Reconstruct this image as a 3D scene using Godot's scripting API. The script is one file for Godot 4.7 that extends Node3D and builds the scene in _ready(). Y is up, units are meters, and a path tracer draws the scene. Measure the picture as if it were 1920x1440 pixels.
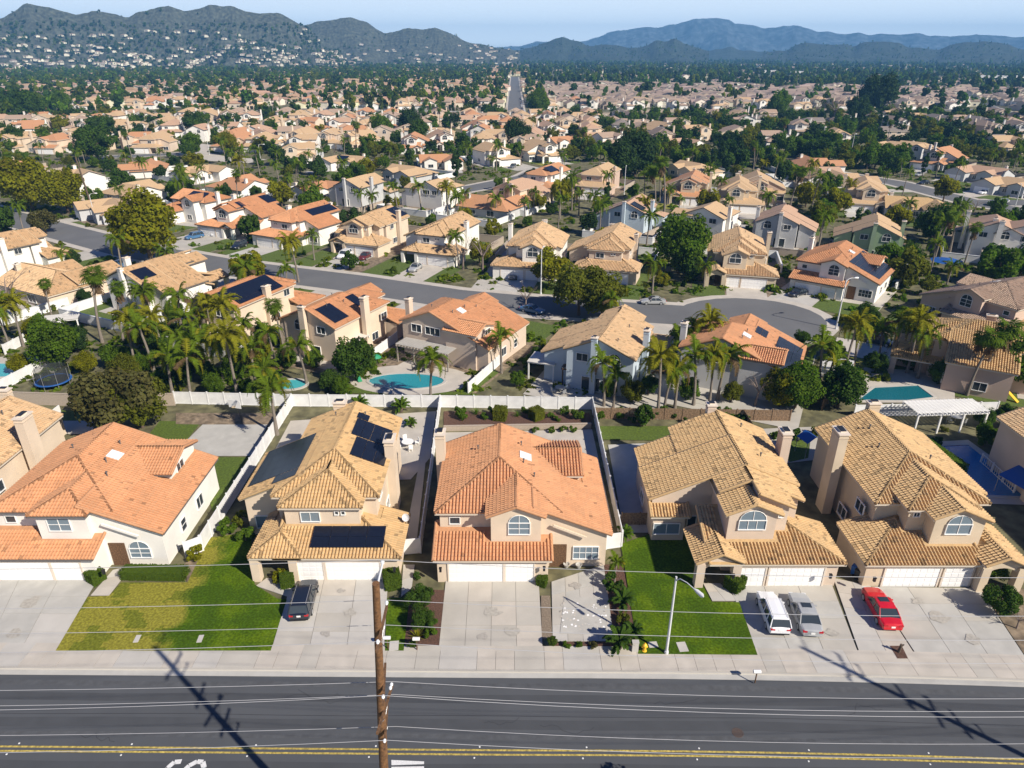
extends Node3D
# A hillside-valley suburb seen from above a street: y up, metres, the camera stands 44 m over the origin and looks along -z.

var rng := RandomNumberGenerator.new()
var taken := {}
var mats := {}
var tex := {}
var meshes := {}
var blocked := []       # [x, z, radius] of what trees and shrubs must not stand in
var roads := []         # [points, width]
var house_protos := {}


# ---------------------------------------------------------------- mesh builder
class MB:
	var v := PackedVector3Array()
	var n := PackedVector3Array()
	var c := PackedColorArray()
	var col := Color.WHITE

	func tri(a: Vector3, b: Vector3, d: Vector3, na := Vector3.ZERO, nb := Vector3.ZERO, nd := Vector3.ZERO) -> void:
		var f := (b - a).cross(d - a).normalized()
		v.append(a); v.append(d); v.append(b)
		n.append(f if na == Vector3.ZERO else na); n.append(f if nd == Vector3.ZERO else nd); n.append(f if nb == Vector3.ZERO else nb)
		c.append(col); c.append(col); c.append(col)

	func quad(a: Vector3, b: Vector3, d: Vector3, e: Vector3) -> void:
		tri(a, b, d); tri(a, d, e)

	# a flat convex polygon turned so that it faces the hint
	func poly(p: Array, hint: Vector3) -> void:
		var f := Vector3.ZERO
		for i in range(1, p.size() - 1):
			f += (p[i] - p[0]).cross(p[i + 1] - p[0])
		var flip := f.dot(hint) < 0.0
		for i in range(1, p.size() - 1):
			if flip: tri(p[0], p[i + 1], p[i])
			else: tri(p[0], p[i], p[i + 1])

	func box(at: Vector3, s: Vector3, b := Basis()) -> void:
		var h := s * 0.5
		for k in 3:
			var i := (k + 1) % 3
			var j := (k + 2) % 3
			for sg in [-1.0, 1.0]:
				var m := Vector3.ZERO; m[k] = h[k] * sg
				var p := Vector3.ZERO; p[i] = h[i]
				var q := Vector3.ZERO; q[j] = h[j] * sg
				quad(at + b * (m - p - q), at + b * (m + p - q), at + b * (m + p + q), at + b * (m - p + q))

	# a polygon in plan given by (x, z) points, between two heights
	func slab(p: PackedVector2Array, y0: float, y1: float) -> void:
		var ids := Geometry2D.triangulate_polygon(p)
		for i in range(0, ids.size(), 3):
			var t := [p[ids[i]], p[ids[i + 1]], p[ids[i + 2]]]
			poly([Vector3(t[0].x, y1, t[0].y), Vector3(t[1].x, y1, t[1].y), Vector3(t[2].x, y1, t[2].y)], Vector3.UP)
		if y1 - y0 < 0.001: return
		var cw := Geometry2D.is_polygon_clockwise(p)
		for i in p.size():
			var a := p[i]
			var b := p[(i + 1) % p.size()]
			var o := Vector3(b.y - a.y, 0, a.x - b.x) * (-1.0 if cw else 1.0)
			poly([Vector3(a.x, y0, a.y), Vector3(b.x, y0, b.y), Vector3(b.x, y1, b.y), Vector3(a.x, y1, a.y)], o)

	func tube(path: Array, r: Array, sides := 6, caps := true) -> void:
		var rings := []
		for i in path.size():
			var d: Vector3 = (path[mini(i + 1, path.size() - 1)] - path[maxi(i - 1, 0)]).normalized()
			var s := d.cross(Vector3.UP if absf(d.y) < 0.9 else Vector3.RIGHT).normalized()
			var t := s.cross(d)
			var ring := []
			for k in sides:
				var w := TAU * k / sides
				ring.append([path[i] + (s * cos(w) + t * sin(w)) * float(r[mini(i, r.size() - 1)]), s * cos(w) + t * sin(w)])
			rings.append(ring)
		for i in path.size() - 1:
			for k in sides:
				var a = rings[i][k]; var b = rings[i][(k + 1) % sides]; var d = rings[i + 1][(k + 1) % sides]; var e = rings[i + 1][k]
				tri(a[0], d[0], b[0], a[1], d[1], b[1]); tri(a[0], e[0], d[0], a[1], e[1], d[1])
		if caps:
			for k in range(1, sides - 1):
				tri(rings[0][0][0], rings[0][k][0], rings[0][k + 1][0])
				tri(rings[-1][0][0], rings[-1][k + 1][0], rings[-1][k][0])

	# rings of (radius, height)
	func lathe(p: Array, sides: int, at := Vector3.ZERO) -> void:
		for i in p.size() - 1:
			for k in sides:
				var w0 := TAU * k / sides
				var w1 := TAU * (k + 1) / sides
				var a := at + Vector3(cos(w0) * p[i].x, p[i].y, sin(w0) * p[i].x)
				var b := at + Vector3(cos(w1) * p[i].x, p[i].y, sin(w1) * p[i].x)
				var d := at + Vector3(cos(w1) * p[i + 1].x, p[i + 1].y, sin(w1) * p[i + 1].x)
				var e := at + Vector3(cos(w0) * p[i + 1].x, p[i + 1].y, sin(w0) * p[i + 1].x)
				if p[i].x > 0.0: tri(a, d, b)
				if p[i + 1].x > 0.0: tri(a, e, d)

	func mesh() -> ArrayMesh:
		var a := []
		a.resize(Mesh.ARRAY_MAX)
		a[Mesh.ARRAY_VERTEX] = v
		a[Mesh.ARRAY_NORMAL] = n
		a[Mesh.ARRAY_COLOR] = c
		var m := ArrayMesh.new()
		if v.size(): m.add_surface_from_arrays(Mesh.PRIMITIVE_TRIANGLES, a)
		return m


# ---------------------------------------------------------------- nodes, names, labels
func numbered(called: String) -> String:
	taken[called] = taken.get(called, -1) + 1
	return called if taken[called] == 0 else "%s_%03d" % [called, taken[called]]

func thing(called: String, label: String, category: String, at := Vector3.ZERO, turn := 0.0, group := "") -> Node3D:
	var o := Node3D.new()
	o.name = numbered(called)
	add_child(o)
	o.position = at
	o.rotation.y = turn
	tag(o, label, category, group)
	return o

func tag(o: Node3D, label: String, category: String, group := "") -> Node3D:
	o.set_meta("label", label)
	o.set_meta("category", category)
	if group: o.set_meta("group", group)
	return o

func part(called: String, m: Mesh, material: Material, parent: Node, at := Vector3.ZERO, basis := Basis()) -> MeshInstance3D:
	var o := MeshInstance3D.new()
	o.name = called if parent != self else numbered(called)
	o.mesh = m
	o.material_override = material
	parent.add_child(o, true)
	o.position = at
	if basis != Basis(): o.basis = basis
	return o

func struct(called: String, mb: MB, material: Material) -> MeshInstance3D:
	var o := part(called, mb.mesh(), material, self)
	o.set_meta("kind", "structure")
	return o

func copy(o: Node3D, label: String, at: Vector3, turn := 0.0, size := 1.0) -> Node3D:
	var d: Node3D = o.duplicate()
	var stem: String = str(o.name)
	if stem.length() > 4 and stem.substr(stem.length() - 4).begins_with("_0"): stem = stem.substr(0, stem.length() - 4)
	d.name = numbered(stem)
	add_child(d)
	d.position = at
	d.rotation = Vector3(0, turn, 0)
	d.scale = Vector3.ONE * size
	d.set_meta("label", label)
	return d

func many(called: String, m: Mesh, material: Material, places: Array, tints: Array, parent: Node) -> MultiMeshInstance3D:
	var mm := MultiMesh.new()
	mm.transform_format = MultiMesh.TRANSFORM_3D
	mm.use_colors = tints.size() > 0
	mm.mesh = m
	mm.instance_count = places.size()
	for i in places.size():
		mm.set_instance_transform(i, places[i])
		if tints.size(): mm.set_instance_color(i, tints[i])
	var o := MultiMeshInstance3D.new()
	o.name = called if parent != self else numbered(called)
	o.multimesh = mm
	o.material_override = material
	parent.add_child(o, true)
	o.set_meta("kind", "stuff")
	return o

const NTH := ["", "first", "second", "third", "fourth", "fifth", "sixth", "seventh", "eighth", "ninth", "tenth", "eleventh", "twelfth"]

# labels that several things share get their place from the left
func settle_labels() -> void:
	var by := {}
	for o in get_children():
		if o.has_meta("label"):
			var l: String = o.get_meta("label")
			if not by.has(l): by[l] = []
			by[l].append(o)
	for l in by:
		var k: Array = by[l]
		if k.size() < 2: continue
		k.sort_custom(func(a, b): return a.position.x / -minf(a.position.z, -20.0) < b.position.x / -minf(b.position.z, -20.0))
		for i in k.size():
			var w: String = "leftmost" if i == 0 else "rightmost" if i == k.size() - 1 else (NTH[i + 1] if i + 1 < NTH.size() else "%dth" % (i + 1)) + " from left"
			if i + 1 >= NTH.size() and i < k.size() - 1:
				var e := (i + 1) % 10
				var h := (i + 1) % 100
				w = "%d%s from left" % [i + 1, "th" if h > 10 and h < 14 else ["th", "st", "nd", "rd", "th", "th", "th", "th", "th", "th"][e]]
			k[i].set_meta("label", l + ", " + w)
			if not k[i].has_meta("group"): k[i].set_meta("group", l)


# ---------------------------------------------------------------- materials
func noise_tex(key: String, freq: float, lo: float, hi: float, octaves := 4, size := 512) -> NoiseTexture2D:
	if tex.has(key): return tex[key]
	var f := FastNoiseLite.new()
	f.seed = key.hash() % 1000
	f.frequency = freq
	f.fractal_octaves = octaves
	var t := NoiseTexture2D.new()
	t.width = size; t.height = size
	t.seamless = true
	t.noise = f
	var g := Gradient.new()
	g.set_color(0, Color(lo, lo, lo)); g.set_color(1, Color(hi, hi, hi))
	t.color_ramp = g
	tex[key] = t
	return t

# a linear base colour, with mottling from a shared texture laid through world space (one repeat each 1 / scale metres)
func mat(key: String, c := Color.GRAY, rough := 0.85, mottle := "", scale := 0.2, bump := 0.0) -> StandardMaterial3D:
	if mats.has(key): return mats[key]
	var m := StandardMaterial3D.new()
	m.resource_name = key
	m.albedo_color = c.linear_to_srgb()
	m.roughness = rough
	m.cull_mode = BaseMaterial3D.CULL_DISABLED
	if mottle:
		m.albedo_texture = tex[mottle]
		m.uv1_triplanar = true
		m.uv1_world_triplanar = true
		m.uv1_scale = Vector3.ONE * scale
		if bump > 0.0:
			m.heightmap_enabled = true
			m.heightmap_texture = tex["fine"]
			m.heightmap_scale = bump
	mats[key] = m
	return m

func leafy(key: String, c: Color, back := 0.5) -> StandardMaterial3D:
	var m := mat(key, c, 0.85)
	m.metallic_specular = 0.25
	m.vertex_color_use_as_albedo = true
	m.backlight_enabled = true
	m.backlight = (c * back * 12.0).clamp().linear_to_srgb()
	return m

func detail(m: StandardMaterial3D, key: String, scale: float, mask := "") -> void:
	m.detail_enabled = true
	m.detail_blend_mode = BaseMaterial3D.BLEND_MODE_MUL
	m.detail_albedo = tex[key]
	m.detail_uv_layer = BaseMaterial3D.DETAIL_UV_1

func make_materials() -> void:
	noise_tex("mottle", 0.02, 0.84, 1.0)
	noise_tex("strong", 0.018, 0.55, 1.0, 5)
	noise_tex("grass", 0.05, 0.62, 1.0, 5)
	noise_tex("fine", 0.09, 0.75, 1.0, 3)
	noise_tex("soft", 0.006, 0.91, 1.0, 4)
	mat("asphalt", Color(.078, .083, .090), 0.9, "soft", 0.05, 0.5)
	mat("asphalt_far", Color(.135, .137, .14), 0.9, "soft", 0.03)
	mat("concrete", Color(.50, .475, .43), 0.85, "soft", 0.09, 0.2)
	mat("concrete_warm", Color(.51, .465, .40), 0.85, "soft", 0.11, 0.2)
	mat("concrete_grey", Color(.46, .445, .405), 0.85, "soft", 0.15, 0.2)
	mat("concrete_old", Color(.465, .435, .38), 0.88, "soft", 0.08, 0.3)
	mat("asphalt_dark", Color(.062, .066, .072), 0.9, "soft", 0.1)
	mat("asphalt_pale", Color(.088, .092, .098), 0.9, "mottle", 0.12)
	mat("tar", Color(.022, .022, .024), 0.7)
	mat("oil", Color(.415, .385, .34), 0.85, "mottle", 0.5)
	mat("joint", Color(.16, .14, .12), 0.95)
	mat("lawn", Color(.115, .175, .013), 0.9, "grass", 0.11, 2.0)
	mat("lawn_dry", Color(.36, .35, .05), 0.9, "grass", 0.09, 2.0)
	mat("lawn_far", Color(.12, .18, .02), 0.9, "grass", 0.08)
	mat("earth", Color(.33, .25, .165), 0.95, "strong", 0.09, 2.0)
	mat("mulch", Color(.17, .085, .055), 0.95, "strong", 0.6, 6.0)
	mat("gravel", Color(.36, .28, .2), 0.95, "strong", 0.8, 5.0)
	mat("paint_yellow", Color(.70, .53, .12), 0.7, "strong", 0.35)
	mat("paint_white", Color(.78, .78, .76), 0.7, "mottle", 0.9)
	mat("white", Color(.80, .79, .76), 0.55)
	mat("vinyl", Color(.80, .80, .79), 0.45, "soft", 0.2)
	mat("door_white", Color(.82, .81, .79), 0.5)
	mat("trim", Color(.66, .57, .47), 0.7)
	mat("fascia_dark", Color(.12, .11, .105), 0.7)
	mat("fascia_cream", Color(.56, .49, .40), 0.7)
	mat("wood", Color(.20, .105, .05), 0.85, "strong", 0.6)
	mat("wood_pole", Color(.255, .125, .05), 0.85, "strong", 0.5, 2.0)
	mat("wood_fence", Color(.34, .22, .13), 0.85, "strong", 0.4)
	mat("wood_grey", Color(.34, .30, .25), 0.85, "mottle", 0.5)
	mat("block", Color(.46, .38, .30), 0.9, "mottle", 0.5)
	mat("metal", Color(.55, .56, .57), 0.4).metallic = 0.7
	mat("galvanised", Color(.62, .63, .63), 0.5)
	mat("wire", Color(.40, .40, .41), 0.5)
	mat("rubber", Color(.02, .02, .02), 0.8)
	mat("black", Color(.015, .015, .017), 0.4)
	mat("dark_room", Color(.03, .026, .024), 0.9)
	mat("glass", Color(.035, .045, .055), 0.06)
	mat("glass_pale", Color(.16, .21, .25), 0.10)
	mat("solar", Color(.010, .013, .024), 0.22, "soft", 0.6)
	mat("solar_frame", Color(.12, .125, .13), 0.4)
	mat("skylight", Color(.75, .75, .73), 0.25)
	mat("hydrant", Color(.78, .46, .03), 0.5)
	mat("blue_plastic", Color(.02, .10, .33), 0.5)
	mat("blue_tarp", Color(.012, .085, .32), 0.6)
	mat("red_light", Color(.45, .015, .02), 0.2)
	mat("lamp_clear", Color(.75, .76, .78), 0.12)
	mat("bark", Color(.17, .12, .085), 0.95, "strong", 0.8)
	mat("palm_bark", Color(.33, .28, .23), 0.95, "strong", 0.7)
	mat("twig", Color(.20, .155, .13), 0.95).vertex_color_use_as_albedo = true
	mat("water", Color(.02, .30, .36), 0.06, "mottle", 0.35, 3.0)
	mat("water_deep", Color(.02, .19, .46), 0.06, "mottle", 0.35, 3.0)
	mat("water_pale", Color(.08, .46, .50), 0.06, "mottle", 0.35, 3.0)
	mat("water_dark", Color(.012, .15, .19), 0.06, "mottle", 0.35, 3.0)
	mat("canvas", Color(.66, .63, .57), 0.85, "soft", 0.2)
	mat("net", Color(.03, .035, .04), 0.9)
	leafy("leaf_dark", Color(.058, .110, .013))
	leafy("leaf_mid", Color(.115, .195, .015))
	leafy("leaf_olive", Color(.160, .180, .018))
	leafy("leaf_yellow", Color(.25, .255, .010))
	leafy("leaf_brown", Color(.105, .100, .030))
	leafy("leaf_pine", Color(.032, .064, .014))
	leafy("frond", Color(.150, .220, .015))
	leafy("frond_fan", Color(.120, .185, .016))
	leafy("frond_yellow", Color(.27, .265, .018))
	leafy("frond_dead", Color(.19, .13, .07))
	leafy("leaf_grey", Color(.12, .13, .085))
	leafy("leaf_clip", Color(.085, .135, .014))
	for w in [["white", Color(.82, .79, .73)], ["cream", Color(.70, .57, .43)], ["tan", Color(.63, .51, .40)], ["pink", Color(.56, .42, .33)], ["grey", Color(.52, .52, .52)], ["green", Color(.27, .36, .23)], ["blue", Color(.50, .58, .64)], ["sand", Color(.62, .51, .37)]]:
		mat("wall_" + w[0], w[1], 0.9, "soft", 0.07, 0.4)
	for r in [["orange", Color(.55, .275, .135)], ["tan", Color(.565, .385, .215)], ["straw", Color(.55, .365, .175)], ["rose", Color(.53, .34, .22)], ["brown", Color(.29, .215, .165)], ["grey", Color(.24, .20, .17)], ["dusty", Color(.42, .30, .215)]]:
		mat("roof_" + r[0], r[1], 0.85, "mottle", 0.2)
		var t := mat("tile_" + r[0], r[1], 0.8)
		t.vertex_color_use_as_albedo = true
	for c in [["car_black", Color(.012, .016, .025)], ["car_white", Color(.78, .79, .80)], ["car_silver", Color(.36, .37, .37)], ["car_red", Color(.55, .01, .018)], ["car_blue", Color(.05, .14, .28)], ["car_maroon", Color(.11, .012, .02)], ["car_grey", Color(.12, .125, .13)]]:
		var m := mat(c[0], c[1], 0.28)
		m.clearcoat_enabled = true
		m.clearcoat = 0.8
		m.clearcoat_roughness = 0.05


# ---------------------------------------------------------------- houses
# A wing is a gabled or hipped body: ridge along "z" or "x" at rx, ridge height h, wl and wr out to the two eaves, from z0 to z1, pitch p.
func W(ax: String, rx: float, h: float, wl: float, wr: float, z0: float, z1: float, p := 0.42, f := "g", b := "g", more := {}) -> Dictionary:
	var d := {"ax": ax, "rx": rx, "h": h, "wl": wl, "wr": wr, "z0": z0, "z1": z1, "p": p, "f": f, "b": b}
	d.merge(more)
	return d

func mirrored(w: Dictionary) -> Dictionary:
	var m := w.duplicate()
	if w.ax == "z":
		m.rx = -w.rx; m.wl = w.wr; m.wr = w.wl
	else:
		m.z0 = -w.z1; m.z1 = -w.z0; m.f = w.b; m.b = w.f
		m.c0 = w.get("c1", 0.0); m.c1 = w.get("c0", 0.0)
	return m

func L(w: Dictionary, x: float, y: float, z: float) -> Vector3:
	return Vector3(x, y, z) if w.ax == "z" else Vector3(z, y, x)

func wing_height(w: Dictionary, x: float, z: float) -> float:
	var a := x if w.ax == "z" else z
	var b := z if w.ax == "z" else x
	if a < w.rx - w.wl or a > w.rx + w.wr or b < w.z0 or b > w.z1: return -99.0
	var y: float = w.h - w.p * absf(a - w.rx)
	var e: float = w.h - w.p * maxf(w.wl, w.wr)
	if w.f == "h": y = minf(y, e + w.p * (w.z1 - b))
	if w.b == "h": y = minf(y, e + w.p * (b - w.z0))
	return y

func wing_planes(w: Dictionary) -> Array:
	var out := []
	var s := maxf(w.wl, w.wr)
	var f: float = s if w.f == "h" else 0.0
	var b: float = s if w.b == "h" else 0.0
	for side in [[-1.0, w.wl], [1.0, w.wr]]:
		if side[1] < 0.05: continue
		var xe: float = w.rx + side[0] * side[1]
		var ye: float = w.h - w.p * side[1]
		out.append({"pts": [L(w, xe, ye, w.z0), L(w, xe, ye, w.z1), L(w, w.rx, w.h, w.z1 - f), L(w, w.rx, w.h, w.z0 + b)], "down": L(w, side[0], 0, 0), "eaves": 1})
	for end in [[f, w.z1, 1.0], [b, w.z0, -1.0]]:
		if end[0] > 0.0:
			var pts := [L(w, w.rx, w.h, end[1] - end[2] * end[0])]
			for side in [[-1.0, w.wl], [1.0, w.wr]]:
				pts.append(L(w, w.rx + side[0] * side[1], w.h - w.p * s, end[1]))
			if w.wl < 0.05 or w.wr < 0.05: pts = [pts[0], pts[1], pts[2]]
			out.append({"pts": pts, "down": L(w, 0, 0, end[2]), "eaves": 1})
	return out

func wing_roof(w: Dictionary, top: MB, edge: MB, caps: MB) -> void:
	var t := Vector3(0, -0.2, 0)
	for pl in wing_planes(w):
		var p: Array = pl.pts
		top.poly(p, Vector3.UP)
		var mid := Vector3.ZERO
		for q in p: mid += q / p.size()
		for i in p.size():
			var a: Vector3 = p[i]
			var b: Vector3 = p[(i + 1) % p.size()]
			if a.distance_to(b) < 0.02: continue
			edge.poly([a, b, b + t, a + t], (a + b) * 0.5 - mid)
			# ridge and hip tiles: every edge that is not an eave, nor a step up against a wall
			if caps and not (absf(a.y - b.y) < 0.01 and (a + b).y * 0.5 < w.h - 0.05):
				caps.tube([a + Vector3(0, .03, 0), b + Vector3(0, .03, 0)], [.15], 6, true)
		var low := []
		for q in p: low.append(q + t)
		edge.poly(low, Vector3.DOWN)

func wing_walls(w: Dictionary, k: float, mb: MB) -> void:
	if w.get("open", false): return
	var ov := 0.42 + k * 0.004
	var z0: float = w.z0 + (ov if w.b == "h" else 0.3 + k * 0.004)
	var z1: float = w.z1 - (ov if w.f == "h" else 0.3 + k * 0.004)
	z0 += w.get("c0", 0.0)   # a wall that stops short of its roof: an open porch under the end
	z1 -= w.get("c1", 0.0)
	var s := maxf(w.wl, w.wr)
	var e: float = w.h - w.p * s
	var xl: float = w.rx - (w.wl - ov if w.wl > 0.05 else -0.02)
	var xr: float = w.rx + (w.wr - ov if w.wr > 0.05 else -0.02)
	var dn := 0.24
	var yl: float = w.h - w.p * absf(xl - w.rx) - dn
	var yr: float = w.h - w.p * absf(xr - w.rx) - dn
	if w.f == "h" or w.b == "h":
		yl = minf(yl, e + w.p * ov - dn); yr = minf(yr, e + w.p * ov - dn)
	var base: float = w.get("y0", -0.05)
	var a := [L(w, xl, base, z0), L(w, xl, yl, z0), L(w, xr, yr, z0), L(w, xr, base, z0)]
	var b := [L(w, xl, base, z1), L(w, xl, yl, z1), L(w, xr, yr, z1), L(w, xr, base, z1)]
	var c: Vector3 = (a[0] + b[2]) * 0.5
	for i in 4:
		var j := (i + 1) % 4
		if i == 3: continue
		mb.poly([a[i], a[j], b[j], b[i]], (a[i] + b[j]) * 0.5 - c)
	mb.poly(a, L(w, 0, 0, -1)); mb.poly(b, L(w, 0, 0, 1))
	if w.wl > 0.05 and w.wr > 0.05:
		for end in [[w.f, z1, 1.0], [w.b, z0, -1.0]]:
			if end[0] != "g": continue
			var t1 := L(w, w.rx, w.h - dn, end[1])
			var t0 := L(w, w.rx, w.h - dn, end[1] - end[2] * 0.25)
			var l1 := L(w, xl, yl, end[1]); var r1 := L(w, xr, yr, end[1])
			var l0 := L(w, xl, yl, end[1] - end[2] * 0.25); var r0 := L(w, xr, yr, end[1] - end[2] * 0.25)
			mb.poly([l1, r1, t1], L(w, 0, 0, end[2]))
			mb.poly([l0, r0, t0], L(w, 0, 0, -end[2]))
			mb.poly([l1, t1, t0, l0], L(w, -1, .5, 0)); mb.poly([r1, t1, t0, r0], L(w, 1, .5, 0))

func tile_mesh() -> ArrayMesh:
	var mb := MB.new()
	var p := [Vector2(-.155, .0), Vector2(-.108, .0), Vector2(-.098, .085), Vector2(-.045, .155), Vector2(.045, .155), Vector2(.098, .085), Vector2(.108, .0), Vector2(.155, .0)]
	for i in p.size() - 1:
		var a := Vector3(p[i].x, p[i].y * .85 - .005, -.22); var b := Vector3(p[i + 1].x, p[i + 1].y * .85 - .005, -.22)
		var d := Vector3(p[i + 1].x, p[i + 1].y + .05, .2); var e := Vector3(p[i].x, p[i].y + .05, .2)
		mb.poly([a, b, d, e], Vector3.UP)
		mb.poly([e, d, Vector3(d.x, -.01, .19), Vector3(e.x, -.01, .19)], Vector3.BACK)
	return mb.mesh()

# where barrel tiles lie on the planes of these wings, left out where another roof covers them
func tile_places(wings: Array, step := 0.38, wide := 0.31) -> Array:
	var out := []
	for wi in wings.size():
		var w: Dictionary = wings[wi]
		for pl in wing_planes(w):
			var p: Array = pl.pts
			var d: Vector3 = (pl.down - Vector3(0, w.p, 0)).normalized()
			var a := Vector3(d.z, 0, -d.x).normalized()
			var nrm := d.cross(a).normalized()
			if nrm.y < 0.0:
				a = -a; nrm = -nrm
			var o: Vector3 = p[0]
			var flat := PackedVector2Array()
			var lo := Vector2(1e9, 1e9)
			var hi := Vector2(-1e9, -1e9)
			for q in p:
				var g := Vector2((q - o).dot(a), (q - o).dot(d))
				flat.append(g); lo = lo.min(g); hi = hi.max(g)
			var basis := Basis(a, nrm, d)
			if basis.determinant() < 0.0: basis = Basis(-a, nrm, d)
			var rows := int((hi.y - lo.y) / step) + 1
			for r in rows:
				var v := hi.y - step * (r + 0.45)
				for c in int((hi.x - lo.x) / wide) + 1:
					var u := lo.x + wide * (c + 0.5)
					if not Geometry2D.is_point_in_polygon(Vector2(u, v), flat): continue
					var at := o + a * u + d * v
					var hid := false
					for wj in wings.size():
						if wj != wi and wing_height(wings[wj], at.x, at.z) > at.y + 0.06: hid = true
					if hid: continue
					out.append(Transform3D(basis, at + nrm * 0.01))
	return out

func tile_tints(places: Array, seed_: int, stain: float) -> Array:
	var r := RandomNumberGenerator.new()
	r.seed = seed_
	var out := []
	var f := FastNoiseLite.new()
	f.seed = seed_
	f.frequency = .35
	f.fractal_octaves = 3
	for q in places:
		var k := r.randf_range(0.92, 1.06)
		var age: float = f.get_noise_3dv(q.origin)
		var warm := r.randf_range(-0.025, 0.025)
		k *= 1.0 + age * .14
		if r.randf() < stain * (.35 + maxf(0.0, age * 6.0)): k *= r.randf_range(0.52, 0.85)
		out.append(Color(k * (1.0 + warm), k, k * (1.0 - warm)))
	return out

# a window with its frame standing proud of the wall; arch adds a half round light on top
func window(parent: Node3D, at: Vector3, w: float, h: float, deg := 0.0, arch := false, cols := 2, rows := 1, fm := "white", glass := "glass") -> void:
	var key := "window%.2f,%.2f,%s,%d,%d" % [w, h, arch, cols, rows]
	if not meshes.has(key):
		var f := MB.new()
		var g := MB.new()
		var b := 0.065
		f.box(Vector3(0, h / 2 + b / 2, .05), Vector3(w + 2 * b, b, .12)); f.box(Vector3(0, -h / 2 - b / 2, .06), Vector3(w + 2 * b, b, .16))
		for s in [-1, 1]: f.box(Vector3(s * (w + b) / 2, 0, .05), Vector3(b, h, .118))
		for i in range(1, cols): f.box(Vector3(-w / 2 + w * i / cols, 0, .045), Vector3(.05, h, .07))
		for i in range(1, rows): f.box(Vector3(0, -h / 2 + h * i / rows, .047), Vector3(w, .04, .06))
		g.box(Vector3(0, 0, .022), Vector3(w, h, .025))
		if arch:
			var r := w / 2
			var prev := Vector3(r, h / 2 + b, 0)
			var n := 8
			for i in range(1, n + 1):
				var q := Vector3(cos(PI * i / n) * r, h / 2 + b + sin(PI * i / n) * r * .85, 0)
				g.quad(Vector3(0, h / 2 + b, .034), prev + Vector3(0, 0, .034), q + Vector3(0, 0, .034), Vector3(0, h / 2 + b, .034))
				f.tube([prev + Vector3(0, 0, .05), q + Vector3(0, 0, .05)], [.04], 4)
				prev = q
			f.box(Vector3(0, h / 2 + b + r * .42, .05), Vector3(.05, r * .84, .05))
		meshes[key] = [f.mesh(), g.mesh()]
	var o := part("window", meshes[key][0], mats[fm], parent, at, Basis(Vector3.UP, deg_to_rad(deg)))
	part("pane", meshes[key][1], mats[glass], o)

func garage_door(parent: Node3D, at: Vector3, w: float, h := 2.15) -> void:
	var key := "garage%.2f" % w
	if not meshes.has(key):
		var fr := MB.new()
		fr.box(Vector3(0, h + .07, .05), Vector3(w + .28, .14, .12))
		for s in [-1, 1]: fr.box(Vector3(s * (w / 2 + .07), h / 2, .05), Vector3(.14, h, .118))
		var bo := MB.new()
		bo.box(Vector3(0, 0, 0), Vector3(w, h / 4 - .02, .05))
		var n := int(round(w / .62))
		for i in n: bo.box(Vector3(-w / 2 + w * (i + .5) / n, 0, .03), Vector3(w / n - .14, h / 4 - .16, .02))
		meshes[key] = [fr.mesh(), bo.mesh()]
	var o := part("garage_door", meshes[key][0], mats.trim, parent, at)
	for i in 4: part("panel", meshes[key][1], mats.door_white, o, Vector3(0, h / 4 * (i + .5), .03))

func chimney(parent: Node3D, at: Vector3, w: float, d: float, top: float, wall: String) -> void:
	var m := MB.new()
	m.box(Vector3(0, top / 2, 0), Vector3(w, top, d))
	m.box(Vector3(0, top - .35, 0), Vector3(w + .1, .08, d + .1))
	var o := part("chimney", m.mesh(), mats["wall_" + wall], parent, at)
	var c := MB.new()
	c.box(Vector3(0, top + .06, 0), Vector3(w + .22, .12, d + .22))
	c.box(Vector3(0, top + .2, 0), Vector3(w * .55, .18, d * .55))
	part("chimney_cap", c.mesh(), mats.trim, o)
	var k := MB.new()
	k.box(Vector3(0, top + .32, 0), Vector3(w * .62, .05, d * .62))
	part("flue_cover", k.mesh(), mats.black, o)

# black modules laid on one slope of a wing: between a0..a1 along the ridge and b0..b1 out from it
func solar(parent: Node3D, w: Dictionary, side: float, a0: float, a1: float, b0: float, b1: float, mirror: bool) -> void:
	if mirror and w.ax == "z": side = -side
	if mirror and w.ax == "x":
		var t: float = a0; a0 = -a1; a1 = -t
	var nb := maxi(1, int(round((b1 - b0) / 1.05)))
	var na := maxi(1, int(round((a1 - a0) / 1.7)))
	var sb := (b1 - b0) / nb
	var sa := (a1 - a0) / na
	var sl := sqrt(1.0 + w.p * w.p)
	var key := "module%.2f,%.2f" % [sa, sb]
	if not meshes.has(key):
		var m := MB.new()
		m.box(Vector3.ZERO, Vector3(sb * sl - .03, .04, sa - .03))
		meshes[key] = m.mesh()
	for i in na:
		for j in nb:
			var x: float = w.rx + side * (b0 + sb * (j + .5))
			var z := a0 + sa * (i + .5)
			var y: float = w.h - w.p * absf(x - w.rx) + .24
			var d := L(w, side, -w.p, 0).normalized()
			var al := L(w, 0, 0, 1)
			var up := d.cross(al)
			if up.y < 0.0: up = -up
			part("solar_panel", meshes[key], mats.solar, parent, L(w, x, y, z), Basis(d, up, al))

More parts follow.
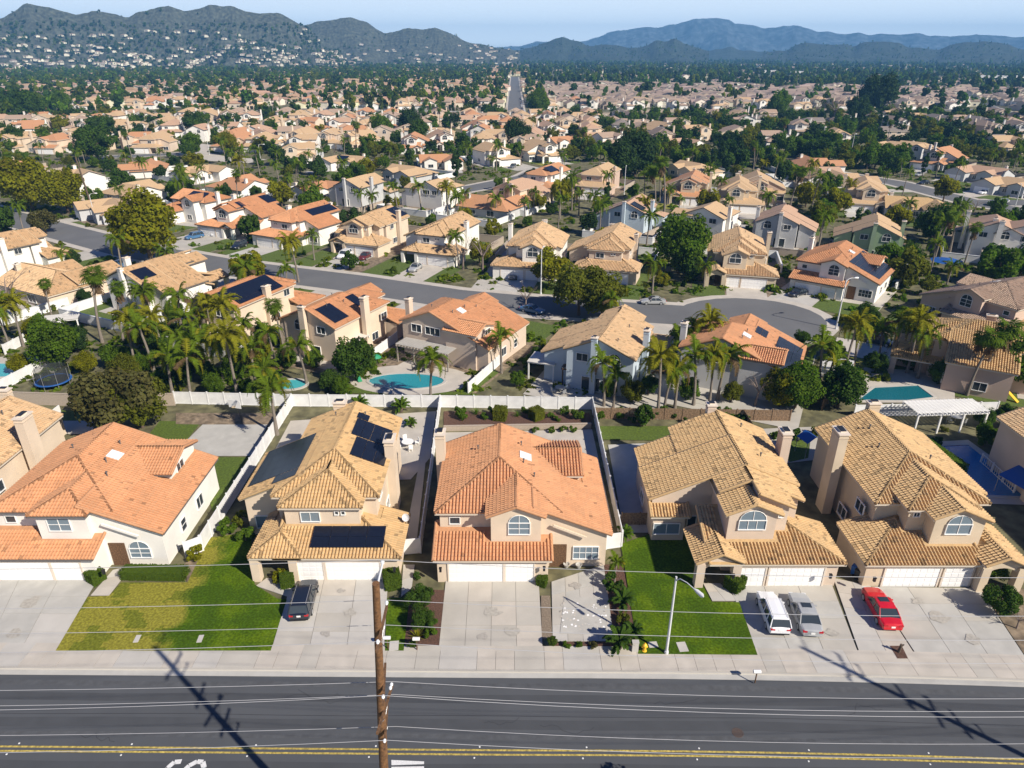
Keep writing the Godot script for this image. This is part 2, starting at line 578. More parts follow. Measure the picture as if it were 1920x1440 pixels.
func plan(which: String) -> Dictionary:
	match which:
		"A", "G":
			var low := which == "G"   # the same house with a hipped front and its arched window below
			return {"wings": [
			W("z", -2.25, 8.2, 5.85, 5.85, -6.6, 5.95, .41, "h", "g"), W("z", -.64, 7.45, 2.7, 2.7, -5.8, 7.3, .41, "h" if low else "g"), W("z", .9, 6.88, 0, 7.3, -6.55, 6.6, .41),
			W("x", 5.0, 4.2, 0, 3.9, -8.1, 2.6, .36), W("x", -4.0, 6.8, 3.0, 3.5, .2, 6.1, .33)],
			"garage": [[-4.28, 8.45, 4.9], [-.3, 8.45, 2.55]],
			"windows": ([[-.9, 5.15, 6.86, 2.0, 1.35, 0, false, 2, 2], [5.4, 1.45, 6.31, 1.9, 1.0, 0, true, 2, 2]] if low else [[-.35, 4.95, 7.0, 1.9, 1.2, 0, true, 2, 2], [5.9, 1.65, 6.31, 2.3, 1.35, 0, false, 4, 2]]) + [[-6.3, 4.75, 5.5, .9, .7, 0, false, 1, 1], [7.79, 1.8, 2.4, 1.0, 1.3, 90, false, 1, 2], [7.79, 1.8, -1.5, 1.4, 1.3, 90, false, 2, 1], [5.81, 5.2, -3.0, 1.5, 1.0, 90, false, 2, 1],
				[-5.0, 5.0, -6.32, 1.8, 1.2, 180, false, 2, 1], [-2.0, 5.0, -6.32, 2.6, 1.2, 180, false, 3, 1], [4.2, 1.5, -6.27, 2.4, 1.7, 180, false, 2, 1], [2.2, 4.8, -6.27, .8, .9, 180, false, 1, 1], [-7.69, 4.8, 0, 1.2, 1.0, -90, false, 2, 1]],
			"door": [[3.35, 6.32, 1.5, 2.6]], "chimney": [] if low else [[-8.35, -3.6, 1.0, 1.5, 9.2]], "skylight": [[0, 1.0, .6, -1.6]], "vents": [[0, 1.0, 2.4, -.3], [0, 1.0, 3.4, 1.6], [0, 1.0, 2.2, -3.5], [0, -1.0, 2.2, -2.7]], "band": [[3.4, 4.3, 6.75, 4.6]], "drive": [-4.6, 6.6]}
		"B": return {"wings": [
			W("z", .4, 8.35, 5.1, 5.1, -11.4, 3.9, .43, "h", "g"), W("z", -2.0, 7.3, 6.7, 0, -6.8, 1.8, .43), W("z", .3, 7.75, 3.9, 3.9, -2.0, 5.5, .43, "h", "g"),
			W("x", 2.0, 5.04, 0, 6.6, -3.6, 8.0, .34, "h", "g", {"c0": 1.4}), W("z", -3.4, 3.9, 2.4, 2.4, 2.0, 8.6, .45, "h", "g", {"open": true})],
			"garage": [[-.5, 8.2, 2.5], [3.5, 8.2, 4.9]],
			"windows": [[-.8, 4.85, 5.09, 1.7, 1.0, 0, false, 2, 1], [1.7, 5.3, 5.09, .3, .35, 0, false, 1, 1], [2.3, 5.3, 5.09, .3, .35, 0, false, 1, 1], [-6.3, 1.6, 1.53, 2.4, 1.4, 0, false, 2, 1], [5.08, 5.2, 1.6, 1.4, 1.1, 90, false, 2, 1], [5.08, 1.6, -1.5, 1.4, 1.2, 90, false, 2, 1],
				[-1.6, 5.2, -11.12, 1.6, 1.1, 180, false, 2, 1], [2.2, 5.1, -11.12, 1.6, 1.1, 180, true, 2, 1], [2.0, 1.3, -11.12, 2.4, 2.0, 180, false, 2, 1], [-8.28, 1.6, -3, 1.6, 1.2, -90, false, 2, 1]],
			"door": [[-2.75, 5.1, 1.2, 2.4]], "chimney": [[5.5, -3.4, 1.0, 1.9, 8.6], [-1.4, -11.5, 1.5, .9, 8.6]], "skylight": [], "vents": [[0, 1.0, 1.5, -9.2], [0, -1.0, 1.8, -9.4]], "posts": [[-5.4, 8.1], [-1.9, 8.1]], "band": [], "drive": [2.2, 7.6]}
		"C": return {"wings": [
			W("z", -.1, 8.35, 5.0, 5.4, -9.4, -3.8, .44), W("z", -.12, 8.4, 9.0, 5.4, -3.85, 1.8, .44), W("z", -5.0, 6.15, 4.0, 0, -7.8, -3.75, .44), W("z", -.3, 8.26, 2.9, 5.2, 1.7, 4.2, .44),
			W("z", -.75, 7.65, 2.6, 2.6, -2, 7.2, .44), W("z", -.3, 8.2, 0, 3.5, 4.1, 6.3, .44), W("x", 3.4, 4.84, 0, 6.0, -4.9, 7.3, .34, "h", "g", {"c0": 2.6}), W("z", -3.85, 3.95, 2.3, 2.0, 4.5, 9.45, .46, "g", "g", {"open": true}), W("x", 1.2, 4.0, 0, 1.8, -9.0, -5.2, .44)],
			"garage": [[-.95, 9.0, 2.5], [3.15, 9.0, 4.9]],
			"windows": [[-.75, 5.3, 6.92, 2.4, .95, 0, true, 3, 1], [-7.3, 1.6, 2.62, 2.5, 1.2, 0, false, 2, 1], [2.1, 5.7, 6.02, .35, .35, 0, false, 2, 1], [5.0, 5.2, -1.0, 1.4, 1.1, 90, false, 2, 1], [5.0, 1.6, -2.0, 1.6, 1.2, 90, false, 2, 1],
				[-2.4, 5.2, -9.12, 1.6, 1.1, 180, false, 2, 1], [2.2, 5.1, -9.12, 1.7, 1.0, 180, true, 2, 1], [-1.0, 1.3, -9.12, 2.6, 2.0, 180, false, 2, 1], [-8.7, 1.5, -3, 1.6, 1.2, -90, false, 2, 1], [-4.58, 1.3, 1.53, .8, 2.0, 0, false, 1, 1]],
			"door": [[-3.0, 4.0, 1.2, 2.3]], "chimney": [[5.5, -3.8, 1.0, 1.6, 9.2], [-.6, -9.6, 1.0, 1.0, 9.3]], "skylight": [], "vents": [[1, 1.0, 2.4, -1.2], [0, 1.0, 2.2, -7.2]], "posts": [[-5.6, 9.0], [-2.35, 9.0]], "arch": [[-3.97, 9.12, 4.1]], "band": [], "drive": [1.3, 8.2]}
		"D": return {"wings": [
			W("z", .5, 8.35, 5.4, 5.4, -9.6, 4.7, .44, "h", "g"), W("z", 3.5, 7.0, 0, 3.5, -9.5, 2.4, .44), W("z", .5, 7.95, 3.3, 3.3, -4, 6.4, .44, "h", "g"), W("z", 1.2, 7.5, 2.4, 3.0, 0, 7.7, .44),
			W("x", 3.4, 4.87, 0, 6.1, -7.3, 3.4, .34, "g", "h"), W("z", 4.9, 3.95, 1.9, 2.3, 4, 10.0, .46, "g", "g", {"open": true})],
			"garage": [[-2.65, 9.05, 4.9], [1.5, 9.05, 2.5]],
			"windows": [[1.45, 5.2, 7.42, 2.2, 1.0, 0, true, 2, 1], [-1.7, 5.8, 6.0, .5, .4, 0, false, 2, 1], [-4.95, 4.2, 2.6, 1.5, 1.1, -90, false, 2, 1], [-4.95, 1.6, -.2, 1.6, 1.2, -90, false, 2, 1], [6.6, 1.6, -3.0, 1.6, 1.2, 90, false, 2, 1],
				[-1.9, 5.2, -9.32, 1.6, 1.1, 180, false, 2, 1], [2.4, 5.1, -9.32, 1.7, 1.0, 180, true, 2, 1], [0, 1.3, -9.32, 2.6, 2.0, 180, false, 2, 1]],
			"door": [[4.4, 5.9, 1.2, 2.3]], "chimney": [[-5.6, -2.8, 1.0, 1.9, 9.8], [1.1, -9.8, 1.3, .9, 9.4]], "skylight": [], "vents": [[0, -1.0, 1.3, -6.2], [0, -1.0, 1.9, -2.8], [0, 1.0, 2.2, -.7]], "posts": [[3.4, 9.5], [6.6, 9.5]], "arch": [[5.0, 9.62, 4.1]], "band": [], "drive": [-1.2, 7.8]}
		"E": return {"wings": [  # long and low, ridge across the lot, a gable to the street
			W("x", -1.0, 5.2, 6.4, 6.4, -9.0, 9.0, .40, "g", "h"), W("z", -4.6, 5.0, 4.2, 4.2, -1.0, 9.2, .40), W("z", 4.6, 4.6, 3.0, 3.0, 0, 6.6, .40)],
			"garage": [[-4.6, 8.9, 4.9]], "windows": [[4.6, 1.5, 6.3, 2.0, 1.2, 0, false, 2, 1], [.8, 1.5, 5.05, 1.2, 1.3, 0, false, 2, 1], [8.7, 1.6, -1, 1.6, 1.1, 90, false, 2, 1], [-3, 1.4, -7.0, 2.4, 1.6, 180, false, 2, 1], [3, 1.4, -7.0, 1.6, 1.1, 180, false, 2, 1]],
			"door": [[2.0, 5.1, 1.1, 2.2]], "chimney": [[7.0, -3.0, 1.0, 1.4, 6.4]], "skylight": [], "vents": [[0, 1.0, 2.0, 5.0], [0, -1.0, 2.0, 3.0]], "band": [], "drive": [-4.6, 6.0]}
		_: return {"wings": [  # F: two storeys, ridge across, garage wing in front
			W("x", -2.0, 7.6, 5.0, 5.0, -7.4, 7.4, .42, "h", "g"), W("z", 2.6, 7.3, 3.0, 3.0, -2, 5.2, .42), W("z", -3.6, 4.9, 4.0, 4.0, 1.5, 9.0, .42, "h", "g")],
			"garage": [[-3.6, 8.6, 4.9]], "windows": [[2.6, 5.0, 4.9, 1.8, 1.0, 0, true, 2, 1], [2.6, 1.5, 4.9, 2.0, 1.3, 0, false, 2, 1], [-4.6, 5.3, 2.6, 1.4, .8, 0, false, 2, 1], [7.1, 4.9, -2, 1.6, 1.0, 90, false, 2, 1], [7.1, 1.6, -3, 1.6, 1.1, 90, false, 2, 1], [-4, 4.9, -6.6, 1.8, 1.1, 180, false, 2, 1], [1, 4.9, -6.6, 1.8, 1.1, 180, false, 2, 1], [0, 1.3, -6.6, 2.6, 1.9, 180, false, 2, 1]],
			"door": [[.1, 2.9, 1.1, 2.2]], "chimney": [[7.7, -1.6, 1.0, 1.5, 8.6]], "skylight": [], "vents": [[0, 1.0, 2.0, 3.5], [0, -1.0, 2.0, -3.0]], "band": [], "drive": [-3.6, 6.0]}

# near: 0 every tile and panel, 1 tiles and windows, 2 plain roof with windows, 3 walls, roof and chimney
func make_house(which: String, mirror: bool, roof: String, wall: String, near: int) -> Node3D:
	var o := Node3D.new()
	o.name = "house"
	var p := plan(which)
	var mx := -1.0 if mirror else 1.0
	var wings := []
	for w in p.wings: wings.append(mirrored(w) if mirror else w)
	var key := "house%s%s%d" % [which, mirror, near]
	if not meshes.has(key):
		var walls := MB.new()
		var top := MB.new()
		var edge := MB.new()
		var caps: MB = MB.new() if near < 2 else null
		for i in wings.size():
			wing_walls(wings[i], i, walls)
			wing_roof(wings[i], top, edge, caps)
		for q in p.get("posts", []):
			walls.box(Vector3(q[0] * mx, 1.35, q[1]), Vector3(.75, 2.7, .75))
		for q in p.get("arch", []):
			var n := 10
			for i in n:
				var u0 := -1.0 + 2.0 * i / n
				var u1 := -1.0 + 2.0 * (i + 1) / n
				var hw: float = q[2] / 2
				var r := hw - .55
				var y0 := 1.5 + 1.1 * sqrt(maxf(0, 1.0 - pow(u0 * hw / r, 2)))
				var y1 := 1.5 + 1.1 * sqrt(maxf(0, 1.0 - pow(u1 * hw / r, 2)))
				var t0 := 3.5 - absf(u0) * hw * .46
				var t1 := 3.5 - absf(u1) * hw * .46
				var a := Vector3(q[0] * mx + u0 * hw, 0, q[1])
				var b := Vector3(q[0] * mx + u1 * hw, 0, q[1])
				for dz in [0.0, -.3]:
					walls.poly([a + Vector3(0, y0, dz), b + Vector3(0, y1, dz), b + Vector3(0, t1, dz), a + Vector3(0, t0, dz)], Vector3(0, 0, 1 if dz == 0.0 else -1))
				walls.poly([a + Vector3(0, y0, 0), b + Vector3(0, y1, 0), b + Vector3(0, y1, -.3), a + Vector3(0, y0, -.3)], Vector3.DOWN)
		meshes[key] = [walls.mesh(), top.mesh(), edge.mesh(), caps.mesh() if caps else null, tile_places(wings) if near < 2 else []]
	var m: Array = meshes[key]
	part("wall", m[0], mats["wall_" + wall], o)
	var rf := part("roof", m[1], mats["roof_" + roof], o)
	part("fascia", m[2], mats.fascia_dark if wall in ["white", "grey", "blue", "green"] else mats.fascia_cream, rf)
	if near < 2:
		part("ridge_tile", m[3], mats["roof_" + roof], rf).set_meta("kind", "stuff")
		if not meshes.has("tile"): meshes.tile = tile_mesh()
		var tk := "%s%stints" % [key, roof]
		if not meshes.has(tk): meshes[tk] = tile_tints(m[4], key.hash(), .03 if roof in ["orange", "rose"] else .15)
		many("roof_tile", meshes.tile, mats["tile_" + roof], m[4], meshes[tk], rf)
	for q in p.windows:
		if near == 3 and (q[3] < 1.0 or absf(q[5]) == 90.0): continue
		window(o, Vector3(q[0] * mx, q[1], q[2]), q[3], q[4], q[5] * mx, q[6], q[7], q[8], "white", "glass_pale" if near == 0 and q[5] == 0 and q[3] > 1.0 else "glass")
	for q in p.garage:
		if near < 2: garage_door(o, Vector3(q[0] * mx, 0, q[1]), q[2])
		else:
			var k := "far_door%.1f" % q[2]
			if not meshes.has(k):
				var d := MB.new()
				d.box(Vector3(0, 1.06, .03), Vector3(q[2], 2.12, .1))
				meshes[k] = d.mesh()
			part("garage_door", meshes[k], mats.door_white, o, Vector3(q[0] * mx, 0, q[1]))
	if near < 3:
		for q in p.door:
			var k := "door%.1f" % q[2]
			if not meshes.has(k):
				var d := MB.new()
				d.box(Vector3(0, q[3] / 2, .02), Vector3(q[2], q[3], .08))
				meshes[k] = d.mesh()
			part("door", meshes[k], mats.wood, o, Vector3(q[0] * mx, 0, q[1]))
	for i in p.chimney.size():
		if near == 3 and i > 0: continue
		var q = p.chimney[i]
		var slim := near > 0
		chimney(o, Vector3(q[0] * mx * (.985 if slim else 1.0), 0, q[1]), q[2] * (.8 if slim else .92), q[3] * (.68 if slim else .9), q[4] - (.75 if slim else .3), wall)
	if near < 2:
		for q in p.skylight:
			var w: Dictionary = wings[q[0]]
			var sd: float = q[1] * mx
			var x: float = w.rx + sd * q[2]
			var d := Vector3(sd, -w.p, 0).normalized()
			var s := MB.new()
			s.box(Vector3.ZERO, Vector3(1.25, .16, 1.25))
			part("skylight", s.mesh(), mats.skylight, o, Vector3(x + sd * 2.0, w.h - w.p * (q[2] + 2.0) + .17, q[3]), Basis(d, Vector3(0, 0, 1).cross(d), Vector3(0, 0, 1)))
		for q in p.vents:
			var w: Dictionary = wings[q[0]]
			var x: float = q[2] * q[1] * mx
			var at := L(w, w.rx + x, w.h - w.p * absf(x), q[3] * (mx if w.ax == "x" else 1.0))
			var v := MB.new()
			v.tube([Vector3(0, -.1, 0), Vector3(0, .55, 0)], [.06], 6)
			v.tube([Vector3(0, .5, 0), Vector3(0, .62, 0)], [.1], 6)
			part("vent_pipe", v.mesh(), mats.fascia_dark, o, at)
	for q in p.band:
		if near < 2:
			var b := MB.new()
			b.box(Vector3.ZERO, Vector3(3.4, .22, .16), Basis(Vector3(0, 0, 1), -.42 * mx))
			part("stucco_band", b.mesh(), mats["wall_" + wall], o, Vector3(q[0] * mx + .9 * mx, q[1], q[2] - .1))
	return o

func house(at: Vector2, deg: float, which: String, mirror: bool, roof: String, wall: String, near: int, label: String, group := "", arrays := []) -> Node3D:
	var key := "%s%s%s%s%d" % [which, mirror, roof, wall, near]
	var o: Node3D
	if not house_protos.has(key):
		o = make_house(which, mirror, roof, wall, near)
		house_protos[key] = o
	o = house_protos[key].duplicate()
	o.name = numbered("house")
	add_child(o)
	o.position = Vector3(at.x, 0, at.y)
	o.rotation.y = deg_to_rad(deg)
	tag(o, label, "house", group)
	var p := plan(which)
	for s in arrays:
		solar(o, mirrored(p.wings[s[0]]) if mirror else p.wings[s[0]], s[1], s[2], s[3], s[4], s[5], mirror)
	blocked.append([at.x, at.y, 10.5])
	return o

func local(at: Vector2, deg: float, x: float, z: float) -> Vector2:
	var a := deg_to_rad(deg)
	return Vector2(at.x + x * cos(a) + z * sin(a), at.y - x * sin(a) + z * cos(a))

var layer := 0
# a flat sheet of ground a few millimetres above what lies under it
func sheet(called: String, pts: Array, material: String, y := 0.03) -> MeshInstance3D:
	layer += 1
	var m := MB.new()
	m.slab(PackedVector2Array(pts), y + (layer % 60) * 0.0009, y + (layer % 60) * 0.0009)
	return struct(called, m, mats[material])


# ---------------------------------------------------------------- plants
# leaves gathered in uneven lumps round a centre: quads of a given size, lighter and darker by lump and by leaf
func crown(seed_: int, size: Vector3, lumps: int, leaves: int, leaf: float, gap := 0.25, box := false) -> ArrayMesh:
	var r := RandomNumberGenerator.new()
	r.seed = seed_
	var mb := MB.new()
	var cs := []
	for i in lumps:
		var d := Vector3(r.randfn(), r.randfn() * .8 + .15, r.randfn()).normalized()
		var k := r.randf_range(.45, .85)
		if box: cs.append([Vector3(r.randf_range(-1, 1), r.randf_range(-1, 1), r.randf_range(-1, 1)) * size * .8, r.randf_range(.18, .3), r.randf_range(.75, 1.1)])
		else: cs.append([d * size * k, r.randf_range(.26, .46) * (1.15 - .4 * k), r.randf_range(.62, 1.15)])
	var rad := pow(size.x * size.y * size.z, 1.0 / 3.0)
	for i in leaves:
		var c = cs[r.randi() % cs.size()]
		var d := Vector3(r.randfn(), r.randfn(), r.randfn()).normalized()
		var at: Vector3
		if box:
			var q := Vector3(r.randf_range(-1, 1), r.randf_range(-1, 1), r.randf_range(-1, 1))
			var k := r.randi() % 3
			q[k] = signf(q[k]) * r.randf_range(.93, 1.0)
			at = q * size; d = Vector3.ZERO; d[k] = signf(q[k])
		else:
			at = c[0] + d * rad * c[1] * pow(r.randf(), gap)
		var nrm := (d + Vector3(r.randfn(), r.randfn() + .4, r.randfn()) * .55).normalized()
		var s := nrm.cross(Vector3(r.randfn(), r.randfn(), r.randfn())).normalized()
		var t := nrm.cross(s)
		var l := leaf * r.randf_range(.6, 1.35)
		var sh: float = c[2] * r.randf_range(.75, 1.25)
		mb.col = Color(sh * r.randf_range(.92, 1.12), sh, sh * r.randf_range(.8, 1.1))
		mb.tri(at - s * l * .5, at + t * l * .55, at + s * l * .5)
		mb.tri(at - s * l * .5, at + s * l * .5, at - t * l * .5 + nrm * l * .12)
	return mb.mesh()

func limbs(seed_: int, h: float, r0: float, spread: float, count := 5, twigs := 0) -> ArrayMesh:
	var r := RandomNumberGenerator.new()
	r.seed = seed_
	var mb := MB.new()
	var top := Vector3(r.randf_range(-.3, .3), h * .45, r.randf_range(-.3, .3))
	mb.tube([Vector3(0, -.1, 0), Vector3(top.x * .3, h * .2, top.z * .3), top], [r0, r0 * .8, r0 * .65], 8)
	for i in count:
		var w := TAU * (i + r.randf() * .6) / count
		var e := Vector3(cos(w) * spread, h * r.randf_range(.7, .98), sin(w) * spread)
		var m := top.lerp(e, .5) + Vector3(0, h * .05, 0)
		mb.tube([top, m, e], [r0 * .5, r0 * .32, r0 * .1], 5)
		for k in twigs:
			var s := top.lerp(e, r.randf_range(.35, 1.0))
			var d := Vector3(cos(w) + r.randfn() * .6, r.randf_range(.3, 1.2), sin(w) + r.randfn() * .6).normalized()
			var q := s + d * h * r.randf_range(.12, .26)
			mb.tube([s, q], [r0 * .11, r0 * .035], 3, false)
			for g in 3:
				var s2 := s.lerp(q, r.randf_range(.4, 1.0))
				mb.tube([s2, s2 + (d + Vector3(r.randfn(), r.randfn(), r.randfn()) * .7).normalized() * h * r.randf_range(.06, .13)], [r0 * .05, r0 * .025], 3, false)
	return mb.mesh()

# a feather leaf that arches out along +z
func feather(seed_: int, length: float, rise: float, droop: float, pairs := 26, leaf := .62) -> ArrayMesh:
	var r := RandomNumberGenerator.new()
	r.seed = seed_
	var mb := MB.new()
	var pts := []
	for i in 9:
		var t := i / 8.0
		pts.append(Vector3(0, length * (rise * t - droop * t * t * t), length * (t * .95 - .22 * t * t)))
	mb.col = Color(1.3, 1.15, .8)
	mb.tube(pts, [.05, .045, .04, .035, .03, .025, .02, .015, .01], 4, false)
	for i in pairs:
		var t := .14 + .86 * i / pairs
		var f := t * 8.0
		var k := mini(int(f), 7)
		var p: Vector3 = pts[k].lerp(pts[k + 1], f - k)
		var d: Vector3 = (pts[k + 1] - pts[k]).normalized()
		var l := leaf * length / 3.0 * (sin(PI * clampf(t * .86 + .12, 0, 1)) * .8 + .25)
		for s in [-1.0, 1.0]:
			var sh := r.randf_range(.7, 1.25)
			mb.col = Color(sh, sh, sh * .9)
			var e: Vector3 = p + (Vector3(s, r.randf_range(-.75, .05), .45) + d * .3).normalized() * l
			mb.tri(p - d * .085, p + d * .085, e)
	return mb.mesh()

func fan_leaf(seed_: int, length: float) -> ArrayMesh:
	var r := RandomNumberGenerator.new()
	r.seed = seed_
	var mb := MB.new()
	var hub := Vector3(0, length * .22, length * .5)
	mb.col = Color(1.2, 1.1, .8)
	mb.tube([Vector3.ZERO, hub * .55 + Vector3(0, .06, 0), hub], [.035, .03, .025], 4, false)
	var n := 15
	for i in n:
		var w := lerpf(-2.1, 2.1, i / float(n - 1))
		var l := length * .62 * (1.0 - .16 * absf(w) / 2.1) * r.randf_range(.9, 1.1)
		var d := Vector3(sin(w), r.randf_range(-.2, .1) - .1, cos(w)).normalized()
		var s := Vector3(cos(w), 0, -sin(w)) * .085 * length / 1.6
		var sh := r.randf_range(.7, 1.25)
		mb.col = Color(sh, sh, sh * .95)
		var m: Vector3 = hub + d * l * .6
		mb.tri(hub, m - s, m + s)
		mb.tri(m - s, m + d * l * .4 + Vector3(0, -l * .16, 0), m + s)
	return mb.mesh()

func spear(length: float) -> ArrayMesh:
	var mb := MB.new()
	var prev := [Vector3(-.035, 0, 0), Vector3(.035, 0, 0)]
	for i in range(1, 4):
		var t := i / 3.0
		var w := .05 * (1.0 - t * t) + .003
		var y := length * (.75 * t - .25 * t * t)
		var q := [Vector3(-w, y, length * t * .75), Vector3(w, y, length * t * .75)]
		mb.quad(prev[0], prev[1], q[1], q[0])
		prev = q
	return mb.mesh()

var plants := {}

func broadleaf(kind: String, seed_: int, h: float, r: float, lumps: int, leaves: int, leaf: float, low := .22, bare := false) -> Node3D:
	var o := Node3D.new()
	o.name = kind
	var rr := r
	var hy := h * (1.0 - low) / 2.0
	part("trunk", limbs(seed_, h * .8, .045 * h * .5 + .06, r * .55, 5, 6 if bare else 0), mats.twig if bare else mats.bark, o)
	if not bare: part("crown", crown(seed_, Vector3(rr, hy, rr) * .9, lumps, leaves, leaf), mats.leaf_mid, o, Vector3(0, h * low + hy, 0))
	return o

func palm(kind: String, seed_: int, h: float, fronds: int, whole: bool) -> Node3D:
	var r := RandomNumberGenerator.new()
	r.seed = seed_
	var o := Node3D.new()
	o.name = kind
	var lean := Vector3(r.randf_range(-.12, .12) * h, 0, r.randf_range(-.12, .12) * h)
	var t := MB.new()
	var path := []
	for i in 7:
		var k := i / 6.0
		path.append(Vector3(0, h * k - .1, 0) + lean * k * k)
	var fan := kind.begins_with("fan")
	t.tube(path, [.27 if fan else .22, .2, .17, .16, .15, .15, .17] if fan else [.24, .19, .16, .15, .14, .13, .16], 8)
	part("trunk", t.mesh(), mats.palm_bark, o)
	var top: Vector3 = path[-1]
	var kinds := []
	for i in 4:
		if fan: kinds.append(fan_leaf(seed_ + i, 1.75))
		else: kinds.append(feather(seed_ + i, 3.05, [.95, .62, .3, .75][i], [.55, .85, .95, 1.0][i]))
	var all := MB.new()
	for i in fronds:
		var lift := i / float(fronds)
		var w := i * 2.4 + r.randf_range(-.3, .3)
		var pitch := lerpf(-1.0, 0.75, lift) if fan else lerpf(-.45, .6, lift) - (.0 if i % 3 else .25)
		var b := Basis(Vector3.UP, w) * Basis(Vector3.RIGHT, -pitch)
		var m: ArrayMesh = kinds[i % kinds.size()]
		if whole:
			var a := m.surface_get_arrays(0)
			var vv: PackedVector3Array = a[Mesh.ARRAY_VERTEX]
			for k in vv.size(): all.v.append(top + b * vv[k])
			var nn: PackedVector3Array = a[Mesh.ARRAY_NORMAL]
			for k in nn.size(): all.n.append(b * nn[k])
			all.c.append_array(a[Mesh.ARRAY_COLOR])
		else:
			part("frond", m, mats.frond_fan if fan else mats.frond if i > 2 and i % 6 else mats.frond_dead if i < 2 else mats.frond_yellow, o, top, b.scaled(Vector3.ONE * r.randf_range(.8, 1.12)))
	if whole: part("crown", all.mesh(), mats.frond_fan if fan else mats.frond, o)
	if fan:
		var sk := MB.new()
		for i in 70:
			var w := r.randf() * TAU
			var y := r.randf_range(-2.0, -.2)
			var q := top + Vector3(cos(w) * .2, y, sin(w) * .2)
			var e := q + Vector3(cos(w) * r.randf_range(.35, .7), -r.randf_range(.6, 1.1), sin(w) * r.randf_range(.35, .7))
			var s := Vector3(-sin(w), 0, cos(w)) * .16
			var sh := r.randf_range(.6, 1.2)
			sk.col = Color(sh, sh, sh)
			sk.tri(q, e - s, e + s)
		part("dead_leaves", sk.mesh(), mats.frond_dead, o)
	return o

func make_plants() -> void:
	for i in 3:
		plants["round%d" % i] = broadleaf("broadleaf_tree", 11 + i, 7.5, 3.6, 52, 9500, .30, .0)
		plants["spread%d" % i] = broadleaf("broadleaf_tree", 31 + i, 7.0, 4.4, 36, 8000, .32, .12)
		plants["mid%d" % i] = broadleaf("broadleaf_tree", 51 + i, 7.0, 3.6, 24, 2600, .48, .04)
		plants["far%d" % i] = broadleaf("broadleaf_tree", 71 + i, 7.5, 3.9, 18, 900, .85, .02)
	plants["bare0"] = broadleaf("bare_tree", 91, 6.5, 3.4, 5, 0, .1, .3, true)
	plants["bare1"] = broadleaf("bare_tree", 92, 6.5, 3.0, 5, 0, .1, .3, true)
	for i in 2:
		var o := Node3D.new(); o.name = "cypress_tree"
		part("trunk", limbs(5, 3.0, .2, .3, 3), mats.bark, o)
		part("crown", crown(101 + i, Vector3(.85, 4.2, .85), 26, 1500, .42), mats.leaf_pine, o, Vector3(0, 4.7, 0))
		plants["cypress%d" % i] = o
		plants["queen_far%d" % i] = palm("queen_palm", 241 + i, 6.5 + i * 2.0, 18, true)
		plants["fan_far%d" % i] = palm("fan_palm", 261 + i, 10.0 + i * 2.0, 22, true)
		o = Node3D.new(); o.name = "shrub"
		part("foliage", crown(121 + i, Vector3(.62, .5, .62), 12, 900, .13), mats.leaf_mid, o, Vector3(0, .52, 0))
		var st := MB.new(); st.tube([Vector3(0, -.05, 0), Vector3(0, .4, 0)], [.05, .03], 5)
		part("stem", st.mesh(), mats.bark, o)
		plants["shrub%d" % i] = o
	for i in 4: plants["queen%d" % i] = palm("queen_palm", 201 + i * 3, [5.0, 6.2, 7.2, 5.6][i], [23, 19, 26, 16][i], false)
	for i in 3: plants["fan%d" % i] = palm("fan_palm", 221 + i, 9.0 + i, [26, 22, 30][i], false)
	var c := Node3D.new(); c.name = "clipped_shrub"
	part("foliage", crown(141, Vector3(.5, .5, .5), 10, 1500, .1, .25, true), mats.leaf_clip, c, Vector3(0, .5, 0))
	var core := MB.new(); core.box(Vector3(0, .5, 0), Vector3(.86, .9, .86))
	part("inner_twigs", core.mesh(), mats.leaf_clip, c)
	plants["clip"] = c
	var ball := Node3D.new(); ball.name = "clipped_shrub"
	part("foliage", crown(151, Vector3(.36, .36, .36), 22, 1500, .09, .12), mats.leaf_clip, ball, Vector3(0, .5, 0))
	plants["ball"] = ball
	var sago := Node3D.new(); sago.name = "sago_palm"
	var tr := MB.new(); tr.tube([Vector3(0, -.05, 0), Vector3(0, .55, 0)], [.2, .17], 8)
	part("trunk", tr.mesh(), mats.bark, sago)
	var fl := [feather(301, 1.25, .7, .45, 20, .55), feather(302, 1.3, .35, .5, 20, .55)]
	for i in 20: part("frond", fl[i % 2], mats.leaf_mid, sago, Vector3(0, .5, 0), Basis(Vector3.UP, i * 2.4) * Basis(Vector3.RIGHT, -lerpf(-.2, .7, i / 20.0)))
	plants["sago"] = sago
	var ag := Node3D.new(); ag.name = "spiky_plant"
	var sp := spear(1.1)
	for i in 26: part("leaf", sp, mats.frond, ag, Vector3(0, .05, 0), Basis(Vector3.UP, i * 2.4) * Basis(Vector3.RIGHT, -lerpf(-.3, .8, i / 26.0)))
	plants["spiky"] = ag

func plant(which: String, at: Vector2, label: String, category: String, group := "", size := 1.0, material := "", turn := -1.0, y := 0.0) -> Node3D:
	var o: Node3D = plants[which].duplicate()
	o.name = numbered(str(plants[which].name))
	add_child(o)
	o.position = Vector3(at.x, y, at.y)
	o.rotation.y = turn if turn >= 0.0 else rng.randf() * TAU
	o.scale = Vector3(1, 1, 1) * size
	if material:
		for q in o.get_children():
			if str(q.name).begins_with("crown") or str(q.name).begins_with("foliage") or str(q.name).begins_with("inner") or str(q.name).begins_with("frond") or str(q.name).begins_with("leaf"): q.material_override = mats[material]
	tag(o, label, category, group)
	return o

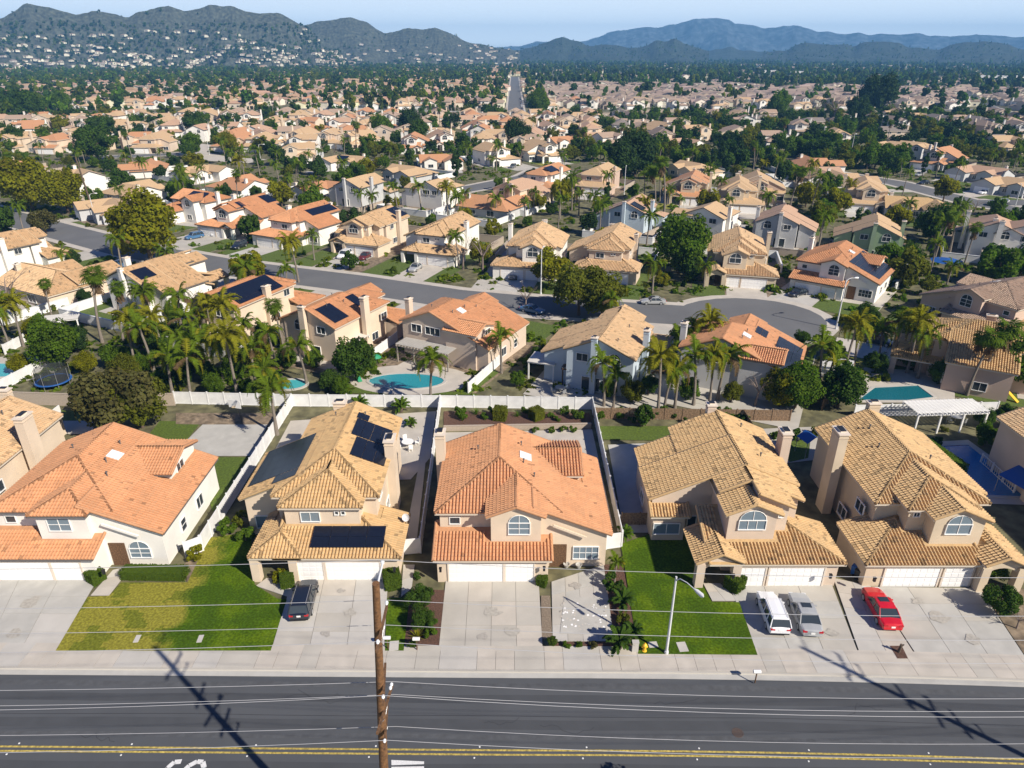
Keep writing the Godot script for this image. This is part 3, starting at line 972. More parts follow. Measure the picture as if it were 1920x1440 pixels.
func hedge(a: Vector2, b: Vector2, wide: float, high: float, label: String, material := "leaf_clip") -> void:
	var d := b - a
	var o := thing("hedge", label, "hedge", Vector3((a.x + b.x) / 2, 0, (a.y + b.y) / 2), -atan2(d.y, d.x))
	var s := Vector3(d.length() / 2, high / 2, wide / 2)
	part("foliage", crown(int(absf(a.x * 7 + b.y * 13)) + 3, s, 30, int(s.x * s.y * s.z * 60) + int(d.length() * (wide + high) * 150), .13, .25, true), mats[material], o, Vector3(0, high / 2, 0))
	var c := MB.new(); c.box(Vector3(0, high / 2, 0), s * 1.85)
	part("inner_twigs", c.mesh(), mats[material], o)


# ---------------------------------------------------------------- cars
func car_loft(st: Array, mb: MB) -> void:   # stations of (z, half width, points of (share of half width, y))
	for i in st.size() - 1:
		var a: Array = st[i]
		var b: Array = st[i + 1]
		for s in [-1.0, 1.0]:
			for k in a[2].size() - 1:
				var p0 := Vector3(s * a[1] * a[2][k].x, a[2][k].y, a[0]); var p1 := Vector3(s * a[1] * a[2][k + 1].x, a[2][k + 1].y, a[0])
				var q0 := Vector3(s * b[1] * b[2][k].x, b[2][k].y, b[0]); var q1 := Vector3(s * b[1] * b[2][k + 1].x, b[2][k + 1].y, b[0])
				mb.poly([p0, p1, q1, q0], Vector3(s, .6, 0))
	for e in [[st[0], -1.0], [st[-1], 1.0]]:
		var a: Array = e[0]
		var pts := []
		for k in a[2].size(): pts.append(Vector3(a[1] * a[2][k].x, a[2][k].y, a[0]))
		for k in range(a[2].size() - 1, -1, -1): pts.append(Vector3(-a[1] * a[2][k].x, a[2][k].y, a[0]))
		mb.poly(pts, Vector3(0, 0, e[1]))

func section(low: float, belt: float, top: float) -> Array:
	return [Vector2(.82, low), Vector2(.96, low + .1), Vector2(1.0, (low + belt) * .5), Vector2(.97, belt), Vector2(.80, top), Vector2(0, top + .03)]

# front towards -z; style "sedan", "wagon" or "truck"
func make_car(style: String, paint: String) -> Node3D:
	var o := Node3D.new()
	o.name = "parked_car"
	var key := "car" + style
	var g := .74 if style == "wagon" else .70
	var ln := 2.38 if style == "wagon" else 2.4
	var roof_y := 1.66 if style == "wagon" else 1.43
	var belt := 1.0 if style == "wagon" else .92
	# the cabin: where the glass starts and ends at the belt, and the roof above it
	var c: Array = {"sedan": [-.95, 1.65, -.25, .95], "wagon": [-1.05, 2.26, -.42, 1.95], "truck": [-1.2, .75, -.6, .5]}[style]
	if not meshes.has(key):
		var b := MB.new()
		var bt := belt
		car_loft([[-ln, .66, section(.3, .55, .62)], [-ln + .14, .78, section(.24, .62, .74)], [-ln + .5, .88, section(.22, .72, .83)], [-1.4, .91, section(.22, .82, .93)], [c[0], .92, section(.2, belt - .08, belt)], [0, .93, section(.2, belt - .06, belt + .01)], [1.2, .93, section(.2, belt - .06, belt)],
			[1.75, .92, section(.22, belt - .06, belt if style != "truck" else belt)], [ln - .14, .86, section(.26, belt - .12, belt - .04 if style != "wagon" else belt)], [ln, .78, section(.34, belt - .2, belt - .12 if style != "wagon" else belt - .06)]], b)
		var gl := MB.new()
		var w0 := .87
		var w1 := .70
		var lo := [Vector3(-w0, bt - .02, c[0]), Vector3(w0, bt - .02, c[0]), Vector3(w0, bt - .02, c[1]), Vector3(-w0, bt - .02, c[1])]
		var hi := [Vector3(-w1, roof_y - .04, c[2]), Vector3(w1, roof_y - .04, c[2]), Vector3(w1, roof_y - .04, c[3]), Vector3(-w1, roof_y - .04, c[3])]
		for i in 4:
			var j := (i + 1) % 4
			gl.poly([lo[i], lo[j], hi[j], hi[i]], (lo[i] + lo[j]) * Vector3(1, 0, 1) - Vector3(0, 0, c[0] + c[1]) * .5)
		var rf := MB.new()
		var mid: float = (c[2] + c[3]) / 2
		car_loft([[c[2] - .06, w1 * .96, [Vector2(1, roof_y - .05), Vector2(.9, roof_y - .01), Vector2(0, roof_y)]], [c[2] + .2, w1 + .03, [Vector2(1, roof_y - .06), Vector2(.9, roof_y + .01), Vector2(0, roof_y + .04)]], [mid, w1 + .04, [Vector2(1, roof_y - .06), Vector2(.9, roof_y + .02), Vector2(0, roof_y + .055)]], [c[3] - .15, w1 + .03, [Vector2(1, roof_y - .06), Vector2(.9, roof_y + .01), Vector2(0, roof_y + .04)]], [c[3] + .05, w1 * .97, [Vector2(1, roof_y - .05), Vector2(.9, roof_y - .02), Vector2(0, roof_y)]]], rf)
		for i in 4:
			rf.tube([lo[i] + Vector3(0, -.02, 0), hi[i] + Vector3(0, .01, 0)], [.06, .045], 5)
		for s in [-1.0, 1.0]:
			rf.tube([Vector3(s * (w0 + .012), bt, .35), Vector3(s * (w1 + .015), roof_y - .04, .3)], [.045], 4)
			if style == "wagon": rf.tube([Vector3(s * (w0 + .012), bt, 1.35), Vector3(s * (w1 + .015), roof_y - .04, 1.2)], [.06], 4)
		var ty := MB.new()
		ty.tube([Vector3(-.11, 0, 0), Vector3(.11, 0, 0)], [.33], 16)
		var ri := MB.new()
		ri.tube([Vector3(-.115, 0, 0), Vector3(.115, 0, 0)], [.22], 10)
		var li := MB.new(); li.box(Vector3.ZERO, Vector3(.34, .14, .3))
		var pl := MB.new(); pl.box(Vector3.ZERO, Vector3(.33, .16, .03))
		var mi := MB.new(); mi.box(Vector3.ZERO, Vector3(.2, .13, .1))
		var ra := MB.new(); ra.tube([Vector3(0, -.04, -1.0), Vector3(0, .03, -.85), Vector3(0, .03, 1.2), Vector3(0, -.04, 1.35)], [.022], 4)
		var bu := MB.new(); bu.box(Vector3.ZERO, Vector3(1.5, .1, .12))
		var su := MB.new(); su.box(Vector3.ZERO, Vector3(.8, .02, .55))
		meshes[key] = [b.mesh(), gl.mesh(), rf.mesh(), ty.mesh(), ri.mesh(), li.mesh(), pl.mesh(), mi.mesh(), ra.mesh(), bu.mesh(), su.mesh()]
	var m: Array = meshes[key]
	part("body", m[0], mats[paint], o)
	part("window_glass", m[1], mats.glass, o)
	part("roof", m[2], mats[paint], o)
	for s in [-1.0, 1.0]:
		for z in [-1.42, 1.4]:
			var wh := part("wheel", m[3], mats.rubber, o, Vector3(s * .82, .33, z))
			part("rim", m[4], mats.metal, wh, Vector3(s * .01, 0, 0))
		part("tail_light", m[5], mats.red_light, o, Vector3(s * .64, belt - .16, ln - .13))
		part("headlight", m[5], mats.lamp_clear, o, Vector3(s * .55, .64, -ln + .2))
		part("wing_mirror", m[7], mats[paint], o, Vector3(s * 1.0, belt + .06, c[0] + .45))
		if style == "wagon": part("roof_rail", m[8], mats.metal, o, Vector3(s * .6, roof_y + .06, .5))
	part("number_plate", m[6], mats.white, o, Vector3(0, .62 if style != "wagon" else .8, ln + .01))
	part("bumper", m[9], mats.black if style == "wagon" else mats[paint], o, Vector3(0, .42, ln - .02))
	if style == "sedan": part("sunroof", m[10], mats.glass, o, Vector3(0, roof_y + .05, .02))
	return o

var cars := {}
# from the tail to the nose on the ground
func car(tail: Vector2, nose: Vector2, style: String, paint: String, label: String, group := "") -> void:
	var key := style + paint
	if not cars.has(key): cars[key] = make_car(style, paint)
	var o: Node3D = cars[key].duplicate()
	o.name = numbered("parked_car")
	add_child(o)
	var d := nose - tail
	o.position = Vector3((tail.x + nose.x) / 2, .05, (tail.y + nose.y) / 2)
	o.rotation.y = atan2(-d.x, -d.y)
	tag(o, label, "car", group)
	blocked.append([o.position.x, o.position.z, 3.5])


# ---------------------------------------------------------------- fences, lamps, poles
# panels between posts; every panel and post a part
func fence(pts: Array, high: float, style: String, label: String, step := 2.4) -> void:
	var o := thing("fence", label, "fence", Vector3(pts[0].x, 0, pts[0].y))
	var post := MB.new()
	post.box(Vector3(0, high / 2 + .03, 0), Vector3(.14, high + .06, .14))
	if style == "vinyl": post.box(Vector3(0, high + .09, 0), Vector3(.18, .05, .18))
	var pm := post.mesh()
	var material: StandardMaterial3D = mats[{"vinyl": "vinyl", "wood": "wood_fence", "block": "block", "rail": "vinyl"}[style]]
	for i in pts.size() - 1:
		var a: Vector2 = pts[i]
		var b: Vector2 = pts[i + 1]
		var n := maxi(1, int(round(a.distance_to(b) / step)))
		var l := a.distance_to(b) / n
		var turn := -atan2(b.y - a.y, b.x - a.x)
		var m := MB.new()
		if style == "vinyl":
			m.box(Vector3(0, high / 2, 0), Vector3(l - .15, high - .16, .05))
			for y in [.1, high - .06]: m.box(Vector3(0, y, 0), Vector3(l - .13, .12, .09))
		elif style == "wood":
			var k := int(l / .15)
			for q in k: m.box(Vector3(-l / 2 + l * (q + .5) / k, high / 2 - .02 * (q % 2), .004 * (q % 3)), Vector3(l / k - .012, high - .04, .022))
			for y in [.35, high - .3]: m.box(Vector3(0, y, -.05), Vector3(l, .09, .05))
		elif style == "rail":
			for y in [.18, high - .1]: m.box(Vector3(0, y, 0), Vector3(l - .13, .07, .05))
			var k := int(l / .3)
			for q in k: m.box(Vector3(-l / 2 + l * (q + .5) / k, high / 2, 0), Vector3(.04, high - .3, .03))
		else:
			m.box(Vector3(0, high / 2, 0), Vector3(l - .01, high, .16))
			m.box(Vector3(0, high + .03, 0), Vector3(l - .005, .06, .24))
		var pmm := m.mesh()
		for k in n:
			var q := a.lerp(b, (k + .5) / n)
			part("panel", pmm, material, o, Vector3(q.x - pts[0].x, 0, q.y - pts[0].y), Basis(Vector3.UP, turn))
			if style != "block" or k == 0:
				q = a.lerp(b, k / float(n))
				part("post", pm, material, o, Vector3(q.x - pts[0].x, 0, q.y - pts[0].y), Basis(Vector3.UP, turn))
		if i == pts.size() - 2: part("post", pm, material, o, Vector3(b.x - pts[0].x, 0, b.y - pts[0].y), Basis(Vector3.UP, turn))

var lamp0: Node3D
func street_lamp(at: Vector2, turn: float, h: float, label: String) -> void:
	if lamp0 == null:
		lamp0 = Node3D.new(); lamp0.name = "street_lamp"
		var p := MB.new()
		p.tube([Vector3.ZERO, Vector3(0, 4, 0), Vector3(0, 8, 0)], [.12, .1, .075], 8)
		p.tube([Vector3.ZERO, Vector3(0, .35, 0)], [.2, .17], 8)
		part("pole", p.mesh(), mats.galvanised, lamp0)
		var a := MB.new()
		a.tube([Vector3(0, 7.6, 0), Vector3(0, 8.05, .35), Vector3(0, 8.15, 1.0), Vector3(0, 8.05, 1.9)], [.05, .045, .04, .04], 6)
		part("arm", a.mesh(), mats.galvanised, lamp0)
		var hd := MB.new()
		hd.tube([Vector3(0, 8.06, 1.75), Vector3(0, 8.05, 2.0), Vector3(0, 7.98, 2.5), Vector3(0, 7.96, 2.62)], [.07, .15, .17, .06], 8)
		part("lamp_head", hd.mesh(), mats.galvanised, lamp0)
	var o: Node3D = lamp0.duplicate()
	o.name = numbered("street_lamp")
	add_child(o)
	o.position = Vector3(at.x, 0, at.y)
	o.rotation.y = turn
	o.scale = Vector3.ONE * h / 8.0
	tag(o, label, "street lamp", "street lamps")


# ---------------------------------------------------------------- the lie of the land
var hills := []

func ridge_at(line: Array, az: float) -> float:
	if az <= line[0].x: return line[0].y
	for i in line.size() - 1:
		if az <= line[i + 1].x:
			var t: float = (az - line[i].x) / maxf(line[i + 1].x - line[i].x, 1e-6)
			t = t * t * (3.0 - 2.0 * t) * .5 + t * .5
			return lerpf(line[i].y, line[i + 1].y, t)
	return line[-1].y

# a range of hills whose crest stands at a given distance: crest heights by bearing
func hill(called: String, line: Array, r0: float, r1: float, r2: float, material: String, seed_: int, rough: float, power := 1.6) -> void:
	var f := FastNoiseLite.new()
	f.seed = seed_
	f.frequency = 8.0 / r1
	f.fractal_octaves = 3
	f.fractal_type = FastNoiseLite.FRACTAL_RIDGED
	hills.append({"line": line, "r0": r0, "r1": r1, "r2": r2, "f": f, "rough": rough, "power": power})
	var mb := MB.new()
	var h: Dictionary = hills[-1]
	var a0: float = line[0].x
	var a1: float = line[-1].x
	var na := int((a1 - a0) / .004)
	var nr := 52
	var g := []
	for i in na + 1:
		var row := []
		for j in nr + 1:
			var r := lerpf(r0, r1, j / 40.0) if j <= 40 else lerpf(r1, r2, (j - 40) / 12.0)
			var az := lerpf(a0, a1, i / float(na))
			row.append(Vector3(sin(az) * r, one_hill(h, az, r), -cos(az) * r))
		g.append(row)
	for i in na:
		for j in nr:
			if called == "mountains":   # a little snow near the crest
				var q: Vector3 = g[i][j]
				var az0 := lerpf(a0, a1, i / float(na))
				var share: float = q.y / (44.0 + ridge_at(line, az0) * r1)
				mb.col = Color(6.0, 4.6, 3.8) if az0 > .3 and az0 < .62 and share > .80 and f.get_noise_2d(q.x * 3.0, q.z * 3.0) > .36 else Color.WHITE
			mb.poly([g[i][j], g[i + 1][j], g[i + 1][j + 1]], Vector3.UP)
			mb.poly([g[i][j], g[i + 1][j + 1], g[i][j + 1]], Vector3.UP)
	struct(called, mb, mats[material])

func one_hill(h: Dictionary, az: float, r: float) -> float:
	if r <= h.r0 or r >= h.r2 or az < h.line[0].x or az > h.line[-1].x: return -2.0
	var top: float = 44.0 + (ridge_at(h.line, az) + h.f.get_noise_2d(az * h.r1 * 3.0, 77.0) * .0016) * h.r1
	var t: float = (r - h.r0) / (h.r1 - h.r0) if r < h.r1 else 1.0 - (r - h.r1) / (h.r2 - h.r1)
	var y: float = top * pow(t, h.power)
	var n: float = h.f.get_noise_2d(sin(az) * r, cos(az) * r)
	y -= (n * .5 + .5) * h.rough * top * (t * (1.0 - t) * 4.0 + .0)
	return maxf(y, -2.0)

func land(x: float, z: float) -> float:
	var y := 0.0
	var r := sqrt(x * x + z * z)
	if r < 1200.0: return 0.0
	var az := atan2(x, -z)
	for h in hills:
		if h.r1 < 5000.0: y = maxf(y, one_hill(h, az, r))
	return y

# a road along a line of points, with kerbs and pavements
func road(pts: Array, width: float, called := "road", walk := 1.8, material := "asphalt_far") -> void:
	roads.append([pts, width / 2 + walk])
	for part_ in [[walk, "pavement", "concrete_warm", .05], [0.0, called, material, .06]]:
		if part_[1] == "pavement" and walk < .1: continue
		layer += 1
		var w: float = width / 2 + part_[0]
		var y: float = part_[3] + (layer % 60) * .0009
		var mb := MB.new()
		var prev := []
		for i in pts.size():
			var d: Vector2 = (pts[mini(i + 1, pts.size() - 1)] - pts[maxi(i - 1, 0)]).normalized()
			var s := Vector2(-d.y, d.x) * w
			var q := [Vector3(pts[i].x + s.x, y, pts[i].y + s.y), Vector3(pts[i].x - s.x, y, pts[i].y - s.y)]
			if prev.size(): mb.poly([prev[0], prev[1], q[1], q[0]], Vector3.UP)
			prev = q
		struct(part_[1], mb, mats[part_[2]])

func near_road(x: float, z: float, extra: float) -> bool:
	var p := Vector2(x, z)
	for r in roads:
		for i in r[0].size() - 1:
			if Geometry2D.get_closest_point_to_segment(p, r[0][i], r[0][i + 1]).distance_to(p) < r[1] + extra: return true
	return false

func is_blocked(x: float, z: float, extra: float) -> bool:
	for b in blocked:
		var dx: float = x - b[0]
		var dz: float = z - b[1]
		if dx * dx + dz * dz < (b[2] + extra) * (b[2] + extra): return true
	return false

func kerb(x: float) -> float:
	return -38.7 + (x * x * .00055 if x > 0.0 else x * .0085)

# concrete laid in slabs: a field between x0..x1 (as functions of the way back), from z0 (street) to z1, each slab a part
func slabs(called: String, near: Array, far: Array, nx: int, nz: int, materials: Array, y: float, seed_: int) -> void:
	var r := RandomNumberGenerator.new()
	r.seed = seed_
	layer += 1
	var bed := MB.new()
	bed.slab(PackedVector2Array([near[0], near[1], far[1], far[0]]), y - .06, y - .045)
	var o := struct(called, bed, mats.joint)
	for j in nz:
		for i in nx:
			var g := func(u: float, v: float) -> Vector2: return (near[0] as Vector2).lerp(near[1], u).lerp((far[0] as Vector2).lerp(far[1], u), v)
			var a: Vector2 = g.call(float(i) / nx, float(j) / nz)
			var b: Vector2 = g.call(float(i + 1) / nx, float(j) / nz)
			var c: Vector2 = g.call(float(i + 1) / nx, float(j + 1) / nz)
			var d: Vector2 = g.call(float(i) / nx, float(j + 1) / nz)
			var mid := (a + b + c + d) / 4.0
			var m := MB.new()
			var pts := PackedVector2Array()
			for q in [a, b, c, d]: pts.append(q + (mid - q).normalized() * .022 - mid)
			m.slab(pts, -.05, r.randf_range(-.004, .004))
			part("slab", m.mesh(), mats[materials[r.randi() % materials.size()]], o, Vector3(mid.x, y, mid.y))

# grass as a fine grid, greener or drier by place; dry to the left of a line
func turf(pts: Array, dry_x: float, seed_: int) -> void:
	var poly := PackedVector2Array(pts)
	var lo := Vector2(1e9, 1e9)
	var hi := Vector2(-1e9, -1e9)
	for q in pts: lo = lo.min(q); hi = hi.max(q)
	var f := FastNoiseLite.new()
	f.seed = seed_
	f.frequency = .22
	f.fractal_octaves = 4
	var mb := MB.new()
	var s := .3
	for i in int((hi.x - lo.x) / s) + 1:
		for j in int((hi.y - lo.y) / s) + 1:
			var c := [lo + Vector2(i, j) * s, lo + Vector2(i + 1, j) * s, lo + Vector2(i + 1, j + 1) * s, lo + Vector2(i, j + 1) * s]
			for cut in Geometry2D.intersect_polygons(PackedVector2Array(c), poly):
				var v := []
				for q in cut: v.append(Vector3(q.x, .125, q.y))
				var m: Vector2 = c[0]
				var n := f.get_noise_2dv(m * 1.0)
				var d := clampf((dry_x - m.x) * .8 + .5 + n * 1.4, 0.0, 1.0)
				var dry := Color(.36, .33, .05) if n > -.1 else Color(.22, .24, .03)
				mb.col = Color(.075, .145, .010).lerp(Color(.15, .235, .012), clampf(n * 1.5 + .3, 0, 1)).lerp(dry, d)
				mb.poly(v, Vector3.UP)
	var m := mat("turf", Color.WHITE, .92, "grass", .13, 2.0)
	m.vertex_color_use_as_albedo = true
	m.metallic_specular = .2
	struct("lawn", mb, m)

func letter(called: String, strokes: Array, label: String) -> void:
	layer += 1
	var m := MB.new()
	for s in strokes:
		m.slab(PackedVector2Array(s), .012, .012)
	var o := part(called, m.mesh(), mats.paint_white, self)
	tag(o, label, "road marking")


func _ready() -> void:
	rng.seed = 7
	# ---- camera, sky, sun, exposure
	var cam := Camera3D.new()
	cam.name = "camera"
	cam.position = Vector3(0, 44, 0)
	cam.rotation_degrees = Vector3(-25.677, 0, 0)
	cam.fov = 57.96
	cam.near = 0.5
	cam.far = 60000.0
	cam.current = true
	add_child(cam)
	var env := Environment.new()
	env.background_mode = Environment.BG_SKY
	var sky_mat := ProceduralSkyMaterial.new()
	sky_mat.sky_top_color = Color(.10, .22, .45)
	sky_mat.sky_horizon_color = Color(.93, .975, 1.0)
	sky_mat.sky_energy_multiplier = 1.72
	sky_mat.sky_curve = 0.12
	sky_mat.ground_horizon_color = Color(.72, .80, .88)
	sky_mat.ground_bottom_color = Color(.3, .28, .25)
	sky_mat.sun_angle_max = 3.0
	var sky := Sky.new()
	sky.sky_material = sky_mat
	env.sky = sky
	env.tonemap_mode = Environment.TONE_MAPPER_LINEAR
	env.tonemap_exposure = 1.42
	env.background_energy_multiplier = 0.33
	env.sdfgi_enabled = true
	env.ssao_enabled = true
	env.ssil_enabled = true
	env.fog_enabled = true
	env.fog_density = 0.00016
	env.fog_light_color = Color(.48, .76, 1.0)
	var we := WorldEnvironment.new()
	we.name = "environment"
	we.environment = env
	add_child(we)
	var sun := DirectionalLight3D.new()
	sun.name = "sun"
	sun.light_energy = 1.6
	sun.light_color = Color(1.0, .965, .91)
	sun.light_angular_distance = 0.5
	sun.shadow_enabled = true
	add_child(sun)
	sun.look_at_from_position(Vector3(.614, .616, .497) * 100.0, Vector3.ZERO)

	make_materials()
	make_plants()

	# ---- ground, hills
	var g := MB.new()
	g.slab(PackedVector2Array([Vector2(-7000, 1200), Vector2(7000, 1200), Vector2(7000, -7000), Vector2(-7000, -7000)]), 0, 0)
	mat("ground_soil", Color(.20, .185, .09), 0.95, "strong", 0.045, 4.0)
	struct("ground", g, mats.ground_soil)
	noise_tex("brush", .035, .25, 1.0, 5)
	mat("hill_brush", Color(.155, .17, .12), 0.95, "brush", 0.0045)
	mat("hill_green", Color(.075, .10, .055), 0.95, "brush", 0.0045)
	mat("mountain", Color(.17, .21, .25), 0.95, "brush", 0.0009).vertex_color_use_as_albedo = true
	hill("hills", [Vector2(-0.8473, 0.0224), Vector2(-0.7106, 0.0233), Vector2(-0.6257, 0.0284), Vector2(-0.5791, 0.0303), Vector2(-0.5635, 0.0387), Vector2(-0.5512, 0.0451), Vector2(-0.5312, 0.0426), Vector2(-0.5085, 0.0353), Vector2(-0.4867, 0.0395), Vector2(-0.4684, 0.0377), Vector2(-0.4573, 0.0341), Vector2(-0.4406, 0.0404), Vector2(-0.4113, 0.0469), Vector2(-0.3953, 0.0412), Vector2(-0.3789, 0.0448), Vector2(-0.3619, 0.0484), Vector2(-0.3442, 0.0476), Vector2(-0.3212, 0.0406), Vector2(-0.2903, 0.0410), Vector2(-0.2576, 0.0256), Vector2(-0.2377, 0.0030), Vector2(-0.2186, -0.0031)], 1250, 2300, 3200, "hill_brush", 3, .8, 3.0)
	hill("hills", [Vector2(-0.3213, -0.0006), Vector2(-0.2870, 0.0196), Vector2(-0.2574, 0.0280), Vector2(-0.2408, 0.0328), Vector2(-0.2199, 0.0348), Vector2(-0.2067, 0.0366), Vector2(-0.2002, 0.0361), Vector2(-0.1887, 0.0332), Vector2(-0.1633, 0.0195), Vector2(-0.1512, 0.0202), Vector2(-0.1334, 0.0257), Vector2(-0.1160, 0.0233), Vector2(-0.0989, 0.0258), Vector2(-0.0822, 0.0203), Vector2(-0.0552, 0.0093), Vector2(-0.0208, 0.0031), Vector2(0.0104, -0.0013)], 1700, 2600, 3400, "hill_brush", 9, .75, 2.4)
	hill("hills", [Vector2(0.0000, -0.0013), Vector2(0.0277, 0.0031), Vector2(0.0428, 0.0093), Vector2(0.0585, 0.0142), Vector2(0.0660, 0.0149), Vector2(0.0826, 0.0111), Vector2(0.0999, 0.0050), Vector2(0.1170, 0.0062), Vector2(0.1339, 0.0068), Vector2(0.1512, 0.0019), Vector2(0.1646, 0.0031), Vector2(0.1854, 0.0110), Vector2(0.1962, 0.0092), Vector2(0.2070, 0.0134), Vector2(0.2243, 0.0055), Vector2(0.2512, -0.0012)], 2400, 3200, 4000, "hill_green", 14, .7, 1.5)
	hill("hills", [Vector2(0.2448, -0.0018), Vector2(0.2608, 0.0006), Vector2(0.2764, 0.0042), Vector2(0.2929, -0.0000), Vector2(0.3215, -0.0018)], 3300, 3900, 4600, "hill_green", 17, .4, 1.4)
	hill("hills", [Vector2(0.3153, -0.0024), Vector2(0.3399, -0.0006), Vector2(0.3541, 0.0064), Vector2(0.3659, 0.0081), Vector2(0.3812, 0.0064), Vector2(0.4017, 0.0069), Vector2(0.4168, 0.0040), Vector2(0.4302, 0.0090), Vector2(0.4469, 0.0101), Vector2(0.4641, 0.0078), Vector2(0.4761, 0.0028), Vector2(0.5061, 0.0011), Vector2(0.5156, 0.0054), Vector2(0.5305, 0.0080), Vector2(0.5507, 0.0085), Vector2(0.5712, 0.0058), Vector2(0.5847, 0.0005), Vector2(0.6197, 0.0015), Vector2(0.6879, 0.0063), Vector2(0.8171, 0.0030), Vector2(0.9064, -0.0012)], 2500, 3400, 4300, "hill_green", 21, .7, 1.4)
	hill("mountains", [Vector2(-0.0693, -0.0012), Vector2(0.0000, 0.0044), Vector2(0.0345, 0.0099), Vector2(0.0620, 0.0093), Vector2(0.0895, 0.0093), Vector2(0.1096, 0.0160), Vector2(0.1362, 0.0233), Vector2(0.1595, 0.0256), Vector2(0.1827, 0.0261), Vector2(0.2087, 0.0295), Vector2(0.2214, 0.0330), Vector2(0.2308, 0.0353), Vector2(0.2532, 0.0357), Vector2(0.2698, 0.0349), Vector2(0.2794, 0.0296), Vector2(0.2997, 0.0277), Vector2(0.3126, 0.0241), Vector2(0.3237, 0.0246), Vector2(0.3369, 0.0262), Vector2(0.3476, 0.0272), Vector2(0.3602, 0.0237), Vector2(0.3758, 0.0196), Vector2(0.3883, 0.0195), Vector2(0.4028, 0.0165), Vector2(0.4180, 0.0187), Vector2(0.4316, 0.0158), Vector2(0.4482, 0.0173), Vector2(0.4651, 0.0155), Vector2(0.4799, 0.0176), Vector2(0.4951, 0.0142), Vector2(0.5188, 0.0140), Vector2(0.5390, 0.0149), Vector2(0.5542, 0.0142), Vector2(0.5886, 0.0129), Vector2(0.6640, 0.0161), Vector2(0.8151, 0.0085), Vector2(0.9310, 0.0011)], 4500, 6000, 6800, "mountain", 31, .8, 1.5)

	# ---- the street in front
	var line := []
	for i in 33:
		var x := -96.0 + i * 6.0
		line.append(Vector2(x, kerb(x) + 6.35))
	var ro := MB.new()
	for i in 32:
		ro.poly([Vector3(line[i].x, .004, line[i].y - 6.35), Vector3(line[i + 1].x, .004, line[i + 1].y - 6.35), Vector3(line[i + 1].x, .004, line[i + 1].y + 6.6), Vector3(line[i].x, .004, line[i].y + 6.6)], Vector3.UP)
	struct("road", ro, mats.asphalt)
	roads.append([line, 10.5])
	# wear: seams along the lanes, patches and sealed cracks
	var wr := RandomNumberGenerator.new()
	wr.seed = 77
	for q in [[-5.6, .5, "asphalt_pale"], [-4.4, .7, "asphalt_dark"], [-2.9, .12, "tar"], [-2.2, .8, "asphalt_dark"], [-1.2, .35, "asphalt_pale"], [1.3, .9, "asphalt_dark"], [2.6, .1, "tar"], [3.6, .8, "asphalt_dark"]]:
		var se := MB.new()
		for i in 32:
			var j := sin(i * 1.7 + q[0]) * .06
			var k := sin(i * 1.7 + 1.7 + q[0]) * .06
			var hw: float = q[1] * .5 if q[2] != "tar" else .018
			se.poly([Vector3(line[i].x, .0065, line[i].y + q[0] - hw + j), Vector3(line[i + 1].x, .0065, line[i + 1].y + q[0] - hw + k), Vector3(line[i + 1].x, .0065, line[i + 1].y + q[0] + hw + k), Vector3(line[i].x, .0065, line[i].y + q[0] + hw + j)], Vector3.UP)
		struct("lane_wear", se, mats[q[2]])
	for i in 7:
		var cr := MB.new()
		var p := Vector2(wr.randf_range(-32, 34), -38.2 + wr.randf() * 5.0)
		for k in 9:
			var q := p + Vector2(wr.randf_range(.15, .6), wr.randf_range(-.35, .35))
			var o := (q - p).normalized().orthogonal() * .014
			cr.poly([Vector3(p.x + o.x, .0078, p.y + o.y), Vector3(q.x + o.x, .0078, q.y + o.y), Vector3(q.x - o.x, .0078, q.y - o.y), Vector3(p.x - o.x, .0078, p.y - o.y)], Vector3.UP)
			p = q
		struct("sealed_crack", cr, mats.tar)
	for off in [-.17, .17]:
		var ye := MB.new()
		for i in 32:
			ye.poly([Vector3(line[i].x, .009, line[i].y + off - .07), Vector3(line[i + 1].x, .009, line[i + 1].y + off - .07), Vector3(line[i + 1].x, .009, line[i + 1].y + off + .07), Vector3(line[i].x, .009, line[i].y + off + .07)], Vector3.UP)
		struct("centre_line", ye, mats.paint_yellow)
	var stud := MB.new()
	stud.lathe([Vector2(.07, 0), Vector2(.055, .02), Vector2(0, .028)], 8)
	var sm := stud.mesh()
	for x in [Vector2(-34.9, -32.81).x, Vector2(-26.93, -33.02).x, Vector2(-18.17, -32.89).x, Vector2(-9.73, -32.2).x, Vector2(-2.44, -32.89).x, Vector2(5.05, -32.81).x, Vector2(12.91, -32.68).x, Vector2(20.54, -32.52).x, Vector2(28.77, -32.32).x]:
		for off in [-.42, .42]:
			var o := part("road_stud", sm, mats.paint_white, self, Vector3(x - off * .4, .01, kerb(x) + 6.35 + off))
			tag(o, "small white reflective road stud %s the double yellow line" % ("above" if off < 0.0 else "below"), "road stud", "road studs")
	for seg in 2:   # gutter and kerb, then the pavement in slabs
		var mb := MB.new()
		for i in 32:
			var a: Vector2 = line[i]
			var b: Vector2 = line[i + 1]
			if seg == 0: mb.poly([Vector3(a.x, .012, a.y - 6.35), Vector3(b.x, .012, b.y - 6.35), Vector3(b.x, .012, b.y - 6.85), Vector3(a.x, .012, a.y - 6.85)], Vector3.UP)
			else:
				mb.poly([Vector3(a.x, .012, a.y - 6.85), Vector3(b.x, .012, b.y - 6.85), Vector3(b.x, .11, b.y - 6.89), Vector3(a.x, .11, a.y - 6.89)], Vector3(0, .3, 1))
				mb.poly([Vector3(a.x, .11, a.y - 6.89), Vector3(b.x, .11, b.y - 6.89), Vector3(b.x, .11, b.y - 7.05), Vector3(a.x, .11, a.y - 7.05)], Vector3.UP)
		struct(["gutter", "kerb"][seg], mb, mats[["concrete_grey", "concrete_old"][seg]])
	var r := RandomNumberGenerator.new()
	r.seed = 5
	var bed := MB.new()
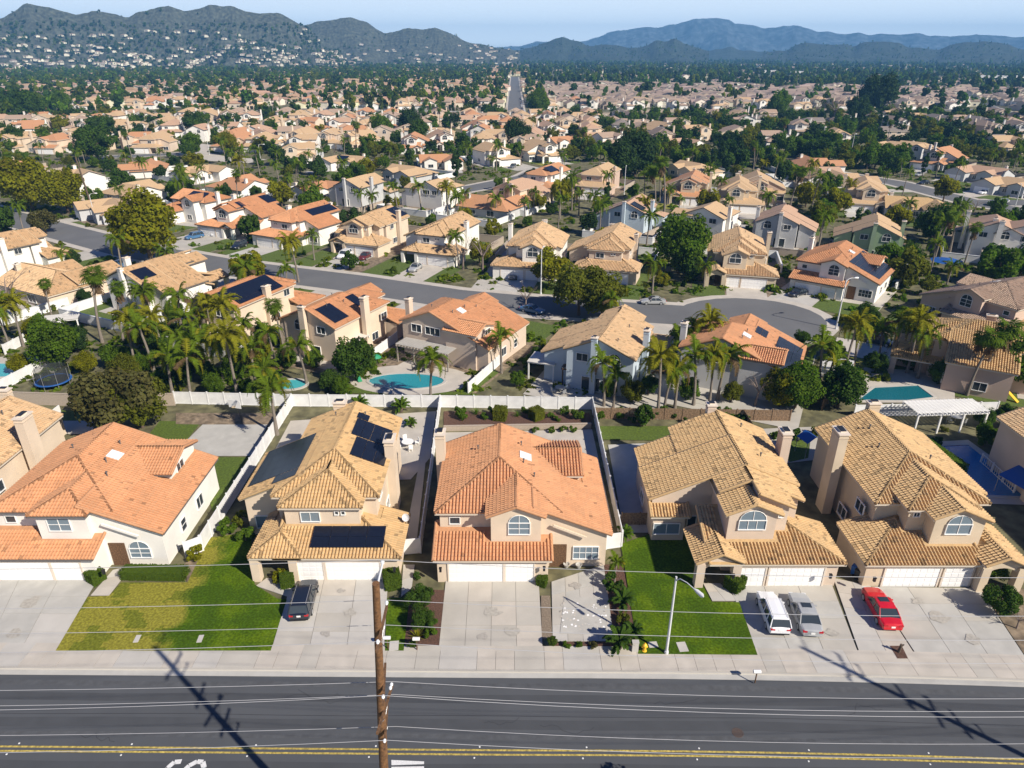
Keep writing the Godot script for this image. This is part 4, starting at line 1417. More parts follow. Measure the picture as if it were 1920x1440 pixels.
	for i in 32:
		var a: Vector2 = line[i]
		var b: Vector2 = line[i + 1]
		bed.poly([Vector3(a.x, .06, a.y - 7.05), Vector3(b.x, .06, b.y - 7.05), Vector3(b.x, .06, b.y - 9.4), Vector3(a.x, .06, a.y - 9.4)], Vector3.UP)
	var walk := struct("pavement", bed, mats.joint)
	var x := -60.0
	while x < 62.0:
		var w: float = [1.5, 1.5, 1.9, 2.4, 3.0][r.randi() % 5]
		var za := kerb(x) - .7
		var zb := kerb(x + w) - .7
		var m := MB.new()
		m.slab(PackedVector2Array([Vector2(.012, za - .012), Vector2(w - .012, zb - .012), Vector2(w - .012, zb - 2.42), Vector2(.012, za - 2.42)]), .06, .118 + r.randf_range(-.004, .004))
		part("slab", m.mesh(), mats[["concrete", "concrete_warm", "concrete_warm", "concrete_old", "concrete_warm"][r.randi() % 5]], walk, Vector3(x, 0, 0))
		x += w
	var far_walk := MB.new()
	for i in 32:
		far_walk.poly([Vector3(line[i].x, .11, line[i].y + 6.75), Vector3(line[i + 1].x, .11, line[i + 1].y + 6.75), Vector3(line[i + 1].x, .11, line[i + 1].y + 9.2), Vector3(line[i].x, .11, line[i].y + 9.2)], Vector3.UP)
		far_walk.poly([Vector3(line[i].x, .0, line[i].y + 6.6), Vector3(line[i + 1].x, .0, line[i + 1].y + 6.6), Vector3(line[i + 1].x, .11, line[i + 1].y + 6.75), Vector3(line[i].x, .11, line[i].y + 6.75)], Vector3(0, 1, -1))
	struct("pavement", far_walk, mats.concrete)
	# lettering for the lane below: its words are read along +x, so each letter lies on its side and only the first rows are in sight
	var s0: Vector2 = Vector2(-23.48, -31.75)
	var s1: Vector2 = Vector2(-20.91, -31.75)
	var sw := s1.x - s0.x
	var arcs := []
	var sp := [Vector2(.30, .04), Vector2(.12, .06), Vector2(.02, .28), Vector2(.04, .62), Vector2(.16, .86), Vector2(.32, .80), Vector2(.44, .50), Vector2(.56, .20), Vector2(.72, .04), Vector2(.88, .06), Vector2(.98, .28), Vector2(.96, .64), Vector2(.86, .84), Vector2(.70, .90)]
	for i in sp.size() - 1:
		var a: Vector2 = Vector2(s0.x + sp[i].x * sw, s0.y + sp[i].y * 1.9)
		var b: Vector2 = Vector2(s0.x + sp[i + 1].x * sw, s0.y + sp[i + 1].y * 1.9)
		var nrm := (b - a).normalized().orthogonal() * .17
		arcs.append([a + nrm, b + nrm, b - nrm, a - nrm])
	letter("road_letter", arcs, "white letter S painted sideways on the lane below the yellow line")
	letter("road_letter", [[Vector2(-8.3, -31.79), Vector2(-6.04, -31.68), Vector2(-6.02, -31.48), Vector2(-8.23, -31.4)], [Vector2(-8.22, -31.28), Vector2(-6, -31.32), Vector2(-5.98, -31.16), Vector2(-8.2, -31.16)]], "white letter bars painted on the lane beside the pole")
	var mh := MB.new()
	mh.lathe([Vector2(.42, .0), Vector2(.40, .012), Vector2(.34, .012), Vector2(.33, .008), Vector2(0, .008)], 20)
	mat("rust", Color(.12, .085, .07), .8, "strong", 2.0)
	tag(part("manhole_cover", mh.mesh(), mats.rust, self, Vector3(Vector2(16.15, -33.91).x, .004, Vector2(16.15, -33.91).y)), "round rusty manhole cover in the asphalt", "manhole cover")

	for q in [[Vector2(11.2, -25.6), .8], [Vector2(20.5, -25.3), .72], [Vector2(-16, -25.6), .6]]:
		plant("round0", q[0], "street tree on the camera's side, known by its shadow on the road", "tree", "", q[1])
	near_row()
	wires_and_lamps()
	yards()
	middle()
	far_town()
	settle_labels()


# ---------------------------------------------------------------- the five and a half houses along the street
func near_row() -> void:
	house(Vector2(-56.9, -61.2), 0, "D", true, "tan", "cream", 0, "tan tile house cut off at left edge, cream walls and tall chimney")
	house(Vector2(-40.3, -58.2), 0, "G", false, "orange", "white", 0, "big white house with plain orange tile roof and skylight on near street", "houses on the near street")
	house(Vector2(-18, -58), 0, "B", false, "straw", "cream", 0, "straw tile house with black solar panels on three slopes, dark car in drive", "houses on the near street",
		[[0, 1.0, -8.0, -4.6, .9, 4.6], [0, 1.0, -4.5, -1.0, 1.5, 4.8], [0, 1.0, -9.3, -8.1, .8, 2.0], [1, -1.0, -6.6, .2, .9, 6.3], [1, -1.0, .25, 1.6, .9, 3.3], [3, 1.0, -.4, 6.3, 3.5, 5.7]])
	house(Vector2(1, -58), 0, "A", false, "orange", "cream", 0, "cream house with orange tile roof, arched gable window and skylight, middle of near street", "houses on the near street")
	house(Vector2(22.5, -58), 0, "C", false, "straw", "tan", 0, "straw tile house with arched porch, white and silver cars in drive", "houses on the near street")
	house(Vector2(38.7, -58), 0, "D", false, "straw", "sand", 0, "straw tile house with tall chimney beside the drive of the red car", "houses on the near street")
	house(Vector2(61, -58.5), 0, "B", true, "tan", "tan", 1, "tan tile house past the blue pool at right edge", "houses on the near street")
	# satellite dish at the eave of the solar house
	var d := MB.new()
	d.lathe([Vector2(0, 0), Vector2(.22, .04), Vector2(.38, .14), Vector2(.36, .14), Vector2(.2, .06), Vector2(0, .03)], 14)
	var o := thing("satellite_dish", "white satellite dish on the roof corner of the solar house", "satellite dish", Vector3(Vector2(-10.14, -54.32).x, 3.5, Vector2(-10.14, -54.32).y))
	part("dish", d.mesh(), mats.white, o, Vector3(0, .2, 0), Basis(Vector3(1, 0, .3).normalized(), 1.1))
	var st := MB.new()
	st.tube([Vector3(0, -.5, 0), Vector3(0, .2, 0)], [.03], 5)
	st.tube([Vector3(0, .15, .1), Vector3(.05, .3, .5)], [.02], 4)
	part("mast", st.mesh(), mats.metal, o)

	# drives and pavings, with joints
	var cc := ["concrete", "concrete", "concrete_warm", "concrete_old"]
	slabs("driveway", [Vector2(-48.47, -41.28), Vector2(-37.01, -41.28)], [Vector2(-52.61, -49.76), Vector2(-38.17, -49.62)], 4, 4, ["concrete_grey", "concrete", "concrete_grey"], .11, 1)
	slabs("path", [Vector2(-37.7, -47.68), Vector2(-36.03, -47.68)], [Vector2(-37.45, -51.07), Vector2(-35.95, -51.67)], 1, 3, cc, .105, 2)
	slabs("driveway", [Vector2(-19.56, -41.28), Vector2(-10.39, -41.28)], [Vector2(-20.26, -49.76), Vector2(-11.41, -49.76)], 3, 4, cc, .11, 3)
	slabs("path", [Vector2(-23.32, -48.92), Vector2(-19.73, -47.42)], [Vector2(-22.68, -49.98), Vector2(-20.02, -49.62)], 2, 1, cc, .1, 4)
	slabs("path", [Vector2(-9.91, -47.55), Vector2(-9.09, -48.57)], [Vector2(-10.32, -51.82), Vector2(-9.21, -51.82)], 1, 4, cc, .1, 5)
	slabs("driveway", [Vector2(-5.97, -41.28), Vector2(2.51, -41.28)], [Vector2(-6.1, -49.76), Vector2(2.46, -49.76)], 4, 3, ["concrete_warm", "concrete_old", "concrete_old"], .11, 6)
	slabs("path", [Vector2(3.35, -42.35), Vector2(8.45, -42.35)], [Vector2(3.62, -49.48), Vector2(8.7, -51.82)], 4, 4, ["concrete_grey", "concrete", "concrete_old"], .1, 7)
	slabs("brick_strip", [Vector2(2.47, -42.58), Vector2(3.36, -42.58)], [Vector2(2.58, -47.68), Vector2(3.39, -47.68)], 1, 4, ["gravel"], .105, 8)
	slabs("driveway", [Vector2(19.84, -40.78), Vector2(27.95, -40.67)], [Vector2(19.76, -49.06), Vector2(29.2, -49.06)], 3, 4, ["concrete_old", "concrete_grey", "concrete_grey"], .11, 9)
	slabs("driveway", [Vector2(28.03, -40.67), Vector2(32.52, -40.56)], [Vector2(29.69, -49.98), Vector2(32.64, -48.92)], 2, 5, ["concrete_warm", "concrete_warm", "concrete"], .108, 10)
	slabs("driveway", [Vector2(32.6, -40.56), Vector2(41.22, -40.46)], [Vector2(32.68, -48.78), Vector2(42.34, -48.64)], 3, 4, ["concrete_grey", "concrete_old", "concrete_grey"], .11, 11)
	slabs("path", [Vector2(17.72, -47.02), Vector2(20.09, -47.02)], [Vector2(17.48, -49.27), Vector2(19.04, -49.27)], 2, 2, cc, .1, 12)
	sheet("stone_paving", [Vector2(4.01, -43.16), Vector2(8.01, -43.04), Vector2(8.08, -47.42), Vector2(4.66, -47.42)], "concrete_grey", .117)
	# pale stones set in the paving
	var rr := RandomNumberGenerator.new()
	rr.seed = 21
	var stones := thing("stone_patch", "patch of pale broken stones in the paved court beside drive", "paving", Vector3(Vector2(6.21, -45.16).x, .122, Vector2(6.21, -45.16).y))
	for i in 90:
		var q := Vector2(rr.randf_range(-2.0, 2.0), rr.randf_range(-1.6, 1.6))
		var m := MB.new()
		var pts := PackedVector2Array()
		var n := 5
		for k in n: pts.append(Vector2(cos(TAU * k / n), sin(TAU * k / n)) * rr.randf_range(.06, .15))
		m.slab(pts, 0, .012)
		part("stone", m.mesh(), mats[["door_white", "concrete", "concrete_warm"][i % 3]], stones, Vector3(q.x, 0, q.y))
	mat("stain", Color(.445, .415, .36), .85, "mottle", .3)
	# bare square with a stump between the drives
	sheet("soil_patch", [Vector2(30.92, -41.83), Vector2(31.88, -41.83), Vector2(31.72, -40.51), Vector2(30.87, -40.51)], "mulch", .125)
	var stump := MB.new()
	stump.tube([Vector3(0, 0, 0), Vector3(.05, .5, 0), Vector3(.0, .9, .05)], [.14, .11, .1], 7)
	stump.tube([Vector3(.03, .5, 0), Vector3(.25, .85, 0)], [.06, .05], 6)
	tag(part("tree_stump", stump.mesh(), mats.bark, self, Vector3(Vector2(31.28, -41.17).x, .12, Vector2(31.28, -41.17).y)), "cut tree stump in bare square beside red car's drive", "stump")
	# lawns and beds
	turf([Vector2(-37.04, -41.33), Vector2(-37.83, -47.48), Vector2(-36, -47.62), Vector2(-35.77, -49.34), Vector2(-29.71, -49.34), Vector2(-30.31, -55.81), Vector2(-26.43, -56.66), Vector2(-23.46, -49.06), Vector2(-20.88, -47.28), Vector2(-19.98, -47.15), Vector2(-19.58, -41.33)], -28.7, 11)
	sheet("planting_bed", [Vector2(-29.71, -49.34), Vector2(-31.11, -51.82), Vector2(-30.22, -54), Vector2(-30.31, -55.81)], "earth", .095)
	turf([Vector2(-10.31, -41.33), Vector2(-11.1, -47.28), Vector2(-9.13, -47.42), Vector2(-8.79, -41.33)], -999.0, 12)
	sheet("planting_bed", [Vector2(-8.79, -41.33), Vector2(-9.18, -48.5), Vector2(-6.07, -48.36), Vector2(-5.98, -41.33)], "mulch", .1)
	sheet("planting_bed", [Vector2(3.29, -41.33), Vector2(3.34, -42.29), Vector2(8.44, -42.29), Vector2(8.7, -51.82), Vector2(10.52, -51.82), Vector2(10.22, -41.33)], "mulch", .095)
	turf([Vector2(10.17, -41), Vector2(10.47, -46.89), Vector2(10.74, -54.81), Vector2(14.3, -56.66), Vector2(18.34, -56.66), Vector2(17.36, -49.2), Vector2(17.64, -46.89), Vector2(20.08, -46.82), Vector2(19.79, -40.89)], -999.0, 13)
	sheet("planting_bed", [Vector2(42.4, -48.5), Vector2(48.29, -48.5), Vector2(44.85, -40.46), Vector2(41.26, -40.46)], "earth", .1)

	# oil and water stains on the concrete, garage lamps
	for q in [[Vector2(-15.39, -48.23), .5], [Vector2(-14.11, -45.6), .8], [Vector2(-15.6, -43.16), .6], [Vector2(-1.62, -45.6), 1.0], [Vector2(-2.44, -42.87), .6], [Vector2(0, -43.45), .8], [Vector2(-42.45, -46.89), 1.1], [Vector2(-41.46, -43.16), .9], [Vector2(21.6, -43.75), .9], [Vector2(25.23, -46.23), 1.0], [Vector2(26.75, -43.16), .8], [Vector2(36.67, -44.97), 1.2], [Vector2(38, -42.58), .9], [Vector2(35.85, -46.89), .8], [Vector2(5.83, -48.92), .7]]:
		var so := PackedVector2Array()
		var n := 11
		for k in n: so.append(q[0] + Vector2(cos(TAU * k / n) * 1.2, sin(TAU * k / n)) * q[1] * rr.randf_range(.35, .8))
		sheet("concrete_stain", Array(so), "oil" if q[1] < .75 else "stain", .118)
	for q in [Vector2(-6.43, -49.01), Vector2(2.89, -49.15), Vector2(-10.56, -49.01), Vector2(19.63, -48.17), Vector2(28.26, -48.17), Vector2(31.96, -47.75), Vector2(-36.53, -48.73)]:
		var lm := MB.new(); lm.box(Vector3(0, 0, 0), Vector3(.2, .36, .2)); lm.box(Vector3(0, .22, 0), Vector3(.26, .06, .26))
		tag(part("wall_lantern", lm.mesh(), mats.black, self, Vector3(q.x, 1.95, q.y + .12)), "small black wall lantern beside a garage door", "lantern")

	# cars
	car(Vector2(-18.05, -44.11), Vector2(-18.42, -49.34), "wagon", "car_black", "dark blue-black estate car on the drive of the solar house")
	car(Vector2(22.2, -42.63), Vector2(22.48, -47.68), "wagon", "car_white", "white estate car with roof rails beside the silver saloon")
	car(Vector2(24.83, -42.58), Vector2(25.24, -47.42), "sedan", "car_silver", "silver saloon with sunroof beside the white estate car")
	car(Vector2(31.8, -43.28), Vector2(32.07, -48.09), "sedan", "car_red", "red saloon parked between two garages on the concrete")

	# planting in front
	hedge(Vector2(-36.08, -50.34), Vector2(-30.07, -50.19), 1.3, .95, "long low clipped hedge under the white house's arched window")
	plant("clip", Vector2(-38.17, -49.62), "boxy clipped bush by the white house's garage corner", "shrub", "", 1.25)
	plant("clip", Vector2(-20.44, -49.06), "boxy clipped bush by the dark car's nose", "shrub", "", 1.2)
	plant("shrub0", Vector2(-21.25, -49.62), "yellow-green upright shrub in the solar house's porch", "shrub", "", 1.3, "leaf_yellow")
	plant("clip", Vector2(-10.9, -49.06), "tall clipped bush at the right end of the solar house's garage", "shrub", "", 1.5)
	plant("clip", Vector2(2.73, -49.2), "small clipped bush at the middle house's garage corner", "shrub", "", .9)
	plant("clip", Vector2(20.13, -48.64), "wide clipped bush beside the arched porch", "shrub", "", 1.45)
	plant("ball", Vector2(3.28, -41.89), "round clipped bush at the drive corner by the pavement", "shrub", "", 1.15)
	for q in [[Vector2(4.45, -41.78),.62,"leaf_mid"], [Vector2(5.5, -41.83),.58,"leaf_mid"], [Vector2(6.63, -41.72),.7,"leaf_brown"]]: plant("shrub0", q[0], "little dark mound bush in the red bed along the pavement", "shrub", "mound bushes along the pavement", q[1], q[2])
	for q in [[Vector2(9.64, -46.36),1.35,"upper"], [Vector2(8.72, -41.72),1.45,"lower"]]: plant("sago", q[0], "dark spreading sago palm, %s of two beside the stone court" % q[2], "sago palm", "", q[1], "leaf_dark")
	plant("sago", Vector2(9.99, -42.87), "sago palm near the yellow hydrant", "sago palm", "", 1.1, "leaf_dark")
	plant("queen0", Vector2(9.4, -49.48), "young yellow-green palm at the lawn edge by the paved court", "palm", "", .45)
	plant("shrub1", Vector2(9.18, -48.57), "dark shrub under the young palm by the court", "shrub", "", 1.7, "leaf_dark")
	plant("shrub0", Vector2(9.46, -44.48), "yellowish shrub between the two sago palms", "shrub", "", 1.0, "leaf_olive")
	plant("spread0", Vector2(-8.07, -46.11), "dark leafy shrub tree at the head of the red bed", "shrub", "", .34, "leaf_dark")
	plant("spread1", Vector2(-7.33, -43.75), "dark bushy shrub in the middle of the red bed", "shrub", "", .3, "leaf_dark")
	plant("spiky", Vector2(-7.84, -42.75), "spiky yellow plant in the red bed", "plant", "", 1.0, "frond_yellow")
	plant("shrub1", Vector2(-6.83, -42.87), "small round shrub beside the spiky plant", "shrub", "", 1.0)
	plant("shrub0", Vector2(-8.08, -41.83), "low green shrub at the lower end of the red bed", "shrub", "", .8)
	plant("shrub0", Vector2(-8.78, -49.98), "dark shrubs along the side path between houses", "shrub", "", .7, "leaf_dark")
	for q in [[Vector2(-27.7, -57.97),"leaf_olive"], [Vector2(-28.59, -56.66),"leaf_mid"], [Vector2(-26.43, -55.39),"leaf_mid"]]: plant("shrub1", q[0], "bushy green shrub against the white side fence", "shrub", "shrubs by the white side fence", 1.7, q[1])
	plant("shrub1", Vector2(-30.16, -52.59), "yellow-green bush at the white house's right corner", "shrub", "", 1.5, "leaf_yellow")
	plant("spread2", Vector2(42.02, -45.6), "dark shrub beside the drive at right", "shrub", "", .42, "leaf_dark")
	plant("bare0", Vector2(42.52, -43.75), "leafless shrub in bare ground at right", "shrub", "", .4)
	plant("spread1", Vector2(44.28, -49.98), "green shrub in front of the right house's porch", "shrub", "", .32, "leaf_mid")
	plant("sago", Vector2(11.2, -55.81), "small palm bush at the fence corner by the lawn", "sago palm", "", 1.1)

	# small street things
	var hy := thing("fire_hydrant", "yellow fire hydrant on the lawn corner beside the pavement", "fire hydrant", Vector3(Vector2(10.74, -41.33).x, .1, Vector2(10.74, -41.33).y))
	var hb := MB.new()
	hb.lathe([Vector2(0, 0), Vector2(.2, 0), Vector2(.2, .06), Vector2(.14, .08), Vector2(.14, .55), Vector2(.19, .57), Vector2(.19, .63), Vector2(.15, .7), Vector2(.06, .78), Vector2(.05, .84), Vector2(0, .85)], 12)
	part("barrel", hb.mesh(), mats.hydrant, hy)
	for a in [0.0, PI / 2, PI]:
		var nz := MB.new()
		nz.tube([Vector3(0, .45, 0), Vector3(cos(a) * .24, .45, sin(a) * .24)], [.075], 8)
		part("outlet", nz.mesh(), mats.hydrant, hy)
	for q in [[Vector2(11.55, -41.95), .75, .6, "pale utility hatch on the lawn beside the hydrant"], [Vector2(13.91, -41.72), .75, 1.0, "grey utility hatch on the lawn right of the lamp"], [Vector2(-31.02, -42.58), .4, .8, "small meter hatch on the dry lawn"], [Vector2(-25.8, -42.58), .4, .8, "small meter hatch on the green lawn"], [Vector2(-9.65, -41.83), .75, 1.0, "grey hatch on the small lawn by the pole"]]:
		var b := MB.new()
		b.box(Vector3(0, .03, 0), Vector3(q[1], .06, q[2]))
		b.box(Vector3(.1, .065, .1), Vector3(.12, .02, .05))
		tag(part("utility_hatch", b.mesh(), mats.concrete, self, Vector3(q[0].x, .1, q[0].y), Basis(Vector3.UP, .1)), q[3], "utility hatch")
	var ub := MB.new()
	ub.box(Vector3(0, .5, 0), Vector3(.5, 1.0, .3))
	ub.box(Vector3(0, 1.02, 0), Vector3(.56, .05, .36))
	tag(part("utility_box", ub.mesh(), mats.concrete, self, Vector3(Vector2(9.96, -41.33).x, .1, Vector2(9.96, -41.33).y)), "pale upright utility box left of the hydrant", "utility box")
	for q in [[Vector2(18.71, -38.17), "white mailbox at the kerb by the lawn"], [Vector2(-7.72, -41.44), "white mailbox over the spiky plant"], [Vector2(-10.09, -41.55), "small white mailbox beside the pole's lawn"]]:
		var mbx := thing("mailbox", q[1], "mailbox", Vector3(q[0].x, .1, q[0].y))
		var po := MB.new(); po.tube([Vector3(0, 0, 0), Vector3(0, 1.05, 0)], [.05], 6)
		part("post", po.mesh(), mats.wood, mbx)
		var bx := MB.new()
		bx.tube([Vector3(-.28, 1.2, 0), Vector3(.28, 1.2, 0)], [.15], 8)
		part("box", bx.mesh(), mats.white, mbx)
	# bins and things at the side of the houses
	for q in [[Vector2(31.79, -50.49), "blue_plastic", "blue wheeled bin in the shade between the two garages"], [Vector2(31.86, -49.98), "black", "dark wheeled bin beside the blue bin"]]:
		var bn := thing("wheeled_bin", q[2], "bin", Vector3(q[0].x, .08, q[0].y))
		var bb := MB.new()
		bb.lathe([Vector2(0, .05), Vector2(.3, .05), Vector2(.38, .95), Vector2(.4, .95), Vector2(.4, 1.0), Vector2(0, 1.08)], 4)
		part("body", bb.mesh(), mats[q[1]], bn)
		var wl := MB.new(); wl.tube([Vector3(-.3, .1, .25), Vector3(.3, .1, .25)], [.1], 8)
		part("wheels", wl.mesh(), mats.rubber, bn)
	# the little pot bench by the window of the middle house
	for q in [[Vector2(5.13, -51.45), "terracotta pot beside the middle house's entry"], [Vector2(6.28, -51.37), "low stone pot under the middle house's front window"]]:
		var pt := MB.new()
		pt.lathe([Vector2(0, 0), Vector2(.18, 0), Vector2(.3, .4), Vector2(.33, .42), Vector2(.28, .42), Vector2(.2, .3), Vector2(0, .3)], 10)
		tag(part("plant_pot", pt.mesh(), mats.concrete_grey, self, Vector3(q[0].x, .1, q[0].y)), q[1], "pot")


# ---------------------------------------------------------------- poles, wires, lamps
func crossarm(o: Node3D, y: float, half: float, turn: float, ins: Array) -> void:
	var a := MB.new()
	a.box(Vector3(0, y, .18), Vector3(half * 2, .14, .11))
	var b := Basis(Vector3.UP, turn)
	var q := part("crossarm", a.mesh(), mats.wood, o, Vector3.ZERO, b)
	var i0 := MB.new()
	i0.lathe([Vector2(.02, 0), Vector2(.02, .08), Vector2(.075, .1), Vector2(.05, .14), Vector2(.085, .18), Vector2(.05, .24), Vector2(0, .27)], 8)
	for k in ins: part("insulator", i0.mesh(), mats.lamp_clear, q, Vector3(k, y + .06, .18))
	var br := MB.new()
	for s in [-1, 1]: br.tube([Vector3(s * half * .6, y - .06, .16), Vector3(0, y - .7, .16)], [.02], 4)
	part("brace", br.mesh(), mats.metal, q).set_meta("kind", "stuff")

func big_pole(at: Vector2, label: String) -> Node3D:
	var o := thing("utility_pole", label, "utility pole", Vector3(at.x, 0, at.y))
	var p := MB.new()
	p.tube([Vector3.ZERO, Vector3(0, 8, 0), Vector3(0, 16, 0), Vector3(0, 23.75, 0)], [.28, .245, .205, .16], 12)
	part("shaft", p.mesh(), mats.wood_pole, o)
	for k in [[23.45, -1.6], [20.0, -1.2], [13.6, -.9]]:
		var a := MB.new()
		a.tube([Vector3(0, k[0] - .1, 0), Vector3(0, k[0] - .02, k[1] * .5), Vector3(0, k[0], k[1])], [.06, .05, .05], 6)
		a.lathe([Vector2(.03, 0), Vector2(.09, .03), Vector2(.06, .08), Vector2(.1, .12), Vector2(.06, .16), Vector2(0, .17)], 8, Vector3(0, k[0], k[1]))
		part("post_insulator", a.mesh(), mats.galvanised, o)
	crossarm(o, 21.25, 1.35, PI / 2, [-1.0, 1.3])
	crossarm(o, 17.8, 1.15, PI / 2 + .12, [-.9])
	crossarm(o, 16.2, 1.35, PI / 2 - .1, [1.2, 1.0])
	crossarm(o, 14.9, 1.2, PI / 2 + .1, [-.9])
	var c := MB.new()
	c.tube([Vector3(.34, 0, 0), Vector3(.31, 9.4, 0)], [.05], 6)
	part("cable_guard", c.mesh(), mats.galvanised, o)
	var d := MB.new()
	d.tube([Vector3(-.2, .1, .05), Vector3(-.18, 18, .03)], [.015], 4)
	part("ground_wire", d.mesh(), mats.black, o)
	var t := MB.new()
	t.tube([Vector3(-.35, 8.3, .25), Vector3(-.35, 8.9, .25)], [.16], 8)
	part("terminal", t.mesh(), mats.galvanised, o)
	return o

func wires_and_lamps() -> void:
	var pa := Vector2(-5.75, -22.75)
	var pb := Vector2(47.2, -22.6)
	var pole := big_pole(Vector2(-6.97, -22.75), "tall brown wooden utility pole standing in front of the street")
	pole.rotation.z = -atan(1.22 / 23.75)
	big_pole(pb, "tall wooden utility pole past the right edge, seen by its shadow")
	# each wire: pixel heights on the near pole became heights above the ground; spans sag towards both sides
	var hs := [[23.63, -1.6, .6, .95], [21.59, -1.3, .6, .9], [20.18, -1.2, .6, .88], [21.43, 1.0, .75, 1.2], [16.54, -1.2, .65, 1.1], [15.9, -1.0, .85, 1.1], [18.08, .9, 1.05, 1.3], [13.77, -.9, .7, 1.2], [15.14, .9, .95, 1.15], [9.0, .25, .7, .9]]
	for i in hs.size():
		var q = hs[i]
		var w := MB.new()
		var path := []
		for span in [[-58.5, pa.x, q[2]], [pa.x, pb.x, q[3]], [pb.x, 101.0, q[3]]]:
			for k in 14:
				var t := k / 14.0
				path.append(Vector3(lerpf(span[0], span[1], t), q[0] - 4.0 * span[2] * t * (1.0 - t), lerpf(pa.y, pb.y, t if span[0] == pa.x else 0.0 if span[0] < pa.x else 1.0) + q[1]))
		w.tube(path, [.013 if i < 9 else .02], 5)
		tag(part("power_line", w.mesh(), mats.wire if i < 9 else mats.black, self), "thin overhead wire strung along the street, %s of ten counted down the photo" % (["first", "second", "third", "fourth", "fifth", "sixth", "seventh", "eighth", "ninth", "tenth"][i]), "power line")
	street_lamp(Vector2(Vector2(12.48, -41.11).x, Vector2(12.48, -41.11).y), PI * .2, 8.0, "grey street lamp on the lawn edge beside the pavement, near street")
	for q in [[Vector2(56.66, -113.49), 9.0, "white street lamp beside the turning circle"], [Vector2(5.77, -132.94), 9.0, "street lamp on the verge by the bare tree, curved street"], [Vector2(-119, -198.91), 7.5, "street lamp beside the big round tree at left"], [Vector2(-141.96, -339.98), 8.0, "street lamp at the far left side street"], [Vector2(-107.73, -309.46), 8.0, "street lamp before the white gabled house, left"], [Vector2(125.76, -196.87), 8.0, "street lamp by the side street at right"], [Vector2(151.46, -211.26), 8.0, "street lamp at the right edge, side street"], [Vector2(158.98, -339.98), 9.0, "street lamp among the palms, upper right"], [Vector2(37.97, -239.67), 9.0, "slim street lamp beside the dark pine, middle"]]:
		street_lamp(q[0], rng.randf_range(2.0, 4.0), q[1], q[2])
	var wp := thing("utility_pole", "dark wooden pole rising before the tan house, left side street", "utility pole", Vector3(Vector2(-121.2, -202.41).x - 1.0, 0, Vector2(-121.2, -202.41).y - 2.0))
	var m := MB.new()
	m.tube([Vector3.ZERO, Vector3(-1.2, 17, 0)], [.3, .2], 8)
	part("shaft", m.mesh(), mats.bark, wp)
	m = MB.new()
	m.tube([Vector3(-1.1, 15.2, -1.0), Vector3(-1.1, 15.2, 1.0)], [.09], 5)
	part("crossarm", m.mesh(), mats.bark, wp)


# ---------------------------------------------------------------- back gardens of the near street and of the row behind
func pool(pts: Array, deck: Array, water: String, label: String) -> void:
	if deck.size(): sheet("pool_deck", deck, "concrete_warm", .05)
	var c := Vector2.ZERO
	for q in pts: c += q / pts.size()
	var o := thing("swimming_pool", label, "pool", Vector3(c.x, 0.0, c.y))
	var w := MB.new()
	var inner := PackedVector2Array()
	var rim := MB.new()
	for q in pts: inner.append(q - c)
	w.slab(inner, .10, .10)
	part("water", w.mesh(), mats[water], o)
	for i in pts.size():
		var a: Vector2 = pts[i] - c
		var b: Vector2 = pts[(i + 1) % pts.size()] - c
		var ao := a + a.normalized() * .45
		var bo := b + b.normalized() * .45
		rim.poly([Vector3(a.x, .17, a.y), Vector3(b.x, .17, b.y), Vector3(bo.x, .17, bo.y), Vector3(ao.x, .17, ao.y)], Vector3.UP)
		rim.poly([Vector3(a.x, .17, a.y), Vector3(b.x, .17, b.y), Vector3(b.x, .02, b.y), Vector3(a.x, .02, a.y)], Vector3(-a.x, 0, -a.y))
		rim.poly([Vector3(ao.x, .17, ao.y), Vector3(bo.x, .17, bo.y), Vector3(bo.x, .02, bo.y), Vector3(ao.x, .02, ao.y)], Vector3(a.x, 0, a.y))
	part("coping", rim.mesh(), mats.concrete, o)
	blocked.append([c.x, c.y, 6.0])

func oval(c: Vector2, rx: float, rz: float, turn := 0.0, waist := 0.0, n := 22) -> Array:
	var out := []
	for i in n:
		var w := TAU * i / n
		var k := 1.0 - waist * maxf(0.0, cos(w + 1.7))
		out.append(c + Vector2(cos(w) * rx * k, sin(w) * rz * k).rotated(turn))
	return out

func patio_cover(at: Vector2, deg: float, w: float, d: float, h: float, style: String, label: String) -> void:
	var o := thing("patio_cover", label, "patio cover", Vector3(at.x, 0, at.y), deg_to_rad(deg))
	var pm := MB.new(); pm.box(Vector3(0, h / 2, 0), Vector3(.18, h, .18))
	var material: StandardMaterial3D = mats[{"white": "white", "wood": "wood_grey", "canvas": "white", "dark": "wood"}[style]]
	var pmm := pm.mesh()
	var n := maxi(2, int(w / 3.0) + 1)
	for i in n: part("post", pmm, material, o, Vector3(-w / 2 + .2 + (w - .4) * i / (n - 1), 0, d / 2 - .2))
	var bm := MB.new(); bm.box(Vector3.ZERO, Vector3(w, .22, .14))
	for z in [d / 2 - .2, -d / 2 + .2]: part("beam", bm.mesh(), material, o, Vector3(0, h + .1, z))
	if style == "canvas":
		var c := MB.new(); c.box(Vector3(0, h + .32, 0), Vector3(w, .06, d), Basis(Vector3.RIGHT, .05))
		part("sheet", c.mesh(), mats.canvas, o)
	else:
		var rm := MB.new(); rm.box(Vector3.ZERO, Vector3(.07, .18, d + .5))
		var rmm := rm.mesh()
		for i in int(w / .55): part("rafter", rmm, material, o, Vector3(-w / 2 + .3 + i * .55, h + .3, 0))
		var sm := MB.new(); sm.box(Vector3.ZERO, Vector3(w, .04, .1))
		var smm := sm.mesh()
		for i in int(d / .22): part("slat", smm, mats.canvas if style == "wood" else material, o, Vector3(0, h + .415, -d / 2 + .1 + i * .22))
	blocked.append([at.x, at.y, maxf(w, d) * .45])

